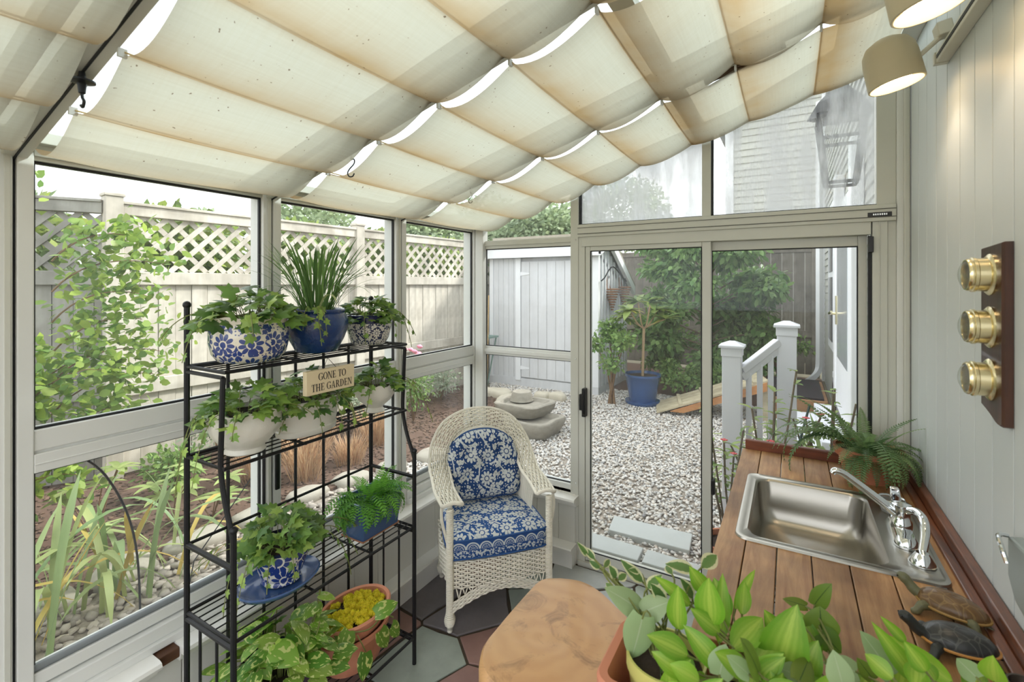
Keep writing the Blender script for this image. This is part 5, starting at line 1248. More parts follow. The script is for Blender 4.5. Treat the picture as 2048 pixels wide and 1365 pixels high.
# ---------------------------------------------------------------- potted fern on the counter
FERN = leaf_mat('fern_leaf', (84, 118, 70), (138, 164, 106), 0.22, 0.3, 0.5)
FERNB = leaf_mat('fern_leaf_bright', (84, 150, 50), (126, 186, 74), 0.2, 0.4, 0.45)
def frond_mesh(name, L, w, droop, mat, n=20, rise=0.9, leaflet=1.0, seed=0):
    """arching frond along +y with paired leaflets"""
    rg = random.Random(seed); m_ = MB(); pts = []; y = z = 0.0; an = rise
    for i in range(n+1):
        pts.append(Vector((0, y, z))); an -= droop/n; y += math.cos(an)*L/n; z += math.sin(an)*L/n
    m_.tube(pts, [0.0022*(1-0.8*i/n) for i in range(n+1)], 4, caps=False)
    for i in range(2, n+1):
        t = i/n; ll = w*0.5*min(1, 0.35+t*2.2)*(1-max(0, (t-0.35)/0.65)**1.4)+0.003
        tan = (pts[min(i+1, n)]-pts[i-1]).normalized()
        for s_ in (-1, 1):
            side = Vector((s_, 0, 0)); d = (side*0.92+tan*0.35+Vector((0, 0, -0.12))).normalized(); ll2 = ll*rg.uniform(.85, 1.1); hw = L/n*0.44*leaflet; up = side.cross(tan)*s_
            p = pts[i]; m_.add([p-tan*hw*.4, p+d*ll2*.45-tan*hw, p+d*ll2, p+d*ll2*.45+tan*hw*.9+up*0.002, p+tan*hw*.4], [(0, 1, 3, 4), (1, 2, 3)])
    me = m_.mesh(name); me.materials.append(mat); return me
ff = [frond_mesh('frond', 0.36, 0.105, d, FERN, 24, r, 0.95, k) for k, (d, r) in enumerate(((2.3, 1.1), (2.9, 1.0), (1.6, 0.9), (2.5, 0.6), (0.9, 1.2)))]
fp = thing('potted_fern', 'dark green fern spilling from a terracotta pot on the counter', 'potted fern', (0.295, 2.585, 0.9005))
MB().lathe([(0.085, 0.0), (0.085, 0.004), (0.112, 0.10), (0.124, 0.10), (0.128, 0.135), (0.118, 0.135), (0.112, 0.10)], 32).build('pot', TERRA, fp, smooth=True)
MB().lathe([(0.01, 0.118), (0.116, 0.112)], 20).build('soil', SOIL, fp)
rg = random.Random(3)
for k in range(78):
    a = rg.uniform(0, 2*PI); r_ = rg.uniform(.01, .085); me = ff[rg.choice([0, 0, 1, 1, 2, 3, 3, 4])]; s_ = rg.uniform(.6, 1.12)
    # fronds facing the wall or the door glass stay short
    dx, dy = math.cos(a), math.sin(a)
    if dx > 0.3: s_ *= 0.62
    if dy > 0.3: s_ *= 0.60
    if -dx > 0.5: s_ *= 1.1
    if dy < -0.6 and abs(dx+0.35) < 0.5: s_ *= 0.62
    inst('frond', me, fp, Matrix.Translation((dx*r_, dy*r_, 0.115)) @ Matrix.Rotation(a-PI/2, 4, 'Z') @ Matrix.Scale(s_, 4))

# ================================================================ plant stand and its pots
RXB, RXF, RY0, RY1 = -1.775, -1.495, 0.84, 1.665
rk = thing('plant_stand', 'black wrought iron plant stand with four wire shelves', 'plant stand', (-1.635, 1.2525, 0))
def K(p): return (p[0]+1.635, p[1]-1.2525, p[2])
def rbar(pts, r, name, n=6, sub=None): return MB().tube([K(p) for p in pts], r, n).build(name, IRON, sub or rk, smooth=True)
for y in (RY0, RY1):
    rbar([(RXB, y, 0), (RXB, y, 1.672)], 0.0095, 'back_post', 8)
    MB().sphere(K((RXB, y, 1.680)), 0.013, n=12, m=8).build('finial', IRON, rk, smooth=True)
    rbar([(RXF, y, 0), (RXF, y, 0.975)], 0.0095, 'front_post', 8)
    MB().sphere(K((RXF, y, 0.982)), 0.0125, n=12, m=8).build('finial', IRON, rk, smooth=True)
    rbar(spline([(-1.553, y, 1.452), (-1.557, y, 1.40), (-1.562, y, 1.28), (-1.567, y, 1.18), (-1.557, y, 1.11), (-1.535, y, 1.04), (-1.510, y, 0.985), (-1.497, y, 0.95)], 5), 0.0085, 'scroll_side', 8)
    rbar([(RXB, y, 1.452), (-1.553, y, 1.452)], 0.007, 'side_rail'); rbar([(RXB, y, 0.862), (RXF, y, 0.862)], 0.009, 'side_rail'); rbar([(RXB, y, 0.612), (RXF, y, 0.612)], 0.009, 'side_rail'); rbar([(RXB, y, 0.105), (RXF, y, 0.105)], 0.007, 'side_rail')
    for x in (-1.69, -1.59): rbar([(x, y, 0.105), (x, y, 0.612)], 0.0048, 'side_bar')
for z, n_ in ((1.590, 'back_rail'), (0.862, 'back_rail'), (1.165, 'back_rail')): rbar([(RXB, RY0, z), (RXB, RY1, z)], 0.006, n_)
for k in range(1, 6):
    y = RY0+(RY1-RY0)*k/6; rbar([(RXB, y, 0.105), (RXB, y, 1.470)], 0.0062, 'back_bar')
for z, xf in ((1.470, -1.545), (1.162, -1.548), (0.632, RXF), (0.122, RXF)):
    sf = rbar([(RXB, RY0, z), (xf, RY0, z), (xf, RY1, z), (RXB, RY1, z)], 0.0065, 'shelf')
    rbar([(RXB, RY0, z), (RXB, RY1, z)], 0.0065, 'shelf_back', sub=sf)
    nw = 7 if xf == RXF else 5
    for k in range(1, nw+1):
        x = RXB+(xf-RXB)*k/(nw+1); rbar([(x, RY0, z+0.004), (x, RY1, z+0.004)], 0.0026, 'shelf_wire', 5, sf)
    for f in (0.36, 0.70):
        y = RY0+(RY1-RY0)*f; rbar([(RXB, y, z-0.004), (xf, y, z-0.004)], 0.005, 'shelf_brace', 5, sf)

# ---- leaves for the pots
IVYM = [leaf_mat('ivy_leaf', (72, 108, 54), (124, 158, 74), 0.3, 0.3, 0.38), leaf_mat('ivy_leaf_light', (112, 150, 66), (172, 198, 100), 0.22, 0.4, 0.4)]
def ivy_mesh(mat, k):
    rg = random.Random(k); o = [(0.0, 0.10), (0.20, -0.06), (0.46, 0.10), (0.33, 0.30), (0.47, 0.58), (0.20, 0.60), (0.0, 1.02)]
    half = [(x*rg.uniform(.88, 1.08), y) for x, y in o]
    ring = half + [(-x*rg.uniform(.92, 1.05), y) for x, y in half[-2:0:-1]]
    vs = [(0, 0.34, 0.02)] + [(x, y, -0.16*abs(x)-0.16*max(0, y-0.3)**1.5+rg.uniform(-.02, .02)) for x, y in ring]; n = len(ring)
    fs = [(0, 1+i, 1+(i+1) % n) for i in range(n)]; us = [tuple((vs[j][0]*2, vs[j][1]) for j in f) for f in fs]
    me = MB().add(vs, fs, us).mesh('leaf'); me.materials.append(mat); return me
IVY = [[ivy_mesh(m_, 10*j+i) for i in range(4)] for j, m_ in enumerate(IVYM)]
STEM = M('vine_stem', (112, 118, 62), 0.6, 0, 0.2, 40)
def ivy(t, c, rx, ry, n, h, trails, seed, size=0.05, light=0.3, qmax=1.12):
    """mound of ivy leaves over a rim at c plus trailing vines [(angle, length, out, light)]"""
    rg = random.Random(seed); sm = MB()
    for k in range(n):
        a = rg.uniform(0, 2*PI); q = math.sqrt(rg.uniform(0, 1))*qmax
        hh = h*(1-min(1, q)**2)*rg.uniform(.35, 1.0) + (0.01 if q < 1 else -0.02*rg.random())
        p = Vector((c[0]+math.cos(a)*rx*q, c[1]+math.sin(a)*ry*q, c[2]+hh))
        fw = Vector((math.cos(a)*(0.4+q), math.sin(a)*(0.4+q), 0.25-0.8*q*rg.random())) + Vector((rg.uniform(-.5,.5), rg.uniform(-.5,.5), rg.uniform(-.3,.3)))
        up = Vector((math.cos(a)*q*1.3+rg.uniform(-.4,.4)+0.35, math.sin(a)*q*1.3+rg.uniform(-.4,.4)-0.3, 0.8))
        inst('leaf', rg.choice(IVY[1 if rg.random() < light else 0]), t, frame_mtx(p, fw, up, size*rg.uniform(.6, 1.25)))
        if k % 4 == 0: sm.tube(bez((c[0]+math.cos(a)*rx*.3, c[1]+math.sin(a)*ry*.3, c[2]-0.02), (c[0]+math.cos(a)*rx*.5, c[1]+math.sin(a)*ry*.5, c[2]+h*.4), p+Vector((0, 0, -0.01)), p, 5), 0.0016, 4, caps=False)
    for a, L, out, lt in trails:
        d = Vector((math.cos(a), math.sin(a), 0)); p0 = Vector(c)+Vector((d.x*rx*0.8, d.y*ry*0.8, 0.005)); p1 = p0+d*out*0.6+Vector((0, 0, 0.04)); p2 = p0+d*(out+rx*0.25)+Vector((0, 0, -0.01)); p3 = p2+d*out*0.3+Vector((rg.uniform(-.02,.02), rg.uniform(-.02,.02), -L))
        pts = bez(p0, p1, p2, p3, 14); sm.tube(pts, 0.0015, 4, caps=False); nl = max(4, int((L+out)/0.028))
        for k in range(nl):
            f = (k+0.7)/nl; p = pts[min(14, int(f*14))]; sd = 1 if k % 2 else -1
            sdv = Vector((-d.y, d.x, 0))*sd
            fw = sdv*0.7+Vector((0, 0, -0.75))+d*rg.uniform(0, .5); up = d+Vector((0, 0, .45))+sdv*rg.uniform(-.3,.3)
            inst('leaf', rg.choice(IVY[1 if rg.random() < lt else 0]), t, frame_mtx(p, fw, up, size*rg.uniform(.5, .95)*(1-0.3*f)))
    sm.build('stem', STEM, t)

CERW = M('white_ceramic', (226, 222, 212), 0.3, 0, 0.06, 12, coat=0.3)
BW1 = print_mat('cobalt_floral_glaze', (226, 218, 202), (38, 56, 120), big=11.0, rough=0.25, accent=(60, 84, 150), coat=0.5, R=0.44)
BW2 = print_mat('navy_scroll_glaze', (34, 42, 76), (216, 210, 200), big=17.0, rough=0.25, coat=0.5, R=0.36)
BW3 = print_mat('willow_glaze', (218, 216, 206), (36, 58, 128), big=9.0, rough=0.25, coat=0.5, R=0.52)
NAVY = M('navy_band_glaze', (30, 38, 74), 0.22, 0, 0.15, 30, coat=0.5)
COB = M('cobalt_dimple_glaze', (28, 58, 112), 0.2, 0, 0.25, 40, 0.9, 55, coat=0.6)
SAUC = M('blue_saucer_glaze', (56, 84, 134), 0.25, 0, 0.2, 10, coat=0.5)
DKB = M('dark_blue_glaze', (30, 42, 74), 0.2, 0, 0.2, 10, coat=0.5)
def pot(t, prof, mat, name='pot', n=40, sx=1, sy=1, wav=None, soil=None):
    o = MB().lathe(prof, n, (0, 0, 0), sx, sy, wav, cap=False).build(name, mat, t, smooth=True)
    r0, z0 = prof[0]; MB().lathe([(0.004, z0), (r0, z0)], n, (0, 0, 0), sx, sy, cap=False).build('pot_base', mat, t)
    if soil: MB().lathe([(0.003, soil[1]+0.004), (soil[0], soil[1])], 24, (0, 0, 0), sx, sy, cap=False).build('soil', SOIL, t)
    return o
ZT = 1.4785
# top shelf
t = thing('potted_ivy', 'ivy in the big cream pot with cobalt flowers, top shelf', 'potted plant', (-1.660, 0.99, ZT))
pot(t, [(0.078, 0.0), (0.100, 0.006), (0.118, 0.03), (0.127, 0.07), (0.126, 0.11), (0.121, 0.135)], BW1, wav=None, soil=(0.112, 0.135))
MB().lathe([(0.121, 0.135), (0.122, 0.152), (0.126, 0.160), (0.119, 0.160), (0.114, 0.135)], 48, wav=lambda a, k: (0.0, 0.003*math.sin(10*a)*(1 if 0 < k < 4 else 0)), cap=False).build('rim', M('cream_glaze', (226, 218, 202), 0.25, 0, 0.05, 20, coat=0.4), t, smooth=True)
ivy(t, (0, 0, 0.155), 0.125, 0.135, 140, 0.105, [(-0.5, 0.05, 0.10, .5), (3.6, 0.05, 0.03, .5), (-1.6, 0.13, 0.05, .6), (1.1, 0.06, 0.07, .5), (-2.0, 0.06, 0.09, .5)], 1, 0.060, 0.4)
t = thing('potted_grass', 'tall grassy plant in the dimpled cobalt blue pot, top shelf', 'potted plant', (-1.660, 1.268, ZT))
pot(t, [(0.072, 0.0), (0.080, 0.004), (0.104, 0.05), (0.121, 0.095), (0.123, 0.125), (0.114, 0.150), (0.106, 0.156), (0.112, 0.166), (0.108, 0.172), (0.100, 0.166), (0.10, 0.15)], COB, soil=(0.102, 0.155))
GRASS = leaf_mat('grass_blade', (70, 108, 58), (130, 164, 92), 0.25, 0.3, 0.45); GRASSL = leaf_mat('grass_blade_pale', (186, 200, 136), (206, 214, 160), 0.1, 0.3, 0.5)
gb = [blade_mesh('blade', L, 0.0062, b_, l_, GRASS, 8) for L, b_, l_ in ((0.30, 0.3, 0.10), (0.33, 0.5, 0.28), (0.34, 0.8, 0.42), (0.34, 1.3, 0.5), (0.28, 2.0, 0.4))] + [blade_mesh('blade', 0.2, 0.009, 2.2, 0.4, GRASSL, 8)]
rg = random.Random(12)
for k in range(120):
    a = rg.uniform(0, 2*PI); r_ = 0.065*math.sqrt(rg.random()); me = gb[rg.choice([0, 0, 0, 1, 1, 1, 1, 2, 2, 2, 3, 4] + ([5] if k % 6 == 0 else []))]
    inst('blade', me, t, Matrix.Translation((math.cos(a)*r_, math.sin(a)*r_, 0.152)) @ Matrix.Rotation(a+rg.uniform(-.5,.5), 4, 'Z') @ Matrix.Scale(rg.uniform(.7, 1.05), 4))
ivy(t, (0.05, -0.05, 0.165), 0.03, 0.03, 4, 0.02, [(-0.5, 0.12, 0.06, .9), (-0.15, 0.09, 0.05, .9), (-1.1, 0.06, 0.06, .8)], 21, 0.046, 0.8)
t = thing('potted_ivy', 'ivy in the small navy scroll-patterned pot, top shelf end', 'potted plant', (-1.660, 1.545, ZT))
pot(t, [(0.066, 0.0), (0.072, 0.003), (0.088, 0.03), (0.098, 0.07), (0.101, 0.098)], BW2, soil=(0.09, 0.12))
MB().lathe([(0.101, 0.098), (0.104, 0.104), (0.102, 0.128), (0.106, 0.134), (0.099, 0.136), (0.094, 0.11)], 40, cap=False).build('rim', NAVY, t, smooth=True)
ivy(t, (0, 0, 0.128), 0.10, 0.11, 115, 0.095, [(1.2, 0.10, 0.08, .5), (0.9, 0.15, 0.06, .5), (-0.9, 0.11, 0.02, .5), (0.1, 0.09, 0.05, .5), (1.7, 0.05, 0.10, .4)], 2, 0.046, 0.35)
ZS = 1.1705
def scal(n, amp, lo): return lambda a, k: (0.0, amp*math.sin(n*a)*(1 if k >= lo else 0))
BOWLT = M('embossed_white_ceramic', (228, 224, 214), 0.32, 0, 0.05, 12, 1.0, 28, coat=0.3)
# second shelf
t = thing('potted_ivy', 'ivy in the large white scalloped bowl, near end of second shelf', 'potted plant', (-1.640, 0.962, ZS))
pot(t, [(0.062, 0.0), (0.066, 0.004), (0.060, 0.018), (0.078, 0.034), (0.104, 0.065), (0.116, 0.10), (0.114, 0.130), (0.118, 0.150), (0.112, 0.150), (0.106, 0.12)], BOWLT, wav=scal(9, 0.006, 6), soil=(0.106, 0.128), n=54)
ivy(t, (0, 0, 0.138), 0.12, 0.12, 125, 0.10, [(-1.2, 0.18, 0.07, .8), (-1.6, 0.22, 0.07, .8), (-1.95, 0.24, 0.06, .9), (-0.7, 0.04, 0.06, .6), (0.7, 0.02, 0.08, .6)], 3, 0.05, 0.45)
t = thing('potted_ivy', 'ivy in the plain white oval planter under the sign', 'potted plant', (-1.650, 1.215, ZS))
pot(t, [(0.088, 0.0), (0.092, 0.004), (0.094, 0.022), (0.090, 0.026), (0.100, 0.08), (0.106, 0.125), (0.110, 0.132), (0.104, 0.134), (0.098, 0.10)], CERW, sx=0.85, sy=1.35, soil=(0.098, 0.112))
ivy(t, (0, 0, 0.122), 0.10, 0.15, 130, 0.12, [(0.2, 0.10, 0.05, .5), (0.7, 0.12, 0.05, .5), (-0.3, 0.08, 0.05, .7), (0.45, 0.09, 0.06, .5), (-0.9, 0.07, 0.05, .5), (1.0, 0.1, 0.04, .5)], 4, 0.05, 0.3)
t = thing('potted_ivy', 'ivy in the small footed white scalloped bowl, far end of second shelf', 'potted plant', (-1.640, 1.562, ZS))
pot(t, [(0.042, 0.0), (0.045, 0.004), (0.034, 0.020), (0.045, 0.032), (0.072, 0.055), (0.088, 0.085), (0.090, 0.110), (0.094, 0.126), (0.088, 0.126), (0.082, 0.10)], BOWLT, wav=scal(9, 0.005, 6), soil=(0.082, 0.106), n=54)
ivy(t, (0, 0, 0.118), 0.10, 0.10, 105, 0.09, [(0.6, 0.17, 0.11, .7), (1.0, 0.12, 0.09, .7), (-0.9, 0.10, 0.05, .6), (-1.6, 0.09, 0.05, .5), (1.3, 0.05, 0.1, .6)], 5, 0.048, 0.4)
# sign
sg = thing('garden_sign', 'cream wooden sign reading GONE TO THE GARDEN', 'sign', (-1.522, 1.220, 1.342))
CRM = M('cream_sign_paint', (226, 208, 172), 0.6, 0, 0.06, 14)
MB().box(-0.011, 0.011, -0.109, 0.109, 0.0, 0.088).build('board', CRM, sg, bevel=0.0015)
MB().tube([(0.0, -0.03, 0.086), (-0.012, 0.0, 0.125), (0.0, 0.03, 0.086)], 0.0012, 5).build('hanging_wire', IRON, sg)
def arc(cx, cy, rx, ry, a0, a1, tx, ty, n=12):
    """thick-thin curved stroke as quads"""
    q = []
    for i in range(n):
        b0, b1 = a0+(a1-a0)*i/n, a0+(a1-a0)*(i+1)/n
        def pt(b, s_): return (cx+math.cos(b)*(rx+s_*tx/2), cy+math.sin(b)*(ry+s_*ty/2))
        q.append([pt(b0, -1), pt(b0, 1), pt(b1, 1), pt(b1, -1)])
    return q
def R_(x0, x1, y0, y1): return [[(x0, y0), (x1, y0), (x1, y1), (x0, y1)]]
T_, t_ = 0.15, 0.05
def stem(x): return R_(x-T_/2, x+T_/2, 0, 1) + R_(x-T_/2-0.07, x+T_/2+0.07, 0, t_) + R_(x-T_/2-0.07, x+T_/2+0.07, 1-t_, 1)
GL = {'O': (0.80, arc(0.40, 0.5, 0.31, 0.475, 0, 2*PI, T_, t_, 28)),
      'G': (0.82, arc(0.42, 0.5, 0.33, 0.475, 0.75, 2*PI-0.75, T_, t_, 24) + R_(0.60, 0.74, 0.08, 0.46) + R_(0.50, 0.82, 0.42, 0.47) + R_(0.66, 0.70, 0.70, 1.0)),
      'N': (0.84, R_(0.12, 0.18, 0, 1) + R_(0.66, 0.72, 0, 1) + [[(0.10, 1), (0.26, 1), (0.72, 0.0), (0.62, 0.0)]] + R_(0.03, 0.28, 0, t_) + R_(0.56, 0.82, 1-t_, 1) + R_(0.02, 0.2, 1-t_, 1)),
      'E': (0.70, stem(0.20) + R_(0.2, 0.62, 0, t_) + R_(0.2, 0.60, 1-t_, 1) + R_(0.2, 0.50, 0.48, 0.53) + R_(0.58, 0.63, 0, 0.24) + R_(0.56, 0.61, 0.78, 1) + R_(0.46, 0.50, 0.38, 0.63)),
      'T': (0.70, R_(0.275, 0.425, 0, 1) + R_(0.20, 0.50, 0, t_) + R_(0.04, 0.66, 1-t_, 1) + R_(0.04, 0.085, 0.74, 1) + R_(0.615, 0.66, 0.74, 1)),
      'H': (0.86, stem(0.20) + stem(0.66) + R_(0.2, 0.66, 0.47, 0.53)),
      'A': (0.80, [[(0.10, 0), (0.16, 0), (0.42, 1), (0.36, 1)], [(0.54, 0), (0.70, 0), (0.44, 1), (0.36, 1)]] + R_(0.18, 0.58, 0.30, 0.35) + R_(0.02, 0.26, 0, t_) + R_(0.48, 0.78, 0, t_)),
      'R': (0.78, stem(0.20) + arc(0.36, 0.735, 0.17, 0.24, -PI/2, PI/2, 0.14, t_, 12) + R_(0.2, 0.37, 0.47, 0.52) + R_(0.2, 0.37, 0.95, 1) + [[(0.34, 0.5), (0.46, 0.5), (0.76, 0), (0.60, 0)]] + R_(0.60, 0.80, 0, t_)),
      'D': (0.80, stem(0.20) + arc(0.32, 0.5, 0.34, 0.475, -PI/2, PI/2, T_, t_, 16) + R_(0.2, 0.34, 0, t_) + R_(0.2, 0.34, 1-t_, 1)), ' ': (0.35, [])}
INK = M('dark_sign_lettering', (44, 38, 40), 0.6)
for line, zb in (('GONE TO', 0.050), ('THE GARDEN', 0.011)):
    hh = 0.0275; tot = sum(GL[ch][0] for ch in line)*hh*0.92; y = -tot/2 + 0.004
    for ch in line:
        wd, qs = GL[ch]
        if qs:
            m_ = MB()
            for q in qs: m_.add([(0.0112, y+p[0]*hh*0.92, zb+p[1]*hh) for p in q] + [(0.0117, y+p[0]*hh*0.92, zb+p[1]*hh) for p in q], [(4, 5, 6, 7), (0, 1, 5, 4), (1, 2, 6, 5), (2, 3, 7, 6), (3, 0, 4, 7)])
            m_.build('letter', INK, sg)
        y += wd*hh*0.92
# third shelf
ZR = 0.6405
t = thing('saucer', 'oval blue glazed saucer on the third shelf', 'saucer', (-1.630, 1.085, ZR))
MB().lathe([(0.004, 0.0), (0.095, 0.0), (0.118, 0.012), (0.126, 0.026), (0.122, 0.030), (0.116, 0.024), (0.09, 0.010), (0.004, 0.008)], 44, sx=0.92, sy=1.2, cap=False).build('dish', SAUC, t, smooth=True)
t = thing('potted_ivy', 'ivy in the blue and white pot standing in the blue saucer', 'potted plant', (-1.640, 1.10, ZR+0.0115))
pot(t, [(0.064, 0.0), (0.068, 0.004), (0.064, 0.016), (0.078, 0.04), (0.094, 0.09), (0.102, 0.128)], BW3, soil=(0.092, 0.122))
MB().lathe([(0.102, 0.128), (0.105, 0.134), (0.099, 0.138), (0.094, 0.125)], 40, cap=False).build('rim', NAVY, t, smooth=True)
ivy(t, (0, 0, 0.13), 0.12, 0.14, 165, 0.135, [(1.1, 0.12, 0.10, .5), (0.8, 0.16, 0.09, .6), (1.45, 0.06, 0.13, .5), (-1.7, 0.16, 0.05, .7), (-1.3, 0.19, 0.05, .8), (-0.8, 0.06, 0.04, .8), (-0.3, 0.06, 0.03, .7), (-2.2, 0.07, 0.12, .5), (-2.5, 0.05, 0.12, .5)], 6, 0.05, 0.4, 0.92)
t = thing('fern_box', 'bright green fern in the blue rectangular ceramic box, third shelf', 'potted plant', (-1.642, 1.540, ZR))
MB().loft([rrect(-0.066, 0.066, -0.105, 0.105, 0.010, 0.0), rrect(-0.067, 0.067, -0.106, 0.106, 0.010, 0.004), rrect(-0.078, 0.078, -0.122, 0.122, 0.012, 0.155), rrect(-0.080, 0.080, -0.124, 0.124, 0.012, 0.165), rrect(-0.070, 0.070, -0.114, 0.114, 0.010, 0.165), rrect(-0.066, 0.066, -0.108, 0.108, 0.010, 0.135)], True, True).build('pot', M('slate_blue_glaze', (66, 92, 134), 0.3, 0, 0.18, 8, coat=0.4), t, smooth=True)
MB().box(-0.069, 0.069, -0.109, 0.109, 0.0, 0.006).build('bare_clay_foot', M('bare_clay', (160, 112, 84), 0.8), t)
fb = [frond_mesh('frond', L, 0.075, d, FERNB, 13, r, 0.8, 40+k) for k, (L, d, r) in enumerate(((0.17, 2.2, 1.0), (0.18, 2.9, 0.9), (0.15, 1.2, 1.1), (0.17, 2.7, 0.5), (0.14, 0.4, 1.35)))]
rg = random.Random(8)
for k in range(90):
    a = rg.uniform(0, 2*PI); x, y = rg.uniform(-.055, .055), rg.uniform(-.095, .095); a = math.atan2(y*0.8, x)+rg.uniform(-.9, .9); s_ = rg.uniform(.7, 1.15)
    if math.cos(a) < -0.3: s_ *= 0.7
    inst('frond', fb[rg.choice([0, 0, 1, 1, 1, 2, 3, 3, 4])], t, Matrix.Translation((x, y, 0.150)) @ Matrix.Rotation(a-PI/2, 4, 'Z') @ Matrix.Scale(s_, 4))
# bottom shelf
ZB = 0.1305
POTH = [leaf_mat('pothos_leaf', (86, 136, 48), (132, 174, 66), 0.2, 0.35, 0.35, kind='splash', rgb3=(206, 216, 132)), leaf_mat('pothos_leaf_lime', (126, 168, 62), (170, 198, 90), 0.2, 0.4, 0.35, kind='splash', rgb3=(214, 222, 150))]
def heart_mesh(mat, name='leaf', wid=0.42, curl=0.18, n=6, ell=False):
    """heart leaf along +y, length 1"""
    vs = []; fs = []; us = []
    for i in range(n+1):
        t = i/n; ww = wid*(math.sin(PI*min(1, 0.10+0.90*t)**0.72)**0.75 if t < 1 else 0.0)+0.002
        if ell: ww = wid*max(0.0, math.sin(PI*min(1, t**0.88)))**0.82+0.002
        zz = -curl*t*t; y0 = t - (0.10 if i == 0 else 0)
        if ell: vs += [(-ww, t, zz+ww*0.30), (-ww*.5, t, zz+ww*0.12), (0, t, zz), (ww*.5, t, zz+ww*0.12), (ww, t, zz+ww*0.30)]
        else: vs += [(-ww, y0 if i else -0.08, zz+ww*0.10-ww*ww*.35), (-ww*.5, y0 if i else -0.04, zz+ww*0.14), (0, t, zz), (ww*.5, y0 if i else -0.04, zz+ww*0.14), (ww, y0 if i else -0.08, zz+ww*0.10-ww*ww*.35)]
    for i in range(n):
        for j in range(4):
            a = 5*i+j; fs.append((a, a+1, a+6, a+5)); x0, x1 = -1+j*.5, -1+(j+1)*.5; us.append(((x0, i/n), (x1, i/n), (x1, (i+1)/n), (x0, (i+1)/n)))
    me = MB().add(vs, fs, us).mesh(name); me.materials.append(mat); me.polygons.foreach_set('use_smooth', [True]*len(fs)); return me
PH = [heart_mesh(m_, 'leaf', w_, c_) for m_ in POTH for w_, c_ in ((0.42, 0.15), (0.36, 0.35))]
t = thing('potted_pothos', 'marbled pothos in the dark blue pot on the bottom shelf', 'potted plant', (-1.632, 1.085, ZB))
pot(t, [(0.085, 0.0), (0.095, 0.006), (0.118, 0.08), (0.128, 0.16), (0.134, 0.215), (0.138, 0.222), (0.130, 0.226), (0.122, 0.19)], DKB, soil=(0.12, 0.20))
rg = random.Random(14); sm = MB()
for k in range(85):
    a = rg.uniform(0, 2*PI); q = rg.uniform(.2, 1.25); p = Vector((math.cos(a)*0.135*q, math.sin(a)*0.19*q, 0.22+0.17*(1-min(1, q)**2)*rg.uniform(.3, 1)+rg.uniform(-.02, .04)))
    inst('leaf', rg.choice(PH), t, frame_mtx(p, (math.cos(a)*q+rg.uniform(-.4,.4), math.sin(a)*q+rg.uniform(-.4,.4), rg.uniform(-.5,.3)), (math.cos(a)*.8, math.sin(a)*.8, 1), rg.uniform(.06, .105)))
    if k % 2 == 0: sm.tube(bez((math.cos(a)*.05, math.sin(a)*.05, .19), (math.cos(a)*.07, math.sin(a)*.07, .27), p+Vector((0,0,.02)), p, 5), 0.0022, 4, caps=False)
for k, (vx, vy, z1) in enumerate(((0.06, 0.10, 0.46), (0.02, 0.13, 0.42), (0.09, 0.07, 0.36))):     # climbing shoots
    pts = bez((vx*.5, vy*.5, .2), (vx, vy, .28), (vx*1.2, vy*1.1, z1-.08), (vx*1.3, vy*1.2, z1), 8); sm.tube(pts, 0.0025, 5, caps=False)
    for q in range(7): p = pts[q+1]; a = q*2.2+k; inst('leaf', rg.choice(PH[2:]), t, frame_mtx(p, (math.cos(a), math.sin(a), -.2), (math.cos(a)*.8, math.sin(a)*.8, 1), rg.uniform(.05, .075)))
sm.build('stem', STEM, t)
TERR2 = M('pink_terracotta', (206, 132, 102), 0.75, 0, 0.12, 10, 0.25, 60, rgb2=(216, 150, 120))
t = thing('moss_bowl', 'oval terracotta bowl of yellow moss with pothos sprigs, bottom shelf', 'potted plant', (-1.630, 1.435, ZB))
pot(t, [(0.105, 0.0), (0.112, 0.005), (0.125, 0.06), (0.138, 0.125), (0.150, 0.130), (0.152, 0.150), (0.140, 0.152)], TERR2, 'pot', sx=0.82, sy=1.12)
MB().lathe([(0.122, 0.145), (0.132, 0.165), (0.140, 0.195), (0.153, 0.200), (0.156, 0.215), (0.150, 0.222), (0.138, 0.218), (0.134, 0.190)], 48, sx=0.82, sy=1.12, cap=False).build('inner_pot', TERR2, t, smooth=True)
MB().lathe([(0.004, 0.190), (0.135, 0.185)], 30, sx=0.82, sy=1.12, cap=False).build('soil', SOIL, t)
rng = np.random.default_rng(77); n = 150; a = rng.uniform(0, 2*PI, n); q = np.sqrt(rng.uniform(0, 1, n))*0.95
cl = np.stack([np.cos(a)*0.128*0.82*q, np.sin(a)*0.128*1.12*q, 0.190+0.026*(1-q**2)+rng.uniform(0, .018, n)], 1); ms = []
for c in cl:
    k = 90; v = unit(rng.normal(0, 1, (k, 3))+np.array([0, 0, .5])); p = c+v*0.011; s_ = unit(np.cross(v, rng.normal(0, 1, (k, 3))))*0.0016
    e = p+v*rng.uniform(.003, .008, (k, 1)); ms.append(np.stack([p-s_, p+s_, e], 1))
mo = quads('moss', np.concatenate(ms), M('yellow_moss', (238, 218, 52), 0.9, 0, 0.35, 40, island=0.25), t); mo['kind'] = 'stuff'
mb_ = MB()
for c in cl: mb_.sphere(tuple(c), 0.0125, 0.0125, 0.0115, 8, 6)
mb_.build('moss_clumps', M('moss_core', (206, 186, 40), 0.95, 0, 0.3, 60), t, smooth=True)['kind'] = 'stuff'
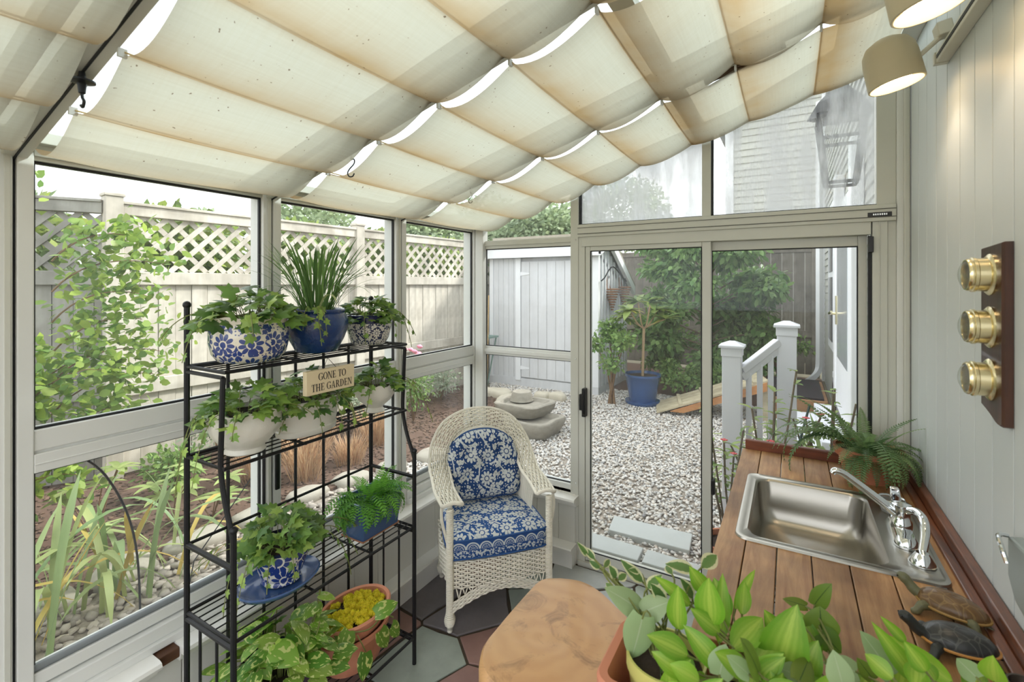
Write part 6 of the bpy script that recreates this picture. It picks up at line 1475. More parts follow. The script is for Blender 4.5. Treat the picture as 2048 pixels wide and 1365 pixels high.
for (x, y, z, fx_, fy_, fz_, s_, k) in ((0.10, -0.115, 0.225, .5, -.9, -.5, .085, 0), (0.125, 0.00, 0.235, .6, .7, .3, .095, 1), (0.145, 0.01, 0.165, .35, .3, -1, .085, 0), (0.15, -0.075, 0.13, .5, -.5, -.9, .09, 1), (0.145, 0.075, 0.145, .3, .7, -1, .075, 0), (0.12, -0.14, 0.19, .4, -.6, -.9, .07, 1)):
    inst('leaf', PH[k], t, frame_mtx((x, y, z), (fx_, fy_, fz_), (1, -.3, .9), s_))
MB().tube(spline([(0.09, -0.13, 0.222), (0.14, -0.05, 0.205), (0.135, 0.04, 0.21), (0.14, 0.09, 0.17)], 5), 0.003, 5).tube(spline([(0.13, -0.10, 0.21), (0.15, -0.09, 0.17), (0.15, -0.075, 0.135)], 4), 0.0025, 5).build('stem', STEM, t, smooth=True)
# black wire hoop outside the first window
hp_ = thing('wire_hoop', 'thin black wire plant hoop standing outside the first window', 'wire', (-2.10, 0.6, 0))
MB().tube(spline([(0.0, -0.22, 1.16), (0.0, -0.06, 1.205), (0.0, 0.08, 1.14), (0.0, 0.17, 0.98), (0.0, 0.22, 0.78), (0.0, 0.235, 0.5), (0, 0.24, 0.0)], 6), 0.004, 6).build('hoop', IRON, hp_, smooth=True)
MB().tube([(0.0, 0.70, 0.92), (0.0, 0.42, 0.62), (0.0, 0.30, 0.0)], 0.0025, 5).build('guy_wire', IRON, hp_)

# ================================================================ wicker chair and cushions
WICK = M('cream_wicker', (238, 233, 219), 0.6, 0, 0.12, 20, island=0.06)
CH = (-1.2885, 2.098); CA = math.atan2(0.74, 0.672)
ch = thing('wicker_armchair', 'cream wicker armchair in the corner by the window', 'armchair', (CH[0], CH[1], 0), CA)
def weave(m_, S, nu, nv, rs=0.0042, rr_=0.0035, amp=0.0045, per=4, ribs=True):
    """strands along u woven over ribs along v; S(u,v) -> (point, normal)"""
    for j in range(nv):
        v = (j+0.5)/nv; pts = []; N = nu*per
        for i in range(N+1):
            u = i/N; p, n_ = S(u, v); pts.append(Vector(p)+Vector(n_)*amp*math.cos(PI*u*nu+PI*j))
        m_.tube(pts, rs, 5, caps=False)
    if ribs:
        for i in range(nu+1):
            u = i/nu; m_.tube([S(u, f)[0] for f in (0, .33, .66, 1)], rr_, 5, caps=False)
# rolled band: arm - back arch - arm
path = spline([(-0.305, 0.02, 0.628), (-0.318, 0.18, 0.635), (-0.315, 0.30, 0.650), (-0.318, 0.40, 0.700), (-0.295, 0.47, 0.800), (-0.225, 0.515, 0.905), (-0.115, 0.535, 0.962), (0, 0.54, 0.978),
               (0.115, 0.535, 0.962), (0.225, 0.515, 0.905), (0.295, 0.47, 0.800), (0.318, 0.40, 0.700), (0.315, 0.30, 0.650), (0.318, 0.18, 0.635), (0.305, 0.02, 0.628)], 8)
NPp = len(path)-1
def band(u, v):
    f = u*NPp; i = min(int(f), NPp-1); p = path[i].lerp(path[i+1], f-i); t_ = (path[min(i+1, NPp)]-path[max(i-1, 0)]).normalized()
    c = Vector((0, 0.30, 0.66)); inw = c-p; inw -= t_*inw.dot(t_)
    back = max(0, min(1, (p.z-0.64)/0.16)); side = -1 if p.x < 0 else 1
    flat = Vector((-side, 0, 0.0)); wv = (flat*(1-back) + inw.normalized()*back); wv.normalize()
    n_ = t_.cross(wv); 
    if n_.dot(Vector((0, -0.6, 0.8))) < 0: n_ = -n_
    w = 0.105+0.02*back
    return p + wv*(v*w) + n_*(0.014*math.sin(PI*v)), n_
m_ = MB(); weave(m_, band, 52, 10, 0.0045, 0.0034, 0.0060, 4); m_.build('rolled_band', WICK, ch, smooth='full')
m_ = MB()
for v in (0.0, 1.0): m_.tube([band(i/120, v)[0] for i in range(121)], 0.0085, 7)
for s_ in (0, 1): m_.tube([band(s_, f)[0] for f in (0, .25, .5, .75, 1)], 0.010, 8)
m_.build('braided_edge', WICK, ch, smooth='full')
# back and side spokes from band to seat rail
m_ = MB()
for i in range(7, 114):
    p = band(i/120, 0.75)[0]; 
    if p.y < 0.06: continue
    q = Vector((max(-.27, min(.27, p.x*0.9)), min(0.50, 0.05+p.y*0.88), 0.33)); m_.tube([p, p.lerp(q, .5)+Vector((0, .01, 0)), q], 0.0034, 4, caps=False)
m_.build('spokes', WICK, ch, smooth='full')
def wall_(pts, z0, z1):
    L = [Vector((x, y, 0)) for x, y in pts]; N = len(L)-1
    def S(u, v):
        f = u*N; i = min(int(f), N-1); p = L[i].lerp(L[i+1], f-i); d = (L[i+1]-L[i]).normalized(); return (p.x, p.y, z0+(z1-z0)*v), (d.y, -d.x, 0)
    return S
sq = [tuple(p)[:2] for p in spline([(-0.262, 0.02, 0), (-0.13, 0.003, 0), (0, 0.0, 0), (0.13, 0.003, 0), (0.262, 0.02, 0)], 4)]
m_ = MB(); weave(m_, wall_(sq, 0.205, 0.345), 19, 13, 0.0046, 0.004, 0.0060, 4); m_.build('front_skirt', WICK, ch, smooth='full')
for s_ in (-1, 1):
    m_ = MB(); weave(m_, wall_([(s_*0.265, 0.02), (s_*0.275, 0.25), (s_*0.25, 0.48)], 0.205, 0.345), 15, 13, 0.0046, 0.004, 0.0060, 4); m_.build('side_skirt', WICK, ch, smooth='full')
m_ = MB(); weave(m_, wall_([(-0.25, 0.48), (0, 0.52), (0.25, 0.48)], 0.205, 0.345), 15, 13, 0.0046, 0.004, 0.0060, 4); m_.build('back_skirt', WICK, ch, smooth='full')
MB().prism([(-0.255, 0.025), (0.255, 0.025), (0.265, 0.25), (0.24, 0.475), (-0.24, 0.475), (-0.265, 0.25)], 0.325, 0.345).build('seat_base', WICK, ch)
# arched apron below the front skirt
m_ = MB()
for k in range(6):
    m_.tube([(-0.255+0.51*i/24, 0.004+(0.004 if (i+k) % 2 else -0.004), 0.10+0.009*k+0.075*math.sin(PI*i/24)) for i in range(25)], 0.0048, 5)
for i in range(1, 16):
    x = -0.255+0.51*i/16; zt = 0.145+0.075*math.sin(PI*i/16)
    if zt < 0.205:
        m_.tube([(x, 0.004, zt), (x+0.012, 0.004, 0.21)], 0.0034, 4); m_.tube([(x, 0.004, zt), (x-0.012, 0.004, 0.21)], 0.0034, 4)
m_.build('apron', WICK, ch, smooth='full')
for x, y, zt in ((-0.268, 0.012, 0.615), (0.268, 0.012, 0.615), (-0.235, 0.475, 0.34), (0.235, 0.475, 0.34)):
    m_ = MB(); m_.tube([(x, y, 0.015), (x, y, zt)], 0.0155, 8); hx = []
    turns = int(zt/0.0085)
    for i in range(turns*6+1):
        a = 2*PI*i/6; z = 0.03+(zt-0.03)*i/(turns*6); r_ = 0.0165+(0.010*math.exp(-((z-0.06)/0.028)**2)); hx.append((x+math.cos(a)*r_, y+math.sin(a)*r_, z))
    m_.tube(hx, 0.0042, 4); m_.sphere((x, y, 0.052), 0.025, 0.025, 0.034, 10, 8); m_.lathe([(0.012, 0.0), (0.014, 0.004), (0.012, 0.03)], 10, (x, y, 0)); m_.build('leg', WICK, ch, smooth='full')
for s_ in (-1, 1): MB().tube(bez((s_*0.272, 0.02, 0.42), (s_*0.29, 0.02, 0.5), (s_*0.32, 0.03, 0.56), (s_*0.30, 0.05, 0.625), 8), 0.008, 6).build('arm_brace', WICK, ch, smooth=True)

PRINT = print_mat('blue_floral_fabric', (34, 80, 142), (226, 224, 216), 'Object', (0, 0, 0), 8.6, 0.85, (150, 176, 196), bump=0.25, R=0.34, lr=0.30)
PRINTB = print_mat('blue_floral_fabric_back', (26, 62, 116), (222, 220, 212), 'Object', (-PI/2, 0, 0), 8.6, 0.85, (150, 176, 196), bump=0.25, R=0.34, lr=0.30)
PIPE = M('blue_piping', (44, 84, 142), 0.8)
def lace_mat():
    t = NT('scalloped_border_fabric'); vec = t.coord('Object'); sp = t.node('ShaderNodeSeparateXYZ'); t.link(vec, sp.inputs[0])
    xx = t.math('MULTIPLY', t.math('ADD', sp.outputs[0], sp.outputs[1]), 1/0.062); fx_ = t.math('SUBTRACT', t.math('FRACT', xx), 0.5); zz = t.math('MULTIPLY', t.math('SUBTRACT', sp.outputs[2], 0.056), 1/0.060)
    d = t.math('SQRT', t.math('ADD', t.math('MULTIPLY', fx_, fx_), t.math('MULTIPLY', zz, zz)))
    def ring(r, w): return t.math('LESS_THAN', t.math('ABSOLUTE', t.math('SUBTRACT', d, r)), w)
    ang = t.math('ARCTAN2', fx_, zz); ray = t.math('MULTIPLY', t.math('LESS_THAN', t.math('ABSOLUTE', t.math('SINE', t.math('MULTIPLY', ang, 3.5))), 0.45), t.math('LESS_THAN', d, 0.22))
    up = t.math('GREATER_THAN', zz, -0.05)
    m = t.math('MULTIPLY', t.math('MAXIMUM', t.math('MAXIMUM', ring(0.47, 0.06), ring(0.30, 0.03)), ray), up)
    low = t.math('MULTIPLY', t.math('LESS_THAN', zz, -0.12), t.math('GREATER_THAN', t.noise(vec, 95, 1, 0.5), 0.53)); m = t.math('MAXIMUM', m, low)
    t.p(Base_Color=t.mix(m, lin((34, 74, 134)), lin((196, 204, 208))), Roughness=0.85); return t.m
sc_ = thing('seat_cushion', 'blue floral seat cushion with scalloped border on the wicker chair', 'cushion', (CH[0], CH[1], 0.351), CA)
def sec(s_, z, front=0.0): 
    base = [tuple(p)[:2] for p in spline([(-0.248, 0.012, 0), (-0.12, -0.004, 0), (0, -0.008, 0), (0.12, -0.004, 0), (0.248, 0.012, 0), (0.262, 0.13, 0), (0.258, 0.27, 0), (0.232, 0.40, 0), (0.12, 0.435, 0), (0, 0.44, 0), (-0.12, 0.435, 0), (-0.232, 0.40, 0), (-0.258, 0.27, 0), (-0.262, 0.13, 0), (-0.248, 0.012, 0)], 4)][:-1]
    return [(x*s_, 0.21+(y-0.21)*s_, z) for x, y in base]
MB().loft([sec(0.97, 0.0), sec(1.0, 0.01), sec(1.015, 0.05), sec(1.0, 0.098)], True, False).build('boxing', lace_mat(), sc_, smooth=True)
MB().loft([sec(1.0, 0.098), sec(0.97, 0.110), sec(0.85, 0.122), sec(0.6, 0.132), sec(0.3, 0.136), sec(0.04, 0.137)], False, True).build('top_panel', PRINT, sc_, smooth='full')
for z in (0.006, 0.099): MB().tube(sec(1.004, z), 0.005, 6, closed=True).build('piping', PIPE, sc_, smooth='full')
bc = thing('back_cushion', 'blue floral tufted back cushion leaning in the wicker chair', 'cushion', (CH[0], CH[1], 0.492), CA)
# rounded-top cushion, leaning back
tilt = Matrix.Translation((0, 0.365, 0)) @ Euler((-0.22, 0, 0)).to_matrix().to_4x4()
def bsec(s_, y):
    o = []
    for x, z in [tuple(p)[:2] for p in spline([(-0.205, 0.012, 0), (-0.10, 0.0, 0), (0, 0.0, 0), (0.10, 0.0, 0), (0.205, 0.012, 0), (0.228, 0.12, 0), (0.222, 0.22, 0), (0.185, 0.315, 0), (0.10, 0.372, 0), (0, 0.388, 0), (-0.10, 0.372, 0), (-0.185, 0.315, 0), (-0.222, 0.22, 0), (-0.228, 0.12, 0), (-0.205, 0.012, 0)], 5)][:-1]:
        o.append(Vector((x*s_, y, 0.19+(z-0.19)*s_)))
    return o
tufts = [(-0.10, 0.26), (0.10, 0.26), (-0.10, 0.13), (0.10, 0.13), (0.0, 0.20)]
rings = []
for s_, y in ((0.05, 0.045), (0.5, 0.044), (0.9, 0.035), (1.0, 0.0), (0.97, -0.022), (0.90, -0.038), (0.80, -0.048), (0.68, -0.054), (0.55, -0.058), (0.42, -0.060), (0.29, -0.061), (0.16, -0.0615), (0.03, -0.062)):
    r_ = bsec(s_, y)
    if y < -0.03:
        for p in r_:
            for tx, tz in tufts: p.y += 0.030*math.exp(-((p.x-tx)**2+(p.z-tz)**2)/0.0011)
    rings.append([tuple(tilt @ p) for p in r_])
MB().loft(rings, True, True).build('cushion_body', PRINTB, bc, smooth='full')
MB().tube([tuple(tilt @ p) for p in bsec(1.0, 0.0)], 0.0055, 6, closed=True).build('piping', PIPE, bc, smooth='full')
for tx, tz in tufts: MB().sphere(tuple(tilt @ Vector((tx, -0.034, tz))), 0.008, n=8, m=5).build('tuft_button', PIPE, bc, smooth=True)

# ================================================================ slab stool and foreground planter
def slab_mat():
    t = NT('honey_root_wood'); vec = t.coord('Object', (1, 1, 1), loc=(0.0, 0.0, 0)); n0 = t.noise(vec, 4.5, 3, 0.6)
    wv = t.node('ShaderNodeTexWave', wave_type='RINGS', rings_direction='Z'); wv.inputs['Scale'].default_value = 5.5; wv.inputs['Distortion'].default_value = 6.0; wv.inputs['Detail'].default_value = 3; wv.inputs['Detail Scale'].default_value = 1.4
    mp = t.node('ShaderNodeMapping'); mp.inputs['Location'].default_value = (0.04, 0.03, 0); t.link(vec, mp.inputs['Vector']); t.link(mp.outputs[0], wv.inputs['Vector'])
    col = t.mix(wv.outputs['Fac'], lin((190, 144, 96)), lin((197, 152, 103)))
    dk = t.ramp(t.noise(vec, 7, 5, 0.7, 1.2), [(0.32, (0.42, 0.38, 0.36)), (0.47, (1, 1, 1))]); col = t.mix(0.75, col, dk, 'MULTIPLY')
    pale = t.ramp(t.noise(vec, 3.0, 2, 0.5), [(0.5, (0, 0, 0)), (0.75, (1, 1, 1))]); col = t.mix(t.math('MULTIPLY', pale, 0.35), col, lin((214, 188, 150)))
    crack = t.node('ShaderNodeTexVoronoi', feature='DISTANCE_TO_EDGE'); crack.inputs['Scale'].default_value = 3.5
    wob = t.node('ShaderNodeVectorMath', operation='ADD'); t.link(vec, wob.inputs[0]); nc = t.node('ShaderNodeTexNoise'); nc.inputs['Scale'].default_value = 5; t.link(vec, nc.inputs['Vector']); t.link(nc.outputs['Color'], wob.inputs[1]); t.link(wob.outputs[0], crack.inputs['Vector'])
    col = t.mix(t.math('MULTIPLY', t.math('LESS_THAN', crack.outputs['Distance'], 0.010), 0.0), col, lin((120, 78, 44)))
    t.p(Base_Color=col, Roughness=0.45, Coat_Weight=0.1); return t.m
SLABM = slab_mat()
stl = thing('slab_stool', 'honey coloured wooden slab stool with rounded corners', 'stool', (-0.60, 1.27, 0))
outl = spline([(-0.10, 0.27, 0), (-0.155, 0.225, 0), (-0.165, 0.12, 0), (-0.166, -0.05, 0), (-0.158, -0.15, 0), (-0.10, -0.225, 0), (0.02, -0.255, 0), (0.14, -0.22, 0), (0.19, -0.12, 0), (0.20, 0.04, 0), (0.185, 0.17, 0), (0.12, 0.225, 0), (0.04, 0.275, 0), (-0.03, 0.290, 0), (-0.10, 0.27, 0)], 5)[:-1]
def so(s_, z): return [(p.x*s_, p.y*s_, z) for p in outl]
MB().loft([so(0.90, 0.62), so(0.97, 0.626), so(1.0, 0.645), so(1.0, 0.69), so(0.985, 0.708), so(0.95, 0.718), so(0.88, 0.72)], True, True).build('seat', SLABM, stl, smooth=True)
for x, y in ((-0.10, 0.15), (0.11, 0.14), (-0.10, -0.13), (0.11, -0.12)): MB().tube([(x*1.15, y*1.15, 0.0), (x*1.05, y*1.05, 0.3), (x, y, 0.63)], [0.026, 0.030, 0.036], 10).build('leg', SLABM, stl, smooth=True)
# low bench under the planter
bn = thing('plant_bench', 'plain dark wooden bench carrying the terracotta trough', 'bench', (0.04, 1.03, 0))
for k in range(3): MB().box(-0.37, 0.36, -0.165+0.112*k, -0.165+0.112*k+0.108, 0.735, 0.76).build('slat', CDX, bn, bevel=0.003)
for x in (-0.33, 0.30):
    for y in (-0.15, 0.12): MB().box(x, x+0.035, y, y+0.035, 0.0, 0.736).build('leg', CDX, bn)
TERR3 = M('dusty_terracotta', (196, 128, 100), 0.8, 0, 0.12, 8, 0.25, 50)
TX0, TX1, TY0, TY1, TZ = -0.362, 0.36, 0.955, 1.180, 0.915
tro = thing('planter_trough', 'long terracotta trough in the foreground holding pots of foliage', 'planter', ((TX0+TX1)/2, (TY0+TY1)/2, 0.7605))
wx, wy = (TX1-TX0)/2, (TY1-TY0)/2
MB().loft([rrect(-wx+0.03, wx-0.03, -wy+0.03, wy-0.03, 0.03, 0.0), rrect(-wx+0.012, wx-0.012, -wy+0.012, wy-0.012, 0.03, 0.12), rrect(-wx, wx, -wy, wy, 0.035, 0.128), rrect(-wx, wx, -wy, wy, 0.035, 0.150), rrect(-wx+0.004, wx-0.004, -wy+0.004, wy-0.004, 0.033, 0.155), rrect(-wx+0.020, wx-0.020, -wy+0.020, wy-0.020, 0.024, 0.153), rrect(-wx+0.024, wx-0.024, -wy+0.024, wy-0.024, 0.024, 0.12), rrect(-wx+0.04, wx-0.04, -wy+0.04, wy-0.04, 0.02, 0.012)], True, True).build('trough', TERR3, tro, smooth=True)
YG = M('yellow_green_glaze', (196, 192, 112), 0.4, 0, 0.08, 10)
HOST = [leaf_mat('lime_striped_leaf', (116, 168, 46), (148, 192, 62), 0.15, 0.4, 0.35, kind='stripe', rgb3=(196, 218, 98)), leaf_mat('pale_jade_leaf', (146, 172, 122), (166, 186, 140), 0.1, 0.3, 0.4, kind='vein', rgb3=(178, 194, 156)), leaf_mat('olive_round_leaf', (96, 132, 50), (122, 140, 52), 0.15, 0.35, 0.4, kind='vein', rgb3=(70, 96, 40)), leaf_mat('cream_edged_leaf', (86, 122, 66), (116, 148, 84), 0.15, 0.35, 0.4, kind='edge', rgb3=(222, 220, 180))]
LV = [heart_mesh(HOST[0], 'leaf', 0.26, 0.24, 9, True), heart_mesh(HOST[1], 'leaf', 0.36, 0.20, 7), heart_mesh(HOST[2], 'leaf', 0.40, 0.14, 7), heart_mesh(HOST[3], 'leaf', 0.27, 0.20, 8, True)]
def lpot(name, label, c, r, h, mat, zbase=0.774):
    t = thing(name, label, 'potted plant', (c[0], c[1], zbase)); pot(t, [(r*0.72, 0.0), (r*0.76, 0.004), (r*0.95, h*0.8), (r, h*0.82), (r, h), (r*0.94, h), (r*0.90, h*0.8)], mat, n=32, soil=(r*0.9, h*0.86)); return t
def place(t, items, stem_from, seed, mat=STEM, r=0.0028):
    """items: (x,y,z, fx,fy,fz, size, kind, up) in world coordinates"""
    sm = MB(); o = Vector(t.location)
    for k, (p, f, s_, kd, up) in enumerate(items):
        p = Vector(p)-o; inst('leaf', LV[kd], t, frame_mtx(p, f, up, s_)); b = Vector(stem_from)-o + Vector((0.03*math.cos(k*2.4), 0.03*math.sin(k*2.4), 0))
        sm.tube(bez(b, b.lerp(p, .4)+Vector((0, 0, .05)), p-Vector(f).normalized()*0.03, p, 6), r, 5, caps=False)
    sm.build('stem', mat, t)
def place_leaves(t, items, foot, wid):
    """items: (base, tip, width, kind, facing) in room coordinates"""
    sm = MB(); o = Vector(t.location)
    for k, (b, e, w, kd, up) in enumerate(items):
        b, e = Vector(b)-o, Vector(e)-o; L_ = (e-b).length
        inst('leaf', LV[kd], t, frame_mtx(b, e-b, up, (w/(2*wid[kd]), L_, L_*0.9)))
        f = Vector(foot)-o+Vector((0.022*math.cos(k*2.4), 0.022*math.sin(k*2.4), 0))
        sm.tube(bez(f, f.lerp(b, .35)+Vector((0, 0, .06)), b-(e-b).normalized()*min(.04, L_), b+(e-b)*.05, 7), 0.0022, 5, caps=False)
    sm.build('stem', STEM, t)
F0 = [((-0.292, 1.08, 1.008),(-0.356, 1.042, 1.063),0.057,1,(0.14,-0.68,0.96)), ((-0.286, 1.072, 1.011),(-0.231, 1.074, 1.055),0.054,1,(0.30,-0.81,0.96)), ((-0.278, 1.042, 1.023),(-0.297, 1.024, 0.923),0.068,1,(0.57,-0.96,0.95)), ((-0.299, 1.123, 1.047),(-0.333, 1.082, 1.105),0.028,3,(0.25,-1.30,0.91)), ((-0.19, 1.163, 1.087),(-0.243, 1.126, 1.109),0.030,3,(0.04,-0.83,0.86)), ((-0.177, 1.171, 1.094),(-0.146, 1.216, 1.113),0.035,3,(0.18,-1.35,0.85)), ((-0.245, 1.108, 1.029),(-0.264, 1.077, 1.074),0.030,3,(0.09,-1.18,0.94)), ((-0.285, 1.108, 1.046),(-0.254, 1.104, 1.085),0.028,3,(0.51,-1.22,0.92)), ((-0.193, 1.15, 1.029),(-0.202, 1.108, 1.088),0.028,3,(0.45,-1.01,0.94)), ((-0.233, 0.999, 0.966),(-0.23, 1.04, 0.901),0.025,3,(0.17,-0.66,1.02)), ((-0.404, 1.085, 1.089),(-0.43, 1.081, 1.114),0.019,3,(0.58,-0.84,0.86)), ((-0.393, 1.091, 1.068),(-0.414, 1.078, 1.087),0.019,3,(0.15,-1.16,0.89)), ((-0.382, 1.086, 1.076),(-0.376, 1.12, 1.083),0.017,3,(0.62,-0.73,0.88)), ((-0.354, 1.091, 1.056),(-0.36, 1.073, 1.091),0.024,3,(0.45,-0.81,0.90)), ((-0.35, 1.093, 1.054),(-0.334, 1.113, 1.062),0.021,3,(0.54,-0.98,0.90)), ((-0.36, 1.087, 1.03),(-0.378, 1.089, 1.04),0.019,3,(0.47,-1.13,0.94)), ((-0.343, 1.085, 1.014),(-0.37, 1.104, 1.008),0.019,3,(0.62,-1.24,0.96)), ((-0.343, 1.085, 1.008),(-0.34, 1.125, 1.001),0.016,3,(0.62,-0.88,0.96)), ((-0.423, 1.085, 1.093),(-0.426, 1.046, 1.137),0.017,3,(0.66,-1.21,0.85)), ((-0.235, 1.137, 1.078),(-0.257, 1.162, 1.084),0.021,3,(0.34,-1.30,0.87)), ((-0.307, 1.118, 1.072),(-0.317, 1.085, 1.092),0.016,3,(0.39,-0.98,0.88))]
F1 = [((-0.142, 1.076, 1.032),(-0.148, 1.05, 1.128),0.061,0,(-0.10,-1.04,0.93)), ((-0.207, 1.06, 1.008),(-0.207, 1.033, 1.102),0.043,0,(-0.05,-1.02,0.96)), ((-0.133, 1.115, 0.969),(-0.126, 1.153, 1.098),0.037,0,(0.31,-0.86,1.02)), ((-0.191, 1.116, 1.033),(-0.244, 1.063, 1.103),0.029,0,(0.21,-1.15,0.93)), ((-0.162, 1.145, 1.057),(-0.185, 1.105, 1.115),0.038,0,(-0.07,-1.22,0.90)), ((-0.093, 1.173, 1.011),(-0.088, 1.211, 1.069),0.033,0,(0.29,-0.89,0.96)), ((-0.109, 1.187, 1.008),(-0.073, 1.233, 1.091),0.023,0,(-0.07,-1.20,0.96)), ((-0.178, 1.02, 0.99),(-0.247, 0.989, 1.031),0.047,0,(0.32,-0.71,0.99)), ((-0.115, 1.033, 0.975),(-0.183, 1.024, 1.045),0.044,0,(-0.13,-0.87,1.01)), ((-0.179, 0.996, 0.964),(-0.237, 0.976, 1.004),0.036,0,(0.18,-1.09,1.02)), ((-0.071, 1.036, 0.986),(-0.117, 1.007, 1.031),0.045,0,(-0.18,-0.68,0.99)), ((-0.104, 1.074, 0.997),(-0.048, 1.137, 1.049),0.054,0,(0.13,-1.09,0.98)), ((-0.064, 1.075, 0.974),(-0.016, 1.136, 1.042),0.061,0,(0.11,-0.75,1.01)), ((-0.119, 1.147, 1.009),(-0.146, 1.159, 1.082),0.044,0,(0.12,-1.10,0.96)), ((-0.152, 0.988, 0.972),(-0.2, 0.968, 1.0),0.039,0,(0.11,-1.09,1.01)), ((-0.127, 1.084, 1.015),(-0.168, 1.044, 1.07),0.036,0,(0.31,-1.26,0.96))]
F2 = [((-0.027, 1.108, 0.937),(0.008, 1.091, 1.097),0.088,0,(0.10,-1.14,1.06)), ((-0.06, 1.1, 0.95),(-0.025, 1.123, 1.034),0.066,0,(0.04,-1.09,1.04)), ((0.046, 1.185, 0.955),(0.021, 1.211, 1.031),0.050,0,(-0.23,-1.14,1.03)), ((-0.009, 1.176, 0.966),(-0.036, 1.136, 1.049),0.049,0,(0.09,-1.21,1.02)), ((0.017, 1.111, 0.955),(0.046, 1.116, 1.037),0.050,0,(0.13,-1.12,1.03)), ((0.058, 1.216, 0.998),(0.057, 1.219, 1.053),0.071,2,(0.18,-1.36,0.98)), ((0.046, 1.243, 1.041),(0.072, 1.223, 1.106),0.040,2,(-0.21,-0.98,0.92)), ((0.031, 1.235, 1.038),(-0.012, 1.218, 1.05),0.024,2,(-0.19,-1.24,0.93)), ((0.057, 1.203, 1.01),(0.094, 1.199, 0.981),0.049,2,(-0.08,-1.38,0.96)), ((0.009, 1.199, 1.02),(-0.024, 1.195, 1.024),0.024,2,(0.23,-0.83,0.95))]
F3 = [((0.115, 1.168, 0.975),(0.061, 1.155, 0.981),0.044,1,(0.16,-1.36,1.01)), ((0.028, 1.105, 0.968),(-0.012, 1.065, 1.004),0.043,1,(0.25,-0.84,1.02)), ((0.174, 1.202, 0.97),(0.133, 1.171, 1.051),0.052,1,(0.09,-1.03,1.01)), ((0.093, 1.132, 0.971),(0.065, 1.141, 0.98),0.051,1,(-0.22,-1.22,1.01)), ((0.141, 1.171, 0.97),(0.117, 1.153, 1.009),0.030,2,(-0.36,-1.14,1.01)), ((0.273, 1.225, 0.977),(0.18, 1.208, 1.038),0.039,0,(-0.37,-1.42,1.00)), ((0.213, 1.214, 0.966),(0.155, 1.143, 1.077),0.036,0,(-0.41,-0.94,1.02)), ((0.202, 1.23, 1.027),(0.166, 1.198, 1.075),0.020,0,(-0.33,-1.37,0.94)), ((0.313, 1.249, 0.987),(0.287, 1.272, 1.002),0.039,1,(-0.36,-1.32,0.99)), ((0.335, 1.238, 0.996),(0.316, 1.191, 1.056),0.042,0,(-0.60,-1.34,0.98)), ((0.237, 1.181, 0.996),(0.211, 1.18, 1.029),0.038,0,(-0.45,-1.36,0.98))]
F1 += [((-0.068, 1.059, 0.954),(-0.02, 1.053, 1.033),0.038,0,(0.13,-0.72,1.03)), ((-0.067, 1.037, 0.946),(-0.063, 1.034, 0.998),0.045,0,(0.18,-1.18,1.05)), ((-0.061, 1.056, 0.956),(-0.016, 1.048, 1.03),0.038,0,(0.23,-0.69,1.03)), ((-0.203, 1.012, 0.894),(-0.212, 0.975, 0.965),0.049,0,(-0.13,-0.88,1.11)), ((-0.139, 0.997, 0.917),(-0.106, 1.05, 0.944),0.035,0,(0.44,-0.90,1.08)), ((-0.152, 0.93, 0.96),(-0.113, 0.925, 1.035),0.039,0,(0.12,-0.79,1.03)), ((-0.12, 1.016, 0.978),(-0.111, 1.032, 1.03),0.051,1,(0.14,-0.89,1.00)), ((-0.066, 0.989, 1.021),(-0.097, 0.971, 1.055),0.033,1,(0.06,-0.81,0.95)), ((-0.181, 0.942, 0.924),(-0.153, 0.951, 0.979),0.037,0,(0.29,-1.00,1.07)), ((-0.166, 1.027, 0.957),(-0.213, 1.025, 0.973),0.043,0,(0.17,-0.75,1.03)), ((-0.209, 0.995, 0.917),(-0.18, 0.993, 0.996),0.048,0,(-0.08,-0.92,1.08)), ((-0.163, 0.908, 0.979),(-0.187, 0.904, 1.017),0.039,0,(0.52,-0.65,1.00)), ((-0.149, 1.01, 0.936),(-0.186, 1.042, 0.938),0.052,0,(-0.18,-1.00,1.06))]
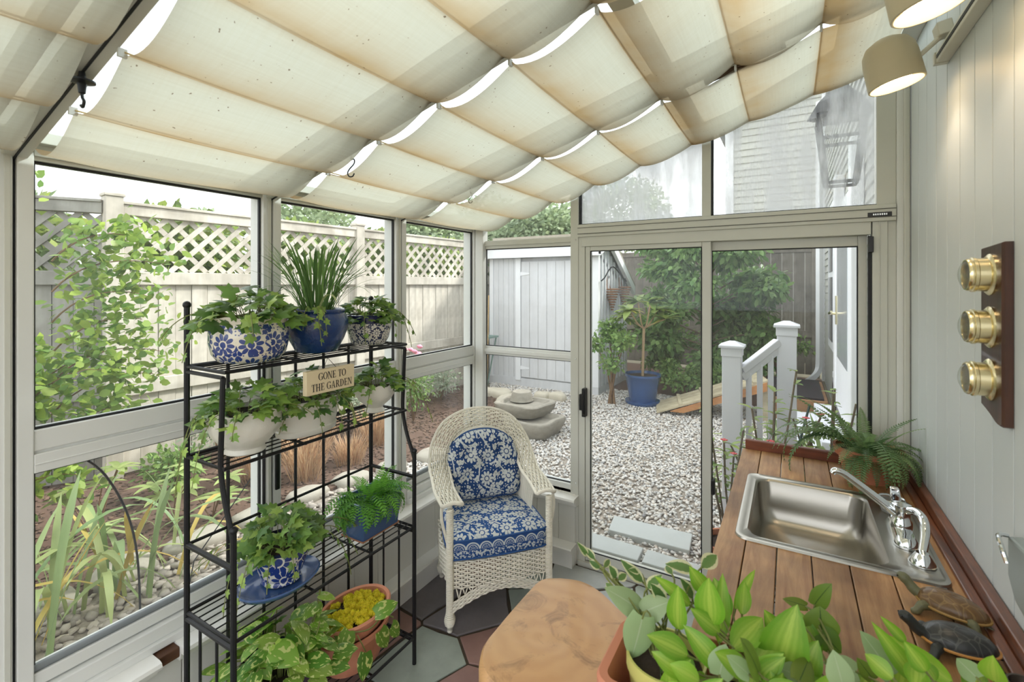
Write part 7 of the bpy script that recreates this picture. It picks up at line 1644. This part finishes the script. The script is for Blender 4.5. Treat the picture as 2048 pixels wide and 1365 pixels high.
F2 += [((-0.026, 1.028, 0.954),(-0.031, 1.037, 1.004),0.039,0,(0.12,-1.20,1.03)), ((-0.034, 1.084, 0.888),(0.009, 1.147, 0.901),0.052,0,(-0.21,-0.75,1.12)), ((0.053, 1.062, 0.961),(0.075, 1.038, 1.035),0.050,0,(0.16,-0.96,1.03)), ((-0.052, 0.978, 0.975),(-0.101, 0.958, 1.005),0.037,2,(-0.33,-0.71,1.01)), ((0.081, 1.181, 0.856),(0.116, 1.225, 0.879),0.055,0,(-0.12,-1.30,1.16)), ((-0.051, 0.996, 1.025),(-0.066, 0.949, 1.111),0.043,2,(0.43,-0.62,0.94)), ((0.021, 1.058, 0.967),(0.061, 1.095, 0.991),0.036,0,(0.22,-0.79,1.02)), ((0.014, 1.033, 1.009),(0.036, 1.103, 1.02),0.041,2,(0.33,-0.80,0.96)), ((-0.039, 1.048, 0.909),(-0.015, 1.019, 1.006),0.052,0,(0.21,-0.90,1.09)), ((-0.038, 0.987, 0.984),(0.008, 1.007, 1.025),0.041,0,(0.26,-0.68,1.00))]
F3 += [((0.163, 1.099, 1.029),(0.124, 1.11, 1.054),0.033,0,(-0.26,-0.85,0.94)), ((0.3, 1.25, 0.945),(0.338, 1.316, 0.977),0.041,0,(-0.23,-1.18,1.05)), ((0.216, 1.138, 1.037),(0.187, 1.107, 1.089),0.032,0,(-0.39,-1.03,0.93)), ((0.097, 1.089, 0.948),(0.041, 1.037, 1.007),0.035,0,(-0.37,-1.22,1.04)), ((0.195, 1.244, 0.918),(0.197, 1.202, 1.006),0.049,0,(-0.12,-1.08,1.08)), ((0.132, 1.207, 0.895),(0.134, 1.211, 0.95),0.048,0,(-0.28,-0.88,1.11)), ((0.295, 1.278, 0.878),(0.365, 1.373, 0.89),0.039,0,(-0.62,-1.29,1.13)), ((0.305, 1.234, 0.925),(0.269, 1.231, 0.949),0.036,1,(-0.25,-1.17,1.07)), ((0.195, 1.113, 1.017),(0.208, 1.154, 1.047),0.039,0,(0.04,-1.01,0.95)), ((0.083, 1.05, 1.019),(0.071, 1.045, 1.076),0.046,1,(0.07,-1.06,0.95)), ((0.278, 1.212, 0.927),(0.324, 1.279, 0.956),0.035,0,(-0.65,-0.81,1.07))]
WID = [0.26, 0.36, 0.40, 0.27]
t0 = lpot('potted_vine', 'cream-edged vine and pale jade leaves in the yellow-green pot', (-0.235, 1.068), 0.084, 0.168, YG)
place_leaves(t0, F0, (-0.245, 1.075, 0.93), WID)
t1 = lpot('potted_hosta', 'lime green striped foliage plant in the middle of the trough', (-0.045, 1.068), 0.080, 0.150, DKB)
place_leaves(t1, F1, (-0.045, 1.07, 0.915), WID)
t2 = lpot('potted_rubber_plant', 'olive round-leaved plant among lime leaves beside the striped foliage', (0.122, 1.068), 0.078, 0.145, TERRA)
place_leaves(t2, F2, (0.12, 1.07, 0.91), WID)
t3 = lpot('potted_foliage', 'lime and jade leafy plant at the counter end of the trough', (0.270, 1.068), 0.062, 0.140, TERRA)
place_leaves(t3, F3, (0.265, 1.07, 0.90), WID)
